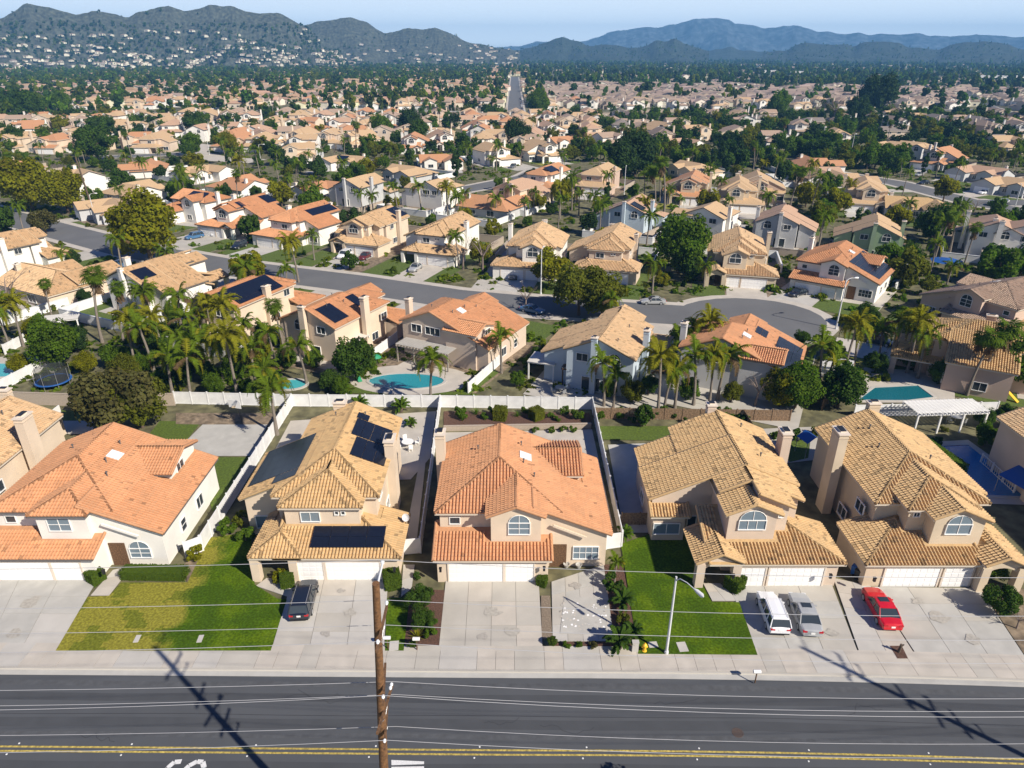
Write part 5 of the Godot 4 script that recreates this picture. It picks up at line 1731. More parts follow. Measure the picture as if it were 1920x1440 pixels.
func parasol(at: Vector2, material: String, label: String, h := 2.4, r := 1.5) -> void:
	var o := thing("garden_umbrella", label, "umbrella", Vector3(at.x, 0, at.y))
	var p := MB.new(); p.tube([Vector3.ZERO, Vector3(0, h, 0)], [.03], 5)
	part("pole", p.mesh(), mats.metal, o)
	var c := MB.new(); c.lathe([Vector2(r, h - .5), Vector2(r * .5, h - .15), Vector2(0, h + .02)], 8)
	part("canopy", c.mesh(), mats[material], o)

func table_set(at: Vector2, label: String, material := "metal") -> void:
	var o := thing("patio_table", label, "patio table", Vector3(at.x, .06, at.y), rng.randf() * 3.0)
	var t := MB.new(); t.lathe([Vector2(0, .7), Vector2(.75, .7), Vector2(.75, .74), Vector2(0, .74)], 12)
	part("table_top", t.mesh(), mats[material], o)
	var s := MB.new(); s.tube([Vector3(0, 0, 0), Vector3(0, .7, 0)], [.05], 6)
	part("leg", s.mesh(), mats.metal, o)
	var c := MB.new()
	c.box(Vector3(0, .42, 0), Vector3(.5, .06, .5)); c.box(Vector3(0, .7, .24), Vector3(.5, .55, .05))
	for q in [Vector2(-.2, -.2), Vector2(.2, -.2), Vector2(-.2, .2), Vector2(.2, .2)]: c.box(Vector3(q.x, .2, q.y), Vector3(.05, .42, .05))
	for i in 4:
		var ch := thing("patio_chair", "small chair by the " + label, "chair", Vector3(at.x, .06, at.y) + Vector3(sin(i * PI / 2 + .4), 0, cos(i * PI / 2 + .4)) * 1.15, i * PI / 2 + .4, "chairs round the patio tables")
		part("frame", c.mesh(), mats[material], ch)

func yards() -> void:
	mat("toy_green", Color(.02, .25, .12), .5)
	# fences between the near street and the row behind
	fence([Vector2(-46.46, -85.22), Vector2(-30.16, -84.43), Vector2(-9.78, -84.11), Vector2(10.88, -83.48)], 1.85, "vinyl", "long white vinyl fence behind the near street's gardens")
	fence([Vector2(-86, -86.5), Vector2(-58.19, -84.43), Vector2(-46.4, -84.74)], 1.8, "block", "tan block garden wall at left, behind the cut-off house", 2.0)
	fence([Vector2(10.83, -80.91), Vector2(36.53, -80.17)], 1.7, "wood", "brown wooden fence behind the palms, right of the white fence", 2.4)
	fence([Vector2(45.48, -81.35), Vector2(64.95, -82.25)], 1.8, "vinyl", "white vinyl fence behind the white pergola at right")
	fence([Vector2(64.34, -81.05), Vector2(72.98, -81.05)], 1.7, "wood", "dark wooden fence at the right edge by the yellow playset")
	fence([Vector2(-30.08, -84.43), Vector2(-30.16, -53.84)], 1.85, "vinyl", "white vinyl side fence between the big white house and solar house")
	fence([Vector2(-30.05, -53.84), Vector2(-31.32, -52.9)], 1.85, "vinyl", "short white gate panel at the big white house's corner", 2.0)
	fence([Vector2(-9.78, -84.11), Vector2(-8.87, -53.68)], 1.85, "vinyl", "white vinyl side fence left of the middle cream house")
	fence([Vector2(-8.86, -53.6), Vector2(-10.49, -53.37)], 1.8, "vinyl", "short white gate beside the solar house's side path", 1.7)
	fence([Vector2(10.88, -83.48), Vector2(10.77, -54.65)], 1.85, "vinyl", "white vinyl side fence right of the middle cream house")
	fence([Vector2(10.75, -54.49), Vector2(9.19, -54.16)], 1.8, "vinyl", "short white gate at the middle house's right corner", 1.8)
	fence([Vector2(30.35, -80.17), Vector2(30.26, -65.79)], 1.7, "wood", "dark wooden fence between the two houses at right")
	fence([Vector2(11.25, -57.97), Vector2(14.92, -57.97)], 1.6, "wood", "low wooden gate beside the lawn house's dark room", 1.5)
	fence([Vector2(-73.23, -88.88), Vector2(-71.35, -99.22)], 1.7, "vinyl", "white fence slanting beside the trampoline at left")
	fence([Vector2(-81.37, -102.39), Vector2(-79.89, -121.11)], 1.7, "vinyl", "white fence between the left gardens, behind the pale pool")
	fence([Vector2(-25.83, -89.75), Vector2(-19.26, -108.06)], 1.7, "vinyl", "white fence between the pergola pool and the small spa")
	fence([Vector2(-6.23, -88.37), Vector2(2.24, -108.06)], 1.7, "vinyl", "white fence right of the kidney pool's garden")
	fence([Vector2(55.45, -69.95), Vector2(55.29, -63.69)], 1.3, "rail", "white railing along the blue pool at right")
	fence([Vector2(41.95, -83.17), Vector2(51.48, -95.24)], 1.7, "wood", "wooden side fence by the shaded pool")
	# gardens behind the near street
	sheet("lawn", [Vector2(-45.78, -72.12), Vector2(-46.36, -80.17), Vector2(-40.77, -79.88), Vector2(-40.74, -74.4)], "lawn", .05)
	sheet("patio", [Vector2(-40.74, -74.4), Vector2(-40.34, -79.16), Vector2(-31.85, -79.16), Vector2(-30.92, -71.38), Vector2(-37.72, -71.38)], "concrete_grey", .052)
	sheet("lawn", [Vector2(-37.62, -71.14), Vector2(-30.84, -71.14), Vector2(-30.26, -61.21), Vector2(-31.72, -60.26)], "lawn", .05)
	sheet("garden_bed", [Vector2(-45.23, -82.41), Vector2(-30.47, -82.25), Vector2(-30.47, -78.73), Vector2(-43.88, -79.3)], "earth", .05)
	sheet("garden_bed", [Vector2(-69.43, -83.17), Vector2(-54.61, -83.17), Vector2(-54.01, -78.73), Vector2(-66.48, -78.73)], "lawn_far", .05)
	sheet("path", [Vector2(-67.44, -80.17), Vector2(-54.79, -80.17), Vector2(-53.43, -76.65), Vector2(-65.09, -76.65)], "concrete_old", .054)
	sheet("patio", [Vector2(-29.15, -80.17), Vector2(-10.24, -82.87), Vector2(-9.83, -70.9), Vector2(-11.52, -66.33), Vector2(-28.75, -65.25)], "concrete_warm", .05)
	sheet("path", [Vector2(-10.99, -72.12), Vector2(-10.35, -72.12), Vector2(-9.4, -54.16), Vector2(-10.7, -54.16)], "concrete_old", .055)
	sheet("garden_bed", [Vector2(-9.23, -82.87), Vector2(10.41, -82.41), Vector2(10.53, -78.73), Vector2(-8.79, -77.89)], "mulch", .05)
	sheet("patio", [Vector2(-8.72, -77.06), Vector2(10.3, -77.89), Vector2(10.36, -57.53), Vector2(7.31, -63.18), Vector2(5.82, -72.12), Vector2(-8.28, -72.12)], "concrete_warm", .05)
	sheet("lawn", [Vector2(10.94, -78.73), Vector2(29.43, -78.73), Vector2(27.9, -74.66), Vector2(10.7, -75.31)], "lawn", .05)
	sheet("patio", [Vector2(11.88, -74.01), Vector2(19.93, -74.66), Vector2(14.3, -56.66), Vector2(11.33, -56.66)], "concrete_grey", .05)
	sheet("patio", [Vector2(32.32, -78.03), Vector2(41.55, -78.73), Vector2(38.29, -70.9), Vector2(32.13, -69.71)], "concrete_old", .05)
	sheet("lawn", [Vector2(32.88, -74.66), Vector2(37.45, -75.31), Vector2(35.42, -70.9), Vector2(32.84, -69.95)], "lawn", .06)
	var wall := fence_wall("retaining_wall", [Vector2(-8.76, -77.61), Vector2(10.21, -78.31)], .7, "low tan retaining wall in front of the red planting bed")
	for q in [[850,785,1.3], [880,783,1.5], [905,778,1.2], [930,783,1.6], [958,780,1.2], [985,782,1.1], [1008,784,1.7], [1030,783,1.1], [1050,778,1.2], [1080,780,1.6], [1098,786,1.5]]: pass
	for q in [[Vector2(-6.71, -80.76),1.5,"shrub0"], [Vector2(-4.79, -81.95),1.1,"spiky"], [Vector2(-1.55, -80.76),1.7,"clip"], [Vector2(-6.79, -81.95),1.4,"shrub1"], [Vector2(-3.67, -80.76),1.0,"shrub0"], [Vector2(0.71, -81.35),.9,"spiky"], [Vector2(3.25, -80.76),1.6,"clip"], [Vector2(5.1, -81.05),1.0,"shrub1"], [Vector2(1.79, -82.25),1.1,"shrub0"], [Vector2(7.15, -81.95),1.3,"shrub1"], [Vector2(8.62, -80.76),1.6,"shrub0"], [Vector2(5.97, -80.17),.8,"shrub0"], [Vector2(-2.51, -82.25),1.2,"shrub1"]]:
		plant(q[2], q[0], "bush in the red planting bed along the white fence", "shrub", "bushes in the red bed", q[1], "leaf_mid" if q[2] != "clip" else "leaf_olive")
	for q in [Vector2(2.93, -77.06), Vector2(5.11, -77.06), Vector2(6.49, -77.34), Vector2(7.85, -77.34)]: plant("shrub1", q, "small shrub at the foot of the retaining wall", "shrub", "shrubs at the retaining wall", .9, "leaf_mid")
	for i in 14: plant("shrub%d" % (i % 2), Vector2(lerpf(11.5, 30, i / 13.0), -80.5 + sin(i * 5.0) * 1.2), "green bush on the bank below the brown wooden fence", "shrub", "bushes on the bank", rng.randf_range(.9, 1.7), ["leaf_mid", "leaf_dark"][i % 2])
	for i in 10: plant("shrub%d" % (i % 2), Vector2(lerpf(33, 58, i / 9.0), -75.5 + sin(i * 3.0) * 2.0), "bush in the shaded garden behind the right-hand houses", "shrub", "bushes in the right gardens", rng.randf_range(.9, 1.8), ["leaf_mid", "leaf_dark", "leaf_olive"][i % 3])
	plant("ball", Vector2(17.1, -78.73), "large dark ball-shaped bush on the bank by the palms", "shrub", "", 3.6, "leaf_dark")
	for q in [Vector2(-20.67, -83.48), Vector2(-15, -82.87)]: plant("sago", q, "spreading sago palm below the white fence, behind the solar house", "sago palm", "", 1.5)
	plant("sago", Vector2(-13.16, -78.73), "sago palm on the solar house's back patio", "sago palm", "", 1.0)
	# basketball hoop
	var bh := thing("basketball_hoop", "white basketball backboard on a pole behind the big white house", "basketball hoop", Vector3(Vector2(-35.46, -78.73).x, 0, Vector2(-35.46, -78.73).y), -.3)
	var m := MB.new(); m.tube([Vector3(0, 0, -.7), Vector3(0, 2.6, -.6), Vector3(0, 3.1, -.1)], [.06], 6)
	part("pole", m.mesh(), mats.black, bh)
	m = MB.new(); m.box(Vector3(0, 3.3, 0), Vector3(1.8, 1.1, .05))
	part("backboard", m.mesh(), mats.white, bh)
	m = MB.new(); m.lathe([Vector2(.23, 3.02), Vector2(.25, 3.03), Vector2(.23, 3.05)], 12, Vector3(0, 0, .3))
	part("rim", m.mesh(), mats.hydrant, bh)
	# trampoline in the left garden
	var tr := thing("trampoline", "round trampoline with black safety net and blue rim at left", "trampoline", Vector3(Vector2(-66.73, -91.16).x, 0, Vector2(-66.73, -91.16).y))
	m = MB.new(); m.lathe([Vector2(0, .85), Vector2(2.0, .85)], 24)
	part("mat", m.mesh(), mats.black, tr)
	m = MB.new(); m.lathe([Vector2(1.95, .87), Vector2(2.4, .88), Vector2(2.42, .8), Vector2(1.98, .8)], 24)
	part("rim_pad", m.mesh(), mats.blue_plastic, tr)
	mat("net_mesh", Color(.03, .035, .04), .9).transparency = BaseMaterial3D.TRANSPARENCY_ALPHA
	mats.net_mesh.albedo_color.a = .62
	m = MB.new(); m.lathe([Vector2(2.15, .9), Vector2(2.15, 2.7)], 24)
	part("safety_net", m.mesh(), mats.net_mesh, tr)
	for i in 8:
		m = MB.new(); m.tube([Vector3(cos(i * PI / 4) * 2.3, 0, sin(i * PI / 4) * 2.3), Vector3(cos(i * PI / 4) * 2.3, 2.75, sin(i * PI / 4) * 2.3)], [.035], 5)
		part("pole", m.mesh(), mats.metal, tr)
	# pools
	pool(oval(Vector2(-15.62, -92.61), 5.6, 2.9, .05, .22), oval(Vector2(-15.03, -92.98), 9.2, 5.2, .05), "water", "kidney-shaped turquoise pool with pale deck behind the white fence")
	pool(oval(Vector2(-32.31, -91.16), 2.2, 1.6), [], "water_pale", "small blue spa among the palms left of the kidney pool")
	pool([Vector2(-80.71, -92.98), Vector2(-85.12, -99.22), Vector2(-77.25, -98.41), Vector2(-74.49, -96.41), Vector2(-73.99, -94.1)], oval(Vector2(-78.11, -96.21), 9, 5.5), "water_pale", "pale turquoise pool at the left edge")
	pool([Vector2(48.15, -86.03), Vector2(52.45, -90.1), Vector2(58.99, -90.8), Vector2(59.25, -87.02), Vector2(54.99, -86.03)], [Vector2(46.53, -85.38), Vector2(54.15, -97.2), Vector2(66.98, -95.24), Vector2(61.3, -85.38)], "water_dark", "shaded turquoise pool behind the white fence at right")
	pool([Vector2(53.09, -73.63), Vector2(56.33, -73.88), Vector2(56.96, -65.79), Vector2(58.12, -62.68), Vector2(52.04, -63.18), Vector2(51.58, -67.43)], [Vector2(51.81, -74.66), Vector2(57.1, -75.18), Vector2(58.16, -65.79), Vector2(58.81, -61.21), Vector2(49.97, -61.69)], "water_deep", "deep blue pool beside the right-hand house")
	sheet("lawn", [Vector2(-25.44, -88.37), Vector2(-21.79, -95.24), Vector2(-18.45, -89.75), Vector2(-7.62, -88.71), Vector2(-2.87, -97.2), Vector2(-2.02, -95.24), Vector2(-6.04, -87.69)], "lawn", .045)
	# patio covers
	patio_cover(Vector2(-12.94, -99.22), -26, 9.5, 4.2, 2.7, "wood", "wooden slatted patio cover above the kidney pool")
	patio_cover(Vector2(-29.47, -104.6), -26, 13.0, 4.0, 2.6, "canvas", "long white patio roof on the beige solar house's back")
	patio_cover(Vector2(4.8, -94.29), -20, 4.2, 3.6, 2.6, "canvas", "small grey-white patio roof on the pale blue house")
	patio_cover(Vector2(10.94, -91.52), -20, 6.8, 4.0, 2.6, "dark", "dark timber patio cover joined to the pale blue house")
	patio_cover(Vector2(46.65, -90.63), -26, 4.2, 7.0, 2.7, "white", "white slatted patio roof right of the solar-panel house")
	patio_cover(Vector2(55.54, -78.73), 4, 9.5, 3.6, 2.6, "white", "white pergola beside the white fence at right")
	patio_cover(Vector2(-54.42, -125.56), -10, 5.0, 4.0, 2.6, "canvas", "white carport-like patio roof among the left palms")
	var bal := thing("balcony", "white balcony on the cut-off left house", "balcony", Vector3(Vector2(-58.29, -75.71).x, 0, Vector2(-58.29, -75.71).y))
	var bp := MB.new(); bp.box(Vector3(0, 2.9, 0), Vector3(3.4, .25, 2.6))
	part("floor_slab", bp.mesh(), mats.white, bal)
	bp = MB.new(); bp.box(Vector3(-.6, 1.38, 0), Vector3(4.2, 2.76, 2.5))
	part("wall", bp.mesh(), mats.wall_cream, bal)
	for sx in [-1.0, 1.0]:
		bp = MB.new(); bp.box(Vector3(sx * 1.62, 3.55, 0), Vector3(.12, 1.05, 2.5))
		part("side_rail", bp.mesh(), mats.white, bal)
	bp = MB.new(); bp.box(Vector3(0, 3.55, 1.24), Vector3(3.4, 1.06, .12))
	part("front_rail", bp.mesh(), mats.white, bal)
	patio_cover(Vector2(-77.38, -111.72), 20, 6.0, 3.0, 2.6, "canvas", "pale patio roof under the tall fan palms at left")
	parasol(Vector2(-6.68, -102.39), "canvas", "pale yellow umbrella at the right end of the pool patio", 2.6, 2.0)
	parasol(Vector2(-21.04, -98.81), "toy_green", "green-teal umbrella near the pool's white fence", 1.6, .8)
	parasol(Vector2(95.29, -148.54), "blue_tarp", "blue umbrella canopy behind the green house", 3.0, 3.4)
	for q in [[Vector2(-22.95, -92.98), "green slide toy beside the kidney pool's lawn"], [Vector2(69.32, -86.36), "yellow play slide at the right edge"]]:
		var o := thing("play_slide", q[1], "slide", Vector3(q[0].x, 0, q[0].y), .6)
		var sl := MB.new(); sl.box(Vector3(0, .7, .4), Vector3(.6, .08, 2.0), Basis(Vector3.RIGHT, .6))
		part("chute", sl.mesh(), mats.toy_green if str(q[1]).begins_with("green") else mats.hydrant, o)
		sl = MB.new()
		for s in [-.35, .35]: sl.tube([Vector3(s, 0, -.6), Vector3(s, 1.7, -.6)], [.04], 5)
		for y in 4: sl.box(Vector3(0, .3 + y * .35, -.6), Vector3(.7, .04, .05))
		part("ladder", sl.mesh(), mats.metal, o)
	# blue canopies by the right-hand house
	for q in [[Vector2(56.29, -62.98), 2.6, 2.0, "large blue canopy over the right garden"], [Vector2(35.6, -71.87), 1.1, 1.0, "small blue shade sail behind the tall chimney"]]:
		var o := thing("blue_canopy", q[3], "canopy", Vector3(q[0].x, 0, q[0].y), .3)
		var c := MB.new()
		for s in [-1.0, 1.0]: c.poly([Vector3(0, 2.9, -q[2]), Vector3(0, 2.9, q[2]), Vector3(s * q[1], 2.2, q[2]), Vector3(s * q[1], 2.2, -q[2])], Vector3.UP)
		part("cover", c.mesh(), mats.blue_tarp, o)
		for s in [-1.0, 1.0]:
			for t in [-1.0, 1.0]:
				var po := MB.new(); po.tube([Vector3(s * (q[1] - .1), 0, t * (q[2] - .1)), Vector3(s * (q[1] - .1), 2.2, t * (q[2] - .1))], [.04], 5)
				part("post", po.mesh(), mats.metal, o)
	hedge(Vector2(49.15, -74.66), Vector2(50.94, -66.33), 1.4, 2.0, "tall clipped hedge along the right-hand house", "leaf_mid")
	table_set(Vector2(-12.81, -73.63), "white table behind the solar house's chimney", "white")
	table_set(Vector2(6.87, -88.88), "patio table under the dark timber cover", "metal")
	table_set(Vector2(58.3, -80.17), "patio table under the white pergola", "metal")
	table_set(Vector2(-13.86, -96.41), "patio table under the pool's slatted cover", "black")

func fence_wall(called: String, pts: Array, h: float, label: String, material := "block") -> Node3D:
	var o := thing(called, label, "wall", Vector3(pts[0].x, 0, pts[0].y))
	for i in pts.size() - 1:
		var d: Vector2 = pts[i + 1] - pts[i]
		var m := MB.new()
		m.box(Vector3(0, h / 2, 0), Vector3(d.length(), h, .25))
		m.box(Vector3(0, h + .03, 0), Vector3(d.length() + .01, .06, .33))
		var q: Vector2 = (pts[i] + pts[i + 1]) / 2 - pts[0]
		part("block_run", m.mesh(), mats[material], o, Vector3(q.x, 0, q.y), Basis(Vector3.UP, -atan2(d.y, d.x)))
	return o


# ---------------------------------------------------------------- the streets behind
func zone(x: float, z: float) -> String:
	var side := "left" if x < z * .24 else "right" if x > -z * .24 else "middle"
	if z > -118: return "row behind the near street"
	if z > -200 and z > -165 + x * -.4: return "curved street"
	if z > -260: return "%s, one block behind the curved street" % side
	if z > -345: return "%s, two blocks behind the curved street" % side
	if z > -440: return "%s, three blocks behind the curved street" % side
	if z > -560: return "%s, before the perimeter wall" % side
	return "%s, beyond the perimeter wall" % side

func home(at: Vector2, deg: float, which: String, mirror: bool, roof: String, wall: String, near: int, arrays := [], drive := true, note := "") -> void:
	var names_ := {"orange": "orange", "tan": "tan", "straw": "straw", "rose": "pinkish", "brown": "brown", "grey": "grey", "dusty": "dusty brown"}
	var l: String = note
	if l == "":
		l = "%s-roofed %s house%s, %s" % [names_[roof], wall, " with solar panels" if arrays.size() else "", zone(at.x, at.y)]
	house(at, deg, which, mirror, roof, wall, near, l, "", arrays)
	if not drive: return
	var d: Array = plan(which).drive
	var mx := -1.0 if mirror else 1.0
	var x0: float = d[0] * mx
	var run := 17.0
	for k in 26:
		var q0 := local(at, deg, x0, 10.0 + k * .5)
		if near_road(q0.x, q0.y, -.4):
			run = 10.0 + k * .5
			break
	run = maxf(run, 12.0)
	sheet("driveway", [local(at, deg, x0 - d[1] / 2, 8.0), local(at, deg, x0 + d[1] / 2, 8.0), local(at, deg, x0 + d[1] / 2, run), local(at, deg, x0 - d[1] / 2, run)], ["concrete", "concrete_warm", "concrete_old"][layer % 3], .045)
	var x1: float = x0 + d[1] / 2 * (1.0 if x0 <= 0.0 else -1.0) + (.3 if x0 <= 0.0 else -.3)
	var x2: float = 9.5 if x0 <= 0.0 else -9.5
	if absf(x2 - x1) > 2.0: sheet("lawn", [local(at, deg, x1, 9.5), local(at, deg, x2, 8.0), local(at, deg, x2, run - .4), local(at, deg, x1, run - .4)], "lawn_far" if layer % 5 else "lawn_dry", .04)
	sheet("bare_ground", [local(at, deg, -9.6, -13.5), local(at, deg, 9.6, -13.5), local(at, deg, 9.6, run - 1.0), local(at, deg, -9.6, run - 1.0)], ["concrete_old", "earth", "lawn_far"][int(absf(at.x + at.y)) % 3], .02)
	if at.y > -345.0:
		var bz := -16.5 if at.y < -118.0 else -14.0
		var kind := int(absf(at.x * 3.0 + at.y)) % 5
		if at.y < -118.0:
			fence_wall("garden_wall", [local(at, deg, -9.3, -4.0), local(at, deg, -9.3, bz), local(at, deg, 9.3, bz), local(at, deg, 9.3, -4.0)], 1.7, "%s wall round a back garden, %s" % ["white" if kind < 3 else "tan", zone(at.x, at.y)], "vinyl" if kind < 3 else "block")
		sheet("patio", [local(at, deg, -6, -8.0), local(at, deg, 6, -8.0), local(at, deg, 6, -11.5), local(at, deg, -5, -12.0)], ["concrete_warm", "concrete_old"][kind % 2], .042)
		if kind != 2 and at.y < -118.0: sheet("lawn", [local(at, deg, -8, -12.2), local(at, deg, 7.5, -11.7), local(at, deg, 8, -15.5), local(at, deg, -8.5, -15.5)], "lawn_far" if kind != 4 else "earth", .04)
	var q := local(at, deg, x0, 13.0)
	blocked.append([q.x, q.y, 5.5])

func middle() -> void:
	# streets
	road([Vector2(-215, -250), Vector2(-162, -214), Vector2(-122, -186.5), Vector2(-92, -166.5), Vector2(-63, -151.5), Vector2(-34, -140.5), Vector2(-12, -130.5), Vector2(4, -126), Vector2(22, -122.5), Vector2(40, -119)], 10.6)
	var bulb := oval(Vector2(43.19, -118.85), 13.6, 11.5, -.1)
	var walk := oval(Vector2(43.19, -118.85), 15.6, 13.5, -.1)
	sheet("pavement", walk, "concrete_warm", .052)
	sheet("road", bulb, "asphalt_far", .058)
	blocked.append([Vector2(43.19, -118.85).x, Vector2(43.19, -118.85).y, 14.5])
	road([Vector2(-190, -395), Vector2(-160, -372), Vector2(-152, -345), Vector2(-132, -325), Vector2(-112, -318)], 9.0)
	road([Vector2(-190, -330), Vector2(-152, -345)], 9.0)
	road([Vector2(-30, -236), Vector2(-12, -254), Vector2(6, -276), Vector2(14, -300)], 9.5)
	road([Vector2(120, -300), Vector2(142, -262), Vector2(148, -226), Vector2(160, -205), Vector2(190, -188)], 10.0)
	road([Vector2(148, -226), Vector2(185, -225), Vector2(220, -232)], 9.0)
	road([Vector2(2.6, -545), Vector2(3.5, -900), Vector2(5, -1400)], 13.0)
	road([Vector2(470, -790), Vector2(395, -600), Vector2(360, -500), Vector2(350, -420)], 12.0)
	road([Vector2(-330, -560), Vector2(-170, -625), Vector2(3, -560), Vector2(90, -560), Vector2(250, -585), Vector2(395, -620)], 7.0)
	# the row behind the near street: fronts away, to the curved street
	home(Vector2(-110, -150), 150, "C", true, "tan", "white", 1, [], true, "tan-roofed white house at the left edge below the wide street")
	home(Vector2(-91, -134), 152, "E", false, "tan", "cream", 1, [], true, "broad tan roof with white chimney among the left palms")
	home(Vector2(-67, -130.5), 154, "C", false, "tan", "white", 1, [[0, -1.0, -8.6, -5.2, 1.4, 4.2]], true, "tan-roofed white house with small solar array behind tall fan palms")
	home(Vector2(-45.5, -119), 156, "B", true, "orange", "cream", 1, [[0, 1.0, -9.5, 1.0, .9, 4.8], [0, 1.0, -11.3, -9.6, .9, 2.8]], true, "orange-roofed house with large black solar array facing the camera")
	home(Vector2(-27, -109), 154, "D", false, "orange", "cream", 1, [[0, -1.0, -8.6, -5.2, 1.0, 4.7], [0, -1.0, -1.6, .4, 1.2, 3.8]], true, "beige house with solar panels on orange roof and tall white chimney")
	home(Vector2(-7.5, -104.5), 152, "A", true, "orange", "tan", 1, [], true, "beige house with plain orange roof above the kidney pool")
	home(Vector2(15.5, -97.0), 158, "C", true, "tan", "blue", 1, [], true, "pale blue-grey house with tan roof behind the dark patio cover")
	home(Vector2(34, -94), 154, "A", true, "orange", "grey", 1, [[2, 1.0, -6.6, 4.4, 3.4, 7.0], [2, 1.0, 1.0, 3.8, .2, 1.9]], true, "grey house with solar panels on orange roof by turning circle")
	home(Vector2(67, -96), -120, "B", true, "straw", "pink", 1, [], true, "shaded straw-roofed house behind the shaded pool at right")
	home(Vector2(84, -117), -62, "A", true, "dusty", "pink", 1, [], true, "large pinkish house with broad tan roof and skylight at right")
	# across the curved street, fronts to the camera
	home(Vector2(-91, -203), -30, "F", false, "orange", "white", 1, [[0, 1.0, -2.0, 5.0, .8, 4.2]], true, "white house, orange roof with long slate-blue solar strip, left of curved street")
	home(Vector2(-73, -188), -25, "C", true, "orange", "white", 1, [[0, -1.0, -9.6, -6.0, 1.0, 4.4], [3, -1.0, 1.0, 2.8, 1.0, 3.2]], true, "white house, orange roof with two square solar arrays, curved street")
	home(Vector2(-54.5, -176), -27, "B", true, "orange", "white", 1, [[0, -1.0, -11.0, -1.5, 2.0, 4.6]], true, "white house, orange hip roof with narrow solar strip, curved street")
	home(Vector2(-34.5, -171), -22, "C", false, "tan", "cream", 1, [[0, 1.0, -9.6, -5.4, 1.0, 4.8]], true, "tan-roofed cream house with square blue solar array, curved street")
	home(Vector2(-17, -162), -22, "B", false, "tan", "white", 1, [], true, "tan-roofed white house behind the lawn with leafless trees, curved street")
	home(Vector2(4.5, -151.5), -12, "D", false, "tan", "white", 1, [], true, "tan-roofed white house behind the bare tree and lamp, curved street")
	home(Vector2(21, -149), -18, "B", false, "tan", "tan", 1, [], true, "tan-roofed beige house behind the olive round tree, curved street")
	home(Vector2(49, -146), -14, "D", true, "tan", "sand", 1, [], true, "tan-roofed sand house with tall chimney above the square lawn, curved street")
	home(Vector2(67.5, -137), -38, "A", false, "orange", "white", 1, [[2, 1.0, -6.0, 4.6, .6, 6.6]], true, "white house, orange roof nearly covered by dark solar panels, right")
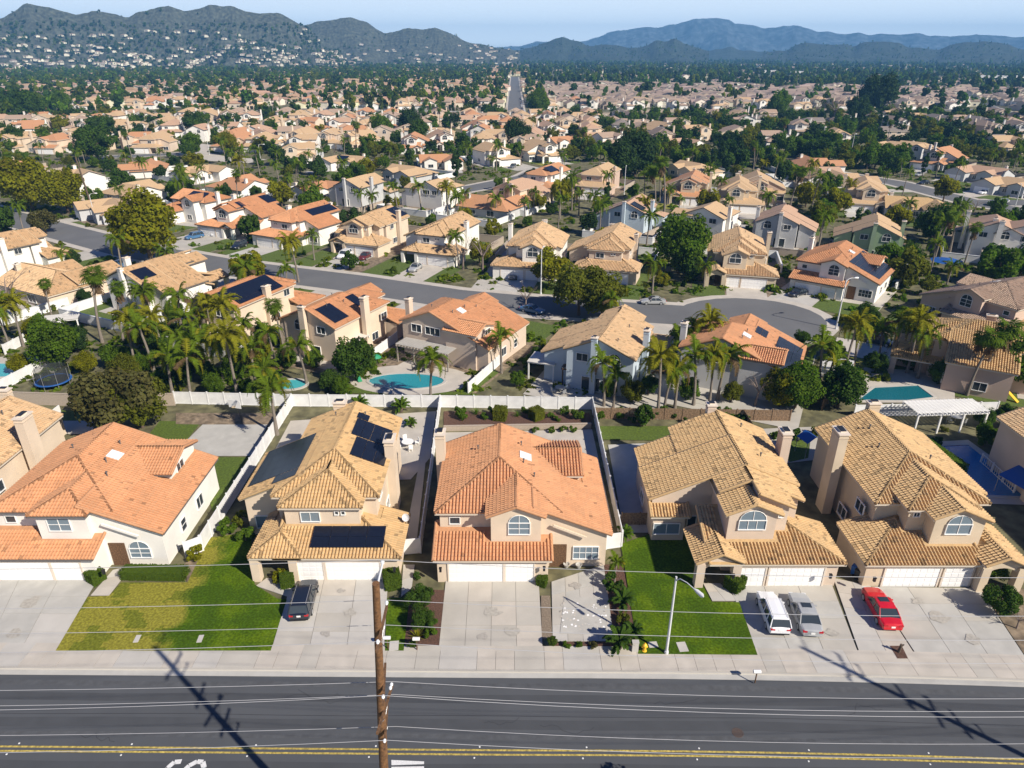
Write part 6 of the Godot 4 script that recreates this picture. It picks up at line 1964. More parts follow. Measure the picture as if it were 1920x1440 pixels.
	# further back, set down one by one
	var T := [
		[Vector2(-195.25, -282.79), -30, "E", "orange", "cream", 0], [Vector2(-276.7, -420.82), -70, "C", "orange", "white", 0], [Vector2(-280.41, -480.6), -60, "F", "tan", "cream", 0], [Vector2(-187.16, -364.19), 10, "F", "orange", "cream", 0], [Vector2(-278.02, -533.63), 5, "E", "orange", "cream", 0], [Vector2(-230.36, -450.56), 20, "E", "tan", "white", 0], [Vector2(-218.81, -484.63), 20, "E", "orange", "cream", 0],
		[Vector2(-190.62, -497.11), 20, "C", "tan", "white", 0], [Vector2(-117.2, -270.23), 60, "E", "tan", "white", 0], [Vector2(-92.7, -242.42), 150, "E", "orange", "white", 0], [Vector2(-142.93, -281.34), -70, "E", "orange", "white", 0], [Vector2(-148.63, -244.62), -45, "F", "tan", "white", 0], [Vector2(-122.9, -230.92), 150, "E", "tan", "white", 0], [Vector2(-115.67, -203.83), -50, "E", "tan", "grey", 0],
		[Vector2(-126.59, -368.94), 25, "C", "rose", "white", 0], [Vector2(-93.8, -318.65), 10, "F", "tan", "cream", 0], [Vector2(-68.53, -298.1), -25, "E", "tan", "white", 1], [Vector2(-147.2, -472.74), 20, "E", "tan", "white", 0], [Vector2(-124.61, -450.56), -20, "F", "orange", "cream", 0], [Vector2(-63.77, -233.96), 60, "E", "orange", "white", 0], [Vector2(-47.21, -227.96), 155, "C", "tan", "grey", 0], [Vector2(-38.89, -268.89), -35, "E", "tan", "grey", 0],
		[Vector2(-24.82, -223.18), 150, "A", "tan", "white", 1], [Vector2(-85.93, -427.1), -20, "D", "tan", "cream", 0], [Vector2(-76.99, -364.19), -35, "C", "tan", "cream", 0], [Vector2(-69.74, -430.31), 50, "E", "orange", "cream", 0], [Vector2(-41.18, -411.72), 0, "E", "tan", "cream", 0], [Vector2(-34.51, -364.19), 20, "C", "rose", "white", 0], [Vector2(-29.74, -301.35), 10, "E", "orange", "white", 0], [Vector2(-6.87, -311.51), 30, "D", "tan", "white", 0], [Vector2(-19.67, -417.74), 10, "C", "orange", "white", 0],
		[Vector2(-5.39, -209.89), 150, "E", "orange", "grey", 0], [Vector2(13.71, -322.34), 30, "C", "tan", "white", 0], [Vector2(20.89, -411.72), 15, "C", "rose", "white", 0], [Vector2(43.27, -403), 5, "B", "rose", "cream", 0], [Vector2(63.89, -400.17), 90, "E", "tan", "cream", 0], [Vector2(49.38, -364.19), 30, "F", "dusty", "white", 0], [Vector2(84.46, -411.72), 25, "C", "tan", "white", 0], [Vector2(101.07, -400.17), 10, "F", "tan", "cream", 0], [Vector2(82.61, -359.55), 30, "E", "rose", "white", 0],
		[Vector2(10.5, -246.86), -30, "B", "orange", "white", 2], [Vector2(29.09, -246.86), -25, "B", "tan", "pink", 0], [Vector2(70.14, -277.07), -60, "E", "tan", "cream", 0], [Vector2(58.27, -229.93), -18, "C", "orange", "sand", 0], [Vector2(33.8, -191.41), 155, "C", "rose", "blue", 1], [Vector2(50.46, -184.57), 145, "A", "tan", "white", 0], [Vector2(70.42, -218.58), -15, "D", "tan", "sand", 0], [Vector2(26.88, -368.94), 30, "E", "orange", "white", 0],
		[Vector2(78.65, -228.94), -15, "C", "tan", "pink", 0], [Vector2(108.43, -218.58), -20, "D", "tan", "cream", 0], [Vector2(119.2, -206.59), -20, "E", "straw", "white", 0], [Vector2(121.89, -290.25), 90, "E", "orange", "white", 0], [Vector2(113.18, -263.69), 90, "E", "rose", "white", 0], [Vector2(117.08, -251.46), 90, "E", "tan", "white", 0], [Vector2(181.7, -346.27), -50, "E", "tan", "white", 0], [Vector2(178.53, -322.34), -50, "F", "tan", "grey", 0],
		[Vector2(175.73, -298.1), -50, "C", "orange", "grey", 1], [Vector2(175.88, -268.89), -60, "E", "rose", "grey", 0], [Vector2(170.2, -242.42), -60, "E", "tan", "grey", 0], [Vector2(68.8, -178.15), 155, "C", "rose", "grey", 0], [Vector2(87.45, -166.47), 155, "C", "tan", "green", 0], [Vector2(116.69, -168.69), 150, "D", "rose", "white", 0], [Vector2(122.29, -162.17), 150, "A", "rose", "white", 0], [Vector2(4.21, -224.12), 150, "B", "rose", "cream", 0], [Vector2(90.73, -115.48), -80, "B", "straw", "pink", 0],
	]
	for q in T:
		var z: float = q[0].y
		var near := 2
		var ar := []
		if q[5] > 0: ar = [[0, 1.0, -4.0, 2.0, 1.0, 4.0]] if q[2] in ["A", "B", "F", "E"] else [[0, 1.0, -9.0, -5.4, 1.0, 4.4]]
		home(q[0], q[1], q[2], (int(q[0].x * 7) % 2) == 0, q[3], q[4], near, ar, z > -330, "light green house with tan roof and dark arched window, right" if q[4] == "green" else "")
	# parked cars on those streets
	for q in [[Vector2(29.09, -127.1), Vector2(25.18, -127.1), "sedan", "car_silver", "silver car parked at the kerb of the turning circle"], [Vector2(-38.88, -162.71), Vector2(-40.23, -158.49), "wagon", "car_white", "white estate car on a drive of the curved street"], [Vector2(-33.86, -161.76), Vector2(-34.98, -157.13), "sedan", "car_maroon", "dark red car beside the white estate car, curved street"], [Vector2(-20.73, -152.73), Vector2(-22.19, -147.32), "sedan", "car_silver", "silver car on the drive between two lawns, curved street"],
		[Vector2(1.4, -146.92), Vector2(-0.23, -141.48), "sedan", "car_grey", "grey car on the drive behind the bare tree"], [Vector2(1.8, -123.45), Vector2(5.72, -121.11), "sedan", "car_blue", "blue car in the tree's shade on the curved street"], [Vector2(-66.61, -171.78), Vector2(-68.22, -166.64), "wagon", "car_black", "black car on the drive at the bend, left"], [Vector2(-77.37, -184.76), Vector2(-78.06, -180.63), "wagon", "car_white", "white car before the red-roofed garage, left"], [Vector2(-81.18, -180.05), Vector2(-83.61, -177.22), "wagon", "car_blue", "dark blue car beside the big round tree"],
		[Vector2(-112.73, -200.99), Vector2(-113.26, -195.53), "sedan", "car_white", "white car beside the pole at the left street"], [Vector2(59.01, -133.62), Vector2(55.04, -130.94), "sedan", "car_black", "black car on the drive of the solar-covered white house"], [Vector2(51.69, -144.54), Vector2(49.39, -142.62), "sedan", "car_silver", "silver car nosed into the open garage"], [Vector2(59.57, -108.06), Vector2(62.28, -105.73), "wagon", "car_black", "black car in the shade beside the lawn circle"], [Vector2(161.97, -281.08), Vector2(154.91, -275.98), "sedan", "car_silver", "pale car by the orange-roofed houses, upper right"],
		[Vector2(165.48, -242.6), Vector2(155.83, -238.7), "truck", "car_white", "white pickup truck on the right side street"], [Vector2(159.87, -226.81), Vector2(154.06, -222.52), "sedan", "car_white", "white car behind the pickup truck, right"], [Vector2(153.33, -261.66), Vector2(147.63, -258.3), "sedan", "car_black", "black car below the pale car, upper right"], [Vector2(155, -225.07), Vector2(147.79, -218.37), "sedan", "car_grey", "dark car in shadow beside the white car, right"], [Vector2(-161.14, -439.12), Vector2(-159.67, -421.75), "sedan", "car_silver", "small silver car before the white gabled house, far left"],
		[Vector2(1.8, -303.37), Vector2(-1.09, -294.64), "wagon", "car_grey", "grey car at the short side street, middle"], [Vector2(-152.41, -336.31), Vector2(-143.31, -329.2), "wagon", "car_white", "white estate car beside the low wide tree, left"], [Vector2(-172.4, -418.98), Vector2(-174.15, -408.24), "wagon", "car_black", "dark car beneath the trees at the far left street"], [Vector2(-90.48, -154.02), Vector2(-86.15, -151.45), "sedan", "car_blue", "blue car under the big round tree, curved street"]]:
		car(q[0], q[1], q[2], q[3], q[4])
	for i in 12:
		var z := -575.0 - i * 17.0
		car(Vector2(8.5, z), Vector2(8.4, z - 4.5), ["sedan", "wagon"][i % 2], ["car_white", "car_silver", "car_black", "car_grey"][i % 4], "car parked along the straight far street", "cars along the far street")
	# planting that stands out
	var B := [
		["round0", Vector2(-83.01, -156.23), 2.35, "leaf_yellow", "big round yellow-green tree beside the curved street, left"], ["round1", Vector2(-145.65, -212.8), 2.3, "leaf_yellow", "largest yellow-green tree over the left street"], ["round2", Vector2(-133.18, -209.74), 1.9, "leaf_yellow", "yellow-green tree right of the largest one, left street"], ["round1", Vector2(36.53, -147.72), 1.85, "leaf_mid", "dense round green tree above the lawn, curved street"],
		["spread0", Vector2(12.28, -120.54), 1.45, "leaf_olive", "wide olive tree standing over the curved street"], ["spread1", Vector2(16.37, -119.41), 1.2, "leaf_olive", "olive tree leaning right beside the wide one"], ["spread2", Vector2(-49.57, -77.06), 1.35, "leaf_brown", "dark brownish tree rising behind the big white house"], ["spread0", Vector2(-47.79, -78.45), 1.05, "leaf_olive", "olive part-bare tree right behind the big white house"],
		["round2", Vector2(-23.1, -92.98), 1.0, "leaf_dark", "dark bushy tree left of the kidney pool"], ["round0", Vector2(-25.94, -88.88), .5, "leaf_dark", "small round tree at the white fence by the spa"], ["round1", Vector2(-69.98, -97.6), 1.1, "leaf_mid", "bright green round tree above the trampoline"], ["round2", Vector2(-24.22, -88.03), .42, "leaf_mid", "low round bush inside the white fence"],
		["spread1", Vector2(-182.78, -319.04), 2.2, "leaf_dark", "dark tree cluster over the left houses, lower"], ["spread2", Vector2(-223.64, -400.53), 2.0, "leaf_dark", "dark tree cluster over the left houses, upper"], ["round0", Vector2(-241.49, -355.43), 1.7, "leaf_dark", "dark round clipped tree at far left"], ["round1", Vector2(-330.37, -508.33), 3.0, "leaf_dark", "huge dark tree at the left edge"], ["round2", Vector2(-382.43, -565.69), 2.8, "leaf_dark", "dark tree behind the huge one, left edge"], ["round2", Vector2(-350.51, -580.74), 2.4, "leaf_mid", "tall tree right of the huge dark tree"],
		["round0", Vector2(-132.19, -339.98), 1.5, "leaf_yellow", "yellow-green tree at the side street corner"], ["spread1", Vector2(-147.45, -336.31), 1.5, "leaf_mid", "low wide tree by the camper van"], ["round1", Vector2(-180.03, -418.98), 2.0, "leaf_dark", "dark tree behind the far left street"], ["spread0", Vector2(-124.12, -184.16), .95, "leaf_brown", "reddish-brown bush at the left street edge"], ["round2", Vector2(44.45, -83.95), .95, "leaf_dark", "dark green tree behind the white fence at right"],
		["round0", Vector2(38.62, -83.95), .95, "leaf_mid", "bright bushy tree behind the chimney, right"], ["round1", Vector2(36.6, -84.43), .8, "leaf_yellow", "yellow-green tree behind the right chimney"], ["bare1", Vector2(33.3, -84.43), .9, "", "leafless bushy tree behind the straw-roofed house"], ["bare0", Vector2(2.49, -122.56), 1.0, "", "leafless tree by the blue car"], ["bare1", Vector2(-6.47, -148.54), 1.5, "", "leafless tree on the left lawn of the curved street"], ["bare0", Vector2(-10.95, -150.61), 1.3, "", "leafless tree beside the taller leafless one"], ["bare1", Vector2(11.49, -144.54), 1.1, "", "leafless brown tree behind the lamp, curved street"], ["bare0", Vector2(-92.22, -121.11), 1.6, "", "large leafless tree at the left edge"], ["bare1", Vector2(-63.74, -109.26), 1.2, "", "leafless shrubby tree among the left palms"],
		["round1", Vector2(72.65, -89.75), 1.2, "leaf_mid", "leafy green tree at the right edge"], ["spread2", Vector2(65.67, -103.49), .8, "leaf_mid", "bushy tree before the shaded straw roof"], ["round2", Vector2(120.38, -171.78), 1.3, "leaf_mid", "green tree behind the blue umbrella, right"], ["round0", Vector2(107.13, -174.46), 1.4, "leaf_dark", "dark rounded tree left of the fan palm, right"], ["round1", Vector2(47.78, -278.51), 2.4, "leaf_pine", "very dark broad pine in the middle distance"], ["round2", Vector2(41.7, -272.27), 2.1, "leaf_pine", "dark pine touching the broad one"],
		["round0", Vector2(2.11, -359.5), 2.1, "leaf_pine", "dark tall tree above the middle houses"], ["round1", Vector2(-57.97, -418.98), 2.2, "leaf_pine", "dark tree mass left of the middle houses"], ["round2", Vector2(-47.46, -370.07), 1.9, "leaf_dark", "dark tree below the tree mass, middle"], ["spread1", Vector2(-72.5, -400.53), 1.9, "leaf_mid", "bushy tree behind the beige gabled house"], ["round0", Vector2(19.53, -565.69), 2.6, "leaf_mid", "green tree at the end of the straight street"], ["round1", Vector2(276.65, -565.69), 4.2, "leaf_pine", "tall dark pine cluster, upper right"], ["round2", Vector2(185.9, -520.55), 2.8, "leaf_mid", "green tree before the channel wall, upper right"], ["round2", Vector2(224.93, -481.85), 2.6, "leaf_pine", "dark pine beside the cluster, upper right"], ["bare0", Vector2(213.81, -492.87), 3.2, "", "leafless reddish tree group, upper right"], ["bare1", Vector2(254.8, -492.87), 2.6, "", "leafless pale tree right of the dark pines"], ["bare0", Vector2(214.06, -520.55), 2.8, "", "leafless tree left of the dark pines"],
		["spread0", Vector2(150.9, -298.94), 1.6, "leaf_mid", "wide low tree at the upper right street"], ["round1", Vector2(89.2, -152.73), .8, "leaf_mid", "bushes between the white solar house and fence"], ["spread1", Vector2(47.67, -106.19), .38, "leaf_dark", "dark shrubs at the turning circle"]]
	for q in B: plant(q[0], q[1], q[4], "tree", "", q[2], q[3])
	for q in [Vector2(-60.7, -105.73), Vector2(-56.44, -108.06), Vector2(-50.56, -104.6), Vector2(-46.25, -102.39), Vector2(-50.35, -88.88), Vector2(-41.15, -95.24), Vector2(-48.42, -95.24), Vector2(-42.01, -88.03), Vector2(-56.24, -91.52), Vector2(-38.56, -97.2)]:
		plant("round%d" % (int(q.x) & 1), q, "bushy broadleaf tree among the clustered palms, left gardens", "tree", "", rng.randf_range(.45, .75), ["leaf_mid", "leaf_yellow", "leaf_mid", "leaf_olive"][int(absf(q.y)) % 4])
	for q in [[Vector2(-74.24, -95.24), .45], [Vector2(-79.73, -108.06), .6], [Vector2(-73.01, -105.73), .5], [Vector2(-64.15, -95.24), .5], [Vector2(-61.13, -97.2), .55], [Vector2(-55.22, -94.29), .5], [Vector2(-56.04, -101.32), .6], [Vector2(-47.66, -90.63), .45], [Vector2(-44.28, -91.88), .5], [Vector2(-40.95, -92.43), .55], [Vector2(-36.97, -87.69), .4], [Vector2(-33.95, -88.88), .45], [Vector2(-34.46, -97.2), .5], [Vector2(-40.46, -105.73), .6], [Vector2(-48.36, -110.47), .6], [Vector2(-54.51, -115.59), .55], [Vector2(-60.91, -118.29), .55], [Vector2(-67.31, -115.59), .55], [Vector2(-30.36, -97.2), .45], [Vector2(-34.44, -104.6), .45]]:
		plant("round%d" % (int(absf(q[0].x * 3.0)) % 3), q[0], "bright bushy garden tree under the palms, left gardens", "tree", "", q[1], ["leaf_mid", "leaf_yellow", "leaf_mid", "leaf_mid", "leaf_dark"][int(absf(q[0].y * 7.0)) % 5])
	for q in [[Vector2(13.52, -87.19), .4], [Vector2(16.64, -85.54), .5], [Vector2(19.3, -88.03), .45], [Vector2(24.6, -86.36), .5], [Vector2(30.33, -85.54), .45], [Vector2(33.56, -88.88), .5], [Vector2(35.89, -86.69), .5], [Vector2(41.42, -85.54), .5], [Vector2(47.31, -88.03), .45], [Vector2(54.87, -95.24), .5], [Vector2(60.72, -97.2), .5], [Vector2(62.49, -91.52), .55], [Vector2(69.52, -91.52), .6], [Vector2(76.31, -97.2), .6], [Vector2(0.77, -90.63), .35], [Vector2(-2.59, -103.49), .45], [Vector2(22.59, -95.24), .45], [Vector2(58.78, -74.66), .4], [Vector2(60.54, -72.74), .4], [Vector2(63.71, -78.73), .45], [Vector2(60.94, -78.73), .4]]:
		plant("round%d" % (int(absf(q[0].x * 3.0)) % 3), q[0], "bushy garden tree behind the long fence line, right gardens", "tree", "", q[1], ["leaf_mid", "leaf_dark", "leaf_mid", "leaf_olive", "leaf_mid"][int(absf(q[0].y * 7.0)) % 5])
	# palms: kind, foot, size, label
	var Q := [
		["fan0", Vector2(-68.55, -107.59), 1.25], ["fan1", Vector2(-65.21, -108.06), .95], ["fan0", Vector2(-82.81, -117.74), .75], ["fan1", Vector2(98.89, -158.95), 1.05], ["fan0", Vector2(64.29, -87.69), 1.05], ["fan1", Vector2(63.7, -88.88), .85], ["fan0", Vector2(65.9, -88.37), 1.15], ["fan1", Vector2(45.62, -209.74), 1.5], ["fan0", Vector2(43.61, -213.58), 1.3], ["fan0", Vector2(84.62, -213.58), 1.3]]
	for q in Q: plant(q[0], q[1], "tall fan palm with brown skirt, %s" % zone(q[1].x, q[1].y), "palm", "tall fan palms", q[2])
	var qs := [Vector2(-65.26, -118.29), Vector2(-55.09, -108.06), Vector2(-50.16, -108.06), Vector2(-46.96, -112.98), Vector2(-51.45, -130.29), Vector2(-81.95, -104.6), Vector2(-80.49, -105.73), Vector2(-44.59, -86.03), Vector2(-47.69, -87.19), Vector2(-54.07, -95.24), Vector2(-55, -100.89), Vector2(-49.22, -95.24), Vector2(-45.28, -92.43), Vector2(-42.18, -91.52), Vector2(-38.98, -88.03), Vector2(-37.2, -90.63), Vector2(-34.18, -86.03), Vector2(-46.36, -97.2), Vector2(-44.23, -99.22), Vector2(-52.71, -103.49), Vector2(-42.4, -102.39), Vector2(-35.51, -95.24), Vector2(-57.85, -97.2), Vector2(-30.07, -91.52), Vector2(-29.84, -76.65), Vector2(-11.13, -84.43), Vector2(-44.89, -140.73), Vector2(-1.61, -95.24), Vector2(13.84, -83.95), Vector2(12.59, -84.43), Vector2(19.25, -80.91), Vector2(20.61, -83.17), Vector2(22.22, -83.95), Vector2(24.96, -84.74), Vector2(27.37, -85.54), Vector2(28.7, -86.36), Vector2(25.02, -95.24), Vector2(27.08, -97.2), Vector2(29.05, -95.24), Vector2(32.28, -95.24), Vector2(44.63, -88.88), Vector2(42.81, -87.19), Vector2(50.19, -95.24), Vector2(52.51, -97.2), Vector2(57.17, -99.22), Vector2(58.75, -98.2), Vector2(59.71, -95.24), Vector2(60.33, -93.35), Vector2(-41.62, -209.74), Vector2(-27.21, -209.74), Vector2(-18.6, -202.41), Vector2(-14.41, -209.74), Vector2(-4.65, -202.41), Vector2(6.4, -209.74), Vector2(13.95, -202.41), Vector2(19.69, -206.01), Vector2(23.25, -202.41), Vector2(0, -213.58), Vector2(-95.93, -252.86), Vector2(-73.14, -233.07), Vector2(-65.95, -225.94), Vector2(-64.51, -230.35), Vector2(36.43, -189.06), Vector2(32.55, -192.24), Vector2(48.82, -221.68), Vector2(64.81, -221.68), Vector2(90.81, -260.53), Vector2(97.64, -244.59), Vector2(92.84, -209.74), Vector2(94.49, -206.01), Vector2(107.21, -255.01), Vector2(103.87, -278.51), Vector2(112.9, -198.91), Vector2(105.35, -164.16), Vector2(104.26, -217.56), Vector2(-149.58, -278.51), Vector2(-121.08, -260.53)]
	for i in qs.size(): plant("queen%d" % (i % 4), qs[i], "feathery queen palm, %s" % zone(qs[i].x, qs[i].y), "palm", "feathery palms in the gardens", rng.randf_range(.85, 1.15) * (1.12 if qs[i].y > -125 else 1.15), ["", "", "frond_yellow", ""][i % 4])
	for q in [Vector2(-39.47, -278.51), Vector2(-20.5, -260.53), Vector2(-20.77, -278.51), Vector2(-16.62, -278.51), Vector2(77.91, -278.51), Vector2(84.62, -291.83), Vector2(75.73, -322.36), Vector2(98.8, -314.18), Vector2(204.73, -433.18), Vector2(211.03, -433.18), Vector2(218.91, -433.18), Vector2(222.34, -427.39), Vector2(196.53, -427.39), Vector2(218.58, -439.12), Vector2(-44.75, -565.69), Vector2(183.08, -565.69), Vector2(242.53, -433.18), Vector2(244.1, -418.98), Vector2(253.26, -418.98), Vector2(257.58, -410.88)]: plant("cypress%d" % (rng.randi() % 2), q, "slim dark cypress, %s" % zone(q.x, q.y), "tree", "slim cypresses", rng.randf_range(.9, 1.5))
	# gardens in between: whatever else grows there
	var n := 0
	var spots := []
	var rest := []
	for tries in 15000:
		var z := -92.0 - 470.0 * pow(rng.randf(), .8)
		var x := rng.randf_range(-.80, .80) * (-z + 12.0)
		if near_road(x, z, 1.0) or is_blocked(x, z, .6): continue
		var gap := 4.2 if z > -250.0 else 5.0
		var ok := true
		for s in spots:
			if absf(s.x - x) < gap and absf(s.y - z) < gap: ok = false; break
		if not ok: continue
		spots.append(Vector2(x, z))
		if spots.size() > 1250: break
	spots.sort_custom(func(a, b): return a.y > b.y)
	for s in spots:
		var x: float = s.x
		var z: float = s.y
		var k := rng.randf()
		var m: String = ["leaf_dark", "leaf_mid", "leaf_mid", "leaf_olive", "leaf_dark", "leaf_pine", "leaf_yellow"][rng.randi() % 7]
		var where := zone(x, z)
		if k < .56:
			if n < 232: plant(("mid%d" if z < -130 else "round%d") % (rng.randi() % 3), Vector2(x, z), "%s tree, %s" % [{"leaf_dark": "dark green", "leaf_mid": "mid green", "leaf_olive": "olive", "leaf_pine": "blackish green", "leaf_yellow": "yellow-green"}[m], where], "tree", "", rng.randf_range(.5, 1.3) if z < -130 else rng.randf_range(.4, .75), m); n += 1
			else: rest.append([x, z, rng.randf_range(.5, 1.5), m])   # past the number one could name
		elif k < .86 and z < -330.0: rest.append([x, z, rng.randf_range(.4, 1.0), "leaf_mid"])
		elif k < .86: plant(("queen_far%d" if z < -150 else "queen%d") % (rng.randi() % 2), Vector2(x, z), "feathery queen palm, " + where, "palm", "feathery palms in the gardens", rng.randf_range(.8, 1.2))
		elif k < .89: plant("fan_far%d" % (rng.randi() % 2), Vector2(x, z), "tall fan palm, " + where, "palm", "tall fan palms", rng.randf_range(.8, 1.3))
		elif k < .92: plant("cypress%d" % (rng.randi() % 2), Vector2(x, z), "slim dark cypress, " + where, "tree", "slim cypresses", rng.randf_range(.7, 1.2))
		elif k < .94: plant("bare%d" % (rng.randi() % 2), Vector2(x, z), "leafless tree, " + where, "tree", "leafless trees", rng.randf_range(.7, 1.3))
	for i in 480:   # the wooded corner at upper right
		var w := Vector2(rng.randf_range(50, 345), rng.randf_range(-535, -285))
		if w.x > -w.y * .8 or near_road(w.x, w.y, 1.5) or is_blocked(w.x, w.y, 1.0): continue
		rest.append([w.x, w.y, rng.randf_range(.4, 1.5), ["leaf_dark", "leaf_mid", "leaf_pine", "leaf_olive"][i % 4]])
	for m in ["leaf_dark", "leaf_mid", "leaf_olive", "leaf_pine", "leaf_yellow"]:
		var pl := []
		var ti := []
		for q in rest:
			if q[3] != m: continue
			pl.append(Transform3D(Basis(Vector3.UP, q[0] * 7.0).scaled(Vector3.ONE * q[2]), Vector3(q[0], 3.4 * q[2], q[1])))
			ti.append(Color.WHITE)
		if pl.size(): many("garden_trees", crown(601, Vector3(3.0, 3.2, 3.0), 22, 1800, .6), mats[m], pl, ti, self)
	# low garden shrubs nobody would count, and short garden walls
	var sp := []
	var tint := []
	for tries in 20000:
		var z := -88.0 - 420.0 * rng.randf()
		var x := rng.randf_range(-.80, .80) * (-z + 12.0)
		if near_road(x, z, .3) or is_blocked(x, z, -1.5): continue
		var s := rng.randf_range(.8, 3.2)
		sp.append(Transform3D(Basis(Vector3.UP, rng.randf() * TAU).scaled(Vector3(s, s * rng.randf_range(.6, 1.0), s)), Vector3(x, 0, z)))
		var c := rng.randf_range(.6, 1.4)
		tint.append(Color(c * rng.randf_range(.9, 1.5), c, c * .9))
		if sp.size() > 6000: break
	many("garden_undergrowth", crown(401, Vector3(.62, .5, .62), 10, 260, .24), mats.leaf_mid, sp, tint, self)
	# tan walls along the greenbelt
	for q in [[Vector2(-175, -662), Vector2(-14, -596), "tan perimeter wall left of the straight street"], [Vector2(-16, -556), Vector2(-90, -572), "tan wall stub left of the straight street"], [Vector2(14, -556), Vector2(78, -556), "tan perimeter wall right of the straight street"], [Vector2(88, -585), Vector2(300, -596), "tan wall along the greenbelt, right"]]:
		fence_wall("perimeter_wall", [q[0], q[1]], 2.2, q[2])
	sheet("greenbelt", [Vector2(78, -572), Vector2(330, -580), Vector2(330, -592), Vector2(78, -584)], "lawn_far", .03)
	sheet("channel_bank", [Vector2(-180, -655), Vector2(-16, -588), Vector2(-16, -570), Vector2(-180, -630)], "concrete_old", .03)


# ---------------------------------------------------------------- the far town, thinning to specks
func far_town() -> void:
	var n := 0
	var z := -352.0
	while z > -660.0 and n < 235:
		var half := .78 * -z
		var x := -half
		while x < half:
			x += rng.randf_range(15.5, 19.0)
			var p := Vector2(x + rng.randf_range(-2, 2), z + rng.randf_range(-4, 4))
			if near_road(p.x, p.y, 7.0) or is_blocked(p.x, p.y, 5.0): continue
			if p.y < -530 and p.y > -615 and absf(p.x) < 400: continue
			if p.x > 90 and p.y > -520 and p.x < 330 and rng.randf() < .55: continue   # the green corner at upper right
			if rng.randf() < .24: continue
			var rf: String = ["orange", "tan", "tan", "rose", "dusty", "tan"][rng.randi() % 6] if p.x < 60 else ["dusty", "brown", "dusty", "tan", "grey"][rng.randi() % 5]
			var wl: String = ["white", "cream", "white", "tan", "cream"][rng.randi() % 5]
			var deg: float = (0.0 if int(-z / 17.0) % 2 == 0 else 180.0) + rng.randf_range(-14, 14)
			home(p, deg, ["A", "B", "C", "D", "E", "F"][rng.randi() % 6], rng.randf() < .5, rf, wl, 3, [], false)
			n += 1
			if n >= 235: break
		z -= 23.0
	# beyond what one could count
	var hm := MB.new()
	for wd in [W("x", 0, 6.2, 5, 5, -7.5, 7.5, .4, "h", "g"), W("z", -2.5, 5.4, 3.6, 3.6, 0, 7.5, .4)]:
		hm.col = Color(1.1, 1.0, .88)
		wing_walls(wd, 0, hm)
		hm.col = Color(.66, .47, .33)
		wing_roof(wd, hm, hm, null)
	for q in [[-2.5, 7.25, 4.6, 2.0, 1.1], [3.5, 4.7, 1.8, 1.2, 1.6], [-3.5, -4.7, 1.8, 1.2, 1.6], [2, -4.7, 1.8, 1.2, 1.6]]:
		hm.col = Color(.95, .95, .9) if q[2] > 4.0 else Color(.06, .07, .08)
		hm.box(Vector3(q[0], q[4], q[1]), Vector3(q[2], q[3], .2))
	var hg := MB.new()
	hg.v = hm.v; hg.n = hm.n
	for q in hm.c: hg.c.append(Color(.46, .37, .31) if q.is_equal_approx(Color(.66, .47, .33)) else q)
	var m := mat("far_house", Color(.62, .60, .57), .85)
	m.vertex_color_use_as_albedo = true
	var places_r := []
	var tints_r := []
	var places := []
	var tints := []
	for i in 9500:
		var r := 640.0 + 2100.0 * pow(rng.randf(), 1.25)
		var az := rng.randf_range(-.66, .66)
		var zx := sin(az) * r
		var zz := -cos(az) * r
		if near_road(zx, zz, 6.0): continue
		if zz > -640.0: continue
		# denser tracts left and right, trees between
		var dens := .95 if r < 1000.0 else .7
		if az > .02 and r > 1050.0: dens = .07
		if az > .05 and r < 1040.0: dens = 1.0
		if az < -.02 and r > 1250.0: dens = .95
		if az < -.05 and i % 3 == 0:   # the foothill streets at left
			r = rng.randf_range(1200.0, 2050.0)
			zx = sin(az) * r; zz = -cos(az) * r
			dens = 1.0
		if rng.randf() > dens: continue
		var row := roundf(r / 22.0) * 22.0
		if r < 1200.0: zx = sin(az) * row; zz = -cos(az) * row
		var y := land(zx, zz)
		if y > 20.0 + .022 * r * rng.randf(): continue
		var b := Basis(Vector3.UP, (rng.randi() % 4) * PI / 2 + rng.randf_range(-.25, .25)).scaled(Vector3.ONE * rng.randf_range(.85, 1.2))
		if y > 4.0: b = b.scaled(Vector3.ONE * .8)
		var k := rng.randf_range(.8, 1.25)
		if az > .03 or y > 4.0 or rng.randf() < .25:
			places_r.append(Transform3D(b, Vector3(zx, y, zz)))
			tints_r.append(Color(k, k * rng.randf_range(.93, 1.0), k * rng.randf_range(.88, 1.0)))
		else:
			places.append(Transform3D(b, Vector3(zx, y, zz)))
			tints.append(Color(k, k * rng.randf_range(.88, 1.0), k * rng.randf_range(.78, .98)))
	for i in 3800:   # the foothill streets at left, following the slope
		var az := rng.randf_range(-.70, -.05)
		var r := roundf(rng.randf_range(1220.0, 2290.0) / 34.0) * 34.0 + rng.randf_range(-5, 5)
		var q := Vector3(sin(az) * r, 0, -cos(az) * r)
		q.y = land(q.x, q.z)
		if q.y > 16.0 + .037 * r * rng.randf(): continue
		places_r.append(Transform3D(Basis(Vector3.UP, az + (rng.randi() % 2) * PI + rng.randf_range(-.3, .3)).scaled(Vector3.ONE * rng.randf_range(.75, 1.1)), q))
		var k := rng.randf_range(.8, 1.3)
		tints_r.append(Color(k, k * .98, k * .94))
	many("distant_houses", hm.mesh(), m, places, tints, self)
	many("distant_houses", hg.mesh(), m, places_r, tints_r, self)
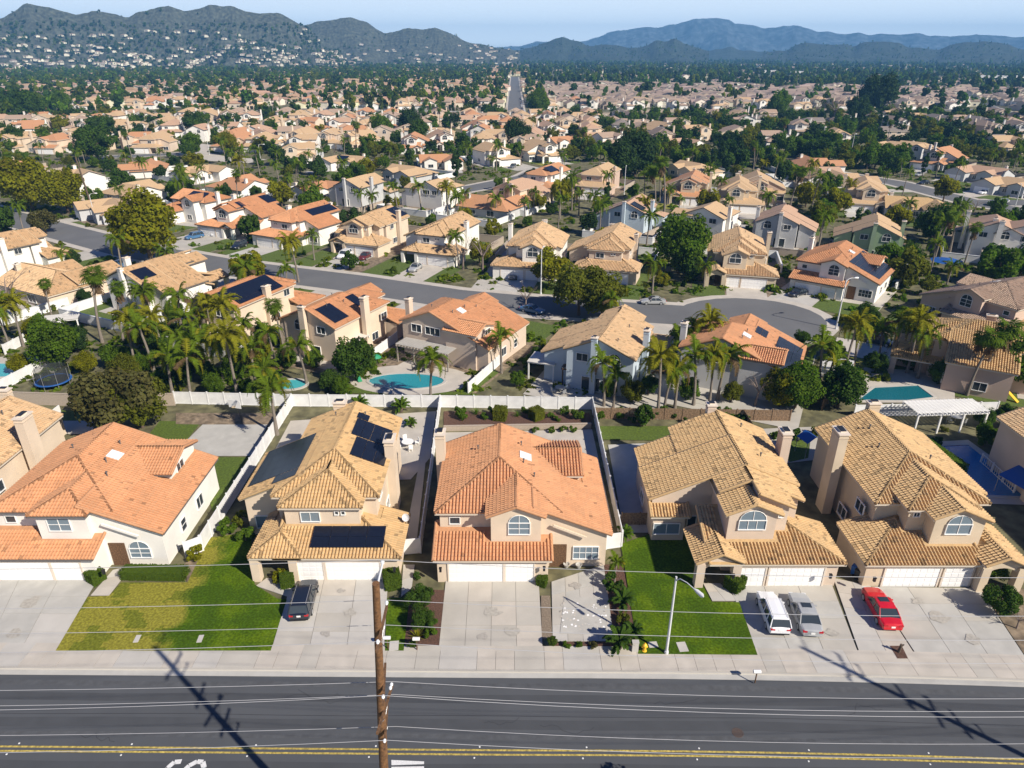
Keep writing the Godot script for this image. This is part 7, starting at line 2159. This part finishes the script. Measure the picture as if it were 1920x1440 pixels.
	# long pale sheds at the far right
	for q in [[Vector2(544.98, -1616.55), 46.0], [Vector2(575, -1543.76), 26.0], [Vector2(816.64, -1259.23), 90.0], [Vector2(-1255.4, -1990.88), 120.0], [Vector2(-573.12, -3040.64), 60.0]]:
		var b := MB.new()
		b.box(Vector3(0, 3, 0), Vector3(q[1], 6, 22))
		b.box(Vector3(0, 6.2, 0), Vector3(q[1] + 1, .5, 23))
		tag(part("warehouse", b.mesh(), mats.white, self, Vector3(q[0].x, 0, q[0].y)), "long pale flat-roofed shed far off among the trees", "warehouse")
	for v in 3:
		places = []
		tints = []
		for i in 6000:
			var r := 590.0 + 3000.0 * pow(rng.randf(), 1.1)
			var az := rng.randf_range(-.68, .68)
			if i % 3 == 0 and az < -.03: r = rng.randf_range(1150.0, 2300.0)   # gardens of the foothill streets
			if az > .02 and r < 1050.0 and rng.randf() < .45: r = rng.randf_range(1050.0, 2600.0)   # the dark belt of trees under the right-hand hills
			var zx := sin(az) * r
			var zz := -cos(az) * r
			if near_road(zx, zz, 3.0): continue
			if zz > -660.0 and zz < -530.0 and absf(zx) < 330.0 and rng.randf() < .6: continue
			if az > .05 and r < 1040.0 and rng.randf() < .62: continue
			var y := land(zx, zz)
			if y > 44.0 + .020 * r and rng.randf() < .97: continue
			var s := rng.randf_range(.45, 1.9) * (.7 if y > 4.0 else 1.0)
			places.append(Transform3D(Basis(Vector3.UP, rng.randf() * TAU).scaled(Vector3(s, s * rng.randf_range(.8, 1.3), s)), Vector3(zx, y, zz)))
			var k := rng.randf_range(.7, 1.7)
			tints.append(Color(k * rng.randf_range(.85, 1.5), k, k * .9))
		for i in 3400:
			var az := rng.randf_range(-.70, -.03)
			var r := rng.randf_range(1180.0, 2350.0)
			var q := Vector3(sin(az) * r, 0, -cos(az) * r)
			q.y = land(q.x, q.z)
			if q.y > 40.0 + .030 * r and rng.randf() < .95: continue
			var s := rng.randf_range(.6, 1.5)
			places.append(Transform3D(Basis(Vector3.UP, rng.randf() * TAU).scaled(Vector3(s * 1.2, s, s * 1.2)), q))
			var k := rng.randf_range(.7, 1.7)
			tints.append(Color(k * rng.randf_range(.85, 1.4), k, k * .9))
		many("distant_trees", crown(501 + v, [Vector3(3.0, 2.6, 3.0), Vector3(2.4, 3.6, 2.4), Vector3(1.6, 4.4, 1.6)][v], 7, 170, 1.5), mats[["leaf_dark", "leaf_mid", "leaf_pine"][v]], lifted(places, 3.6), tints, self)

func lifted(places: Array, h: float) -> Array:
	var out := []
	for t in places: out.append(Transform3D(t.basis, t.origin + Vector3(0, h * t.basis.get_scale().y, 0)))
	return out
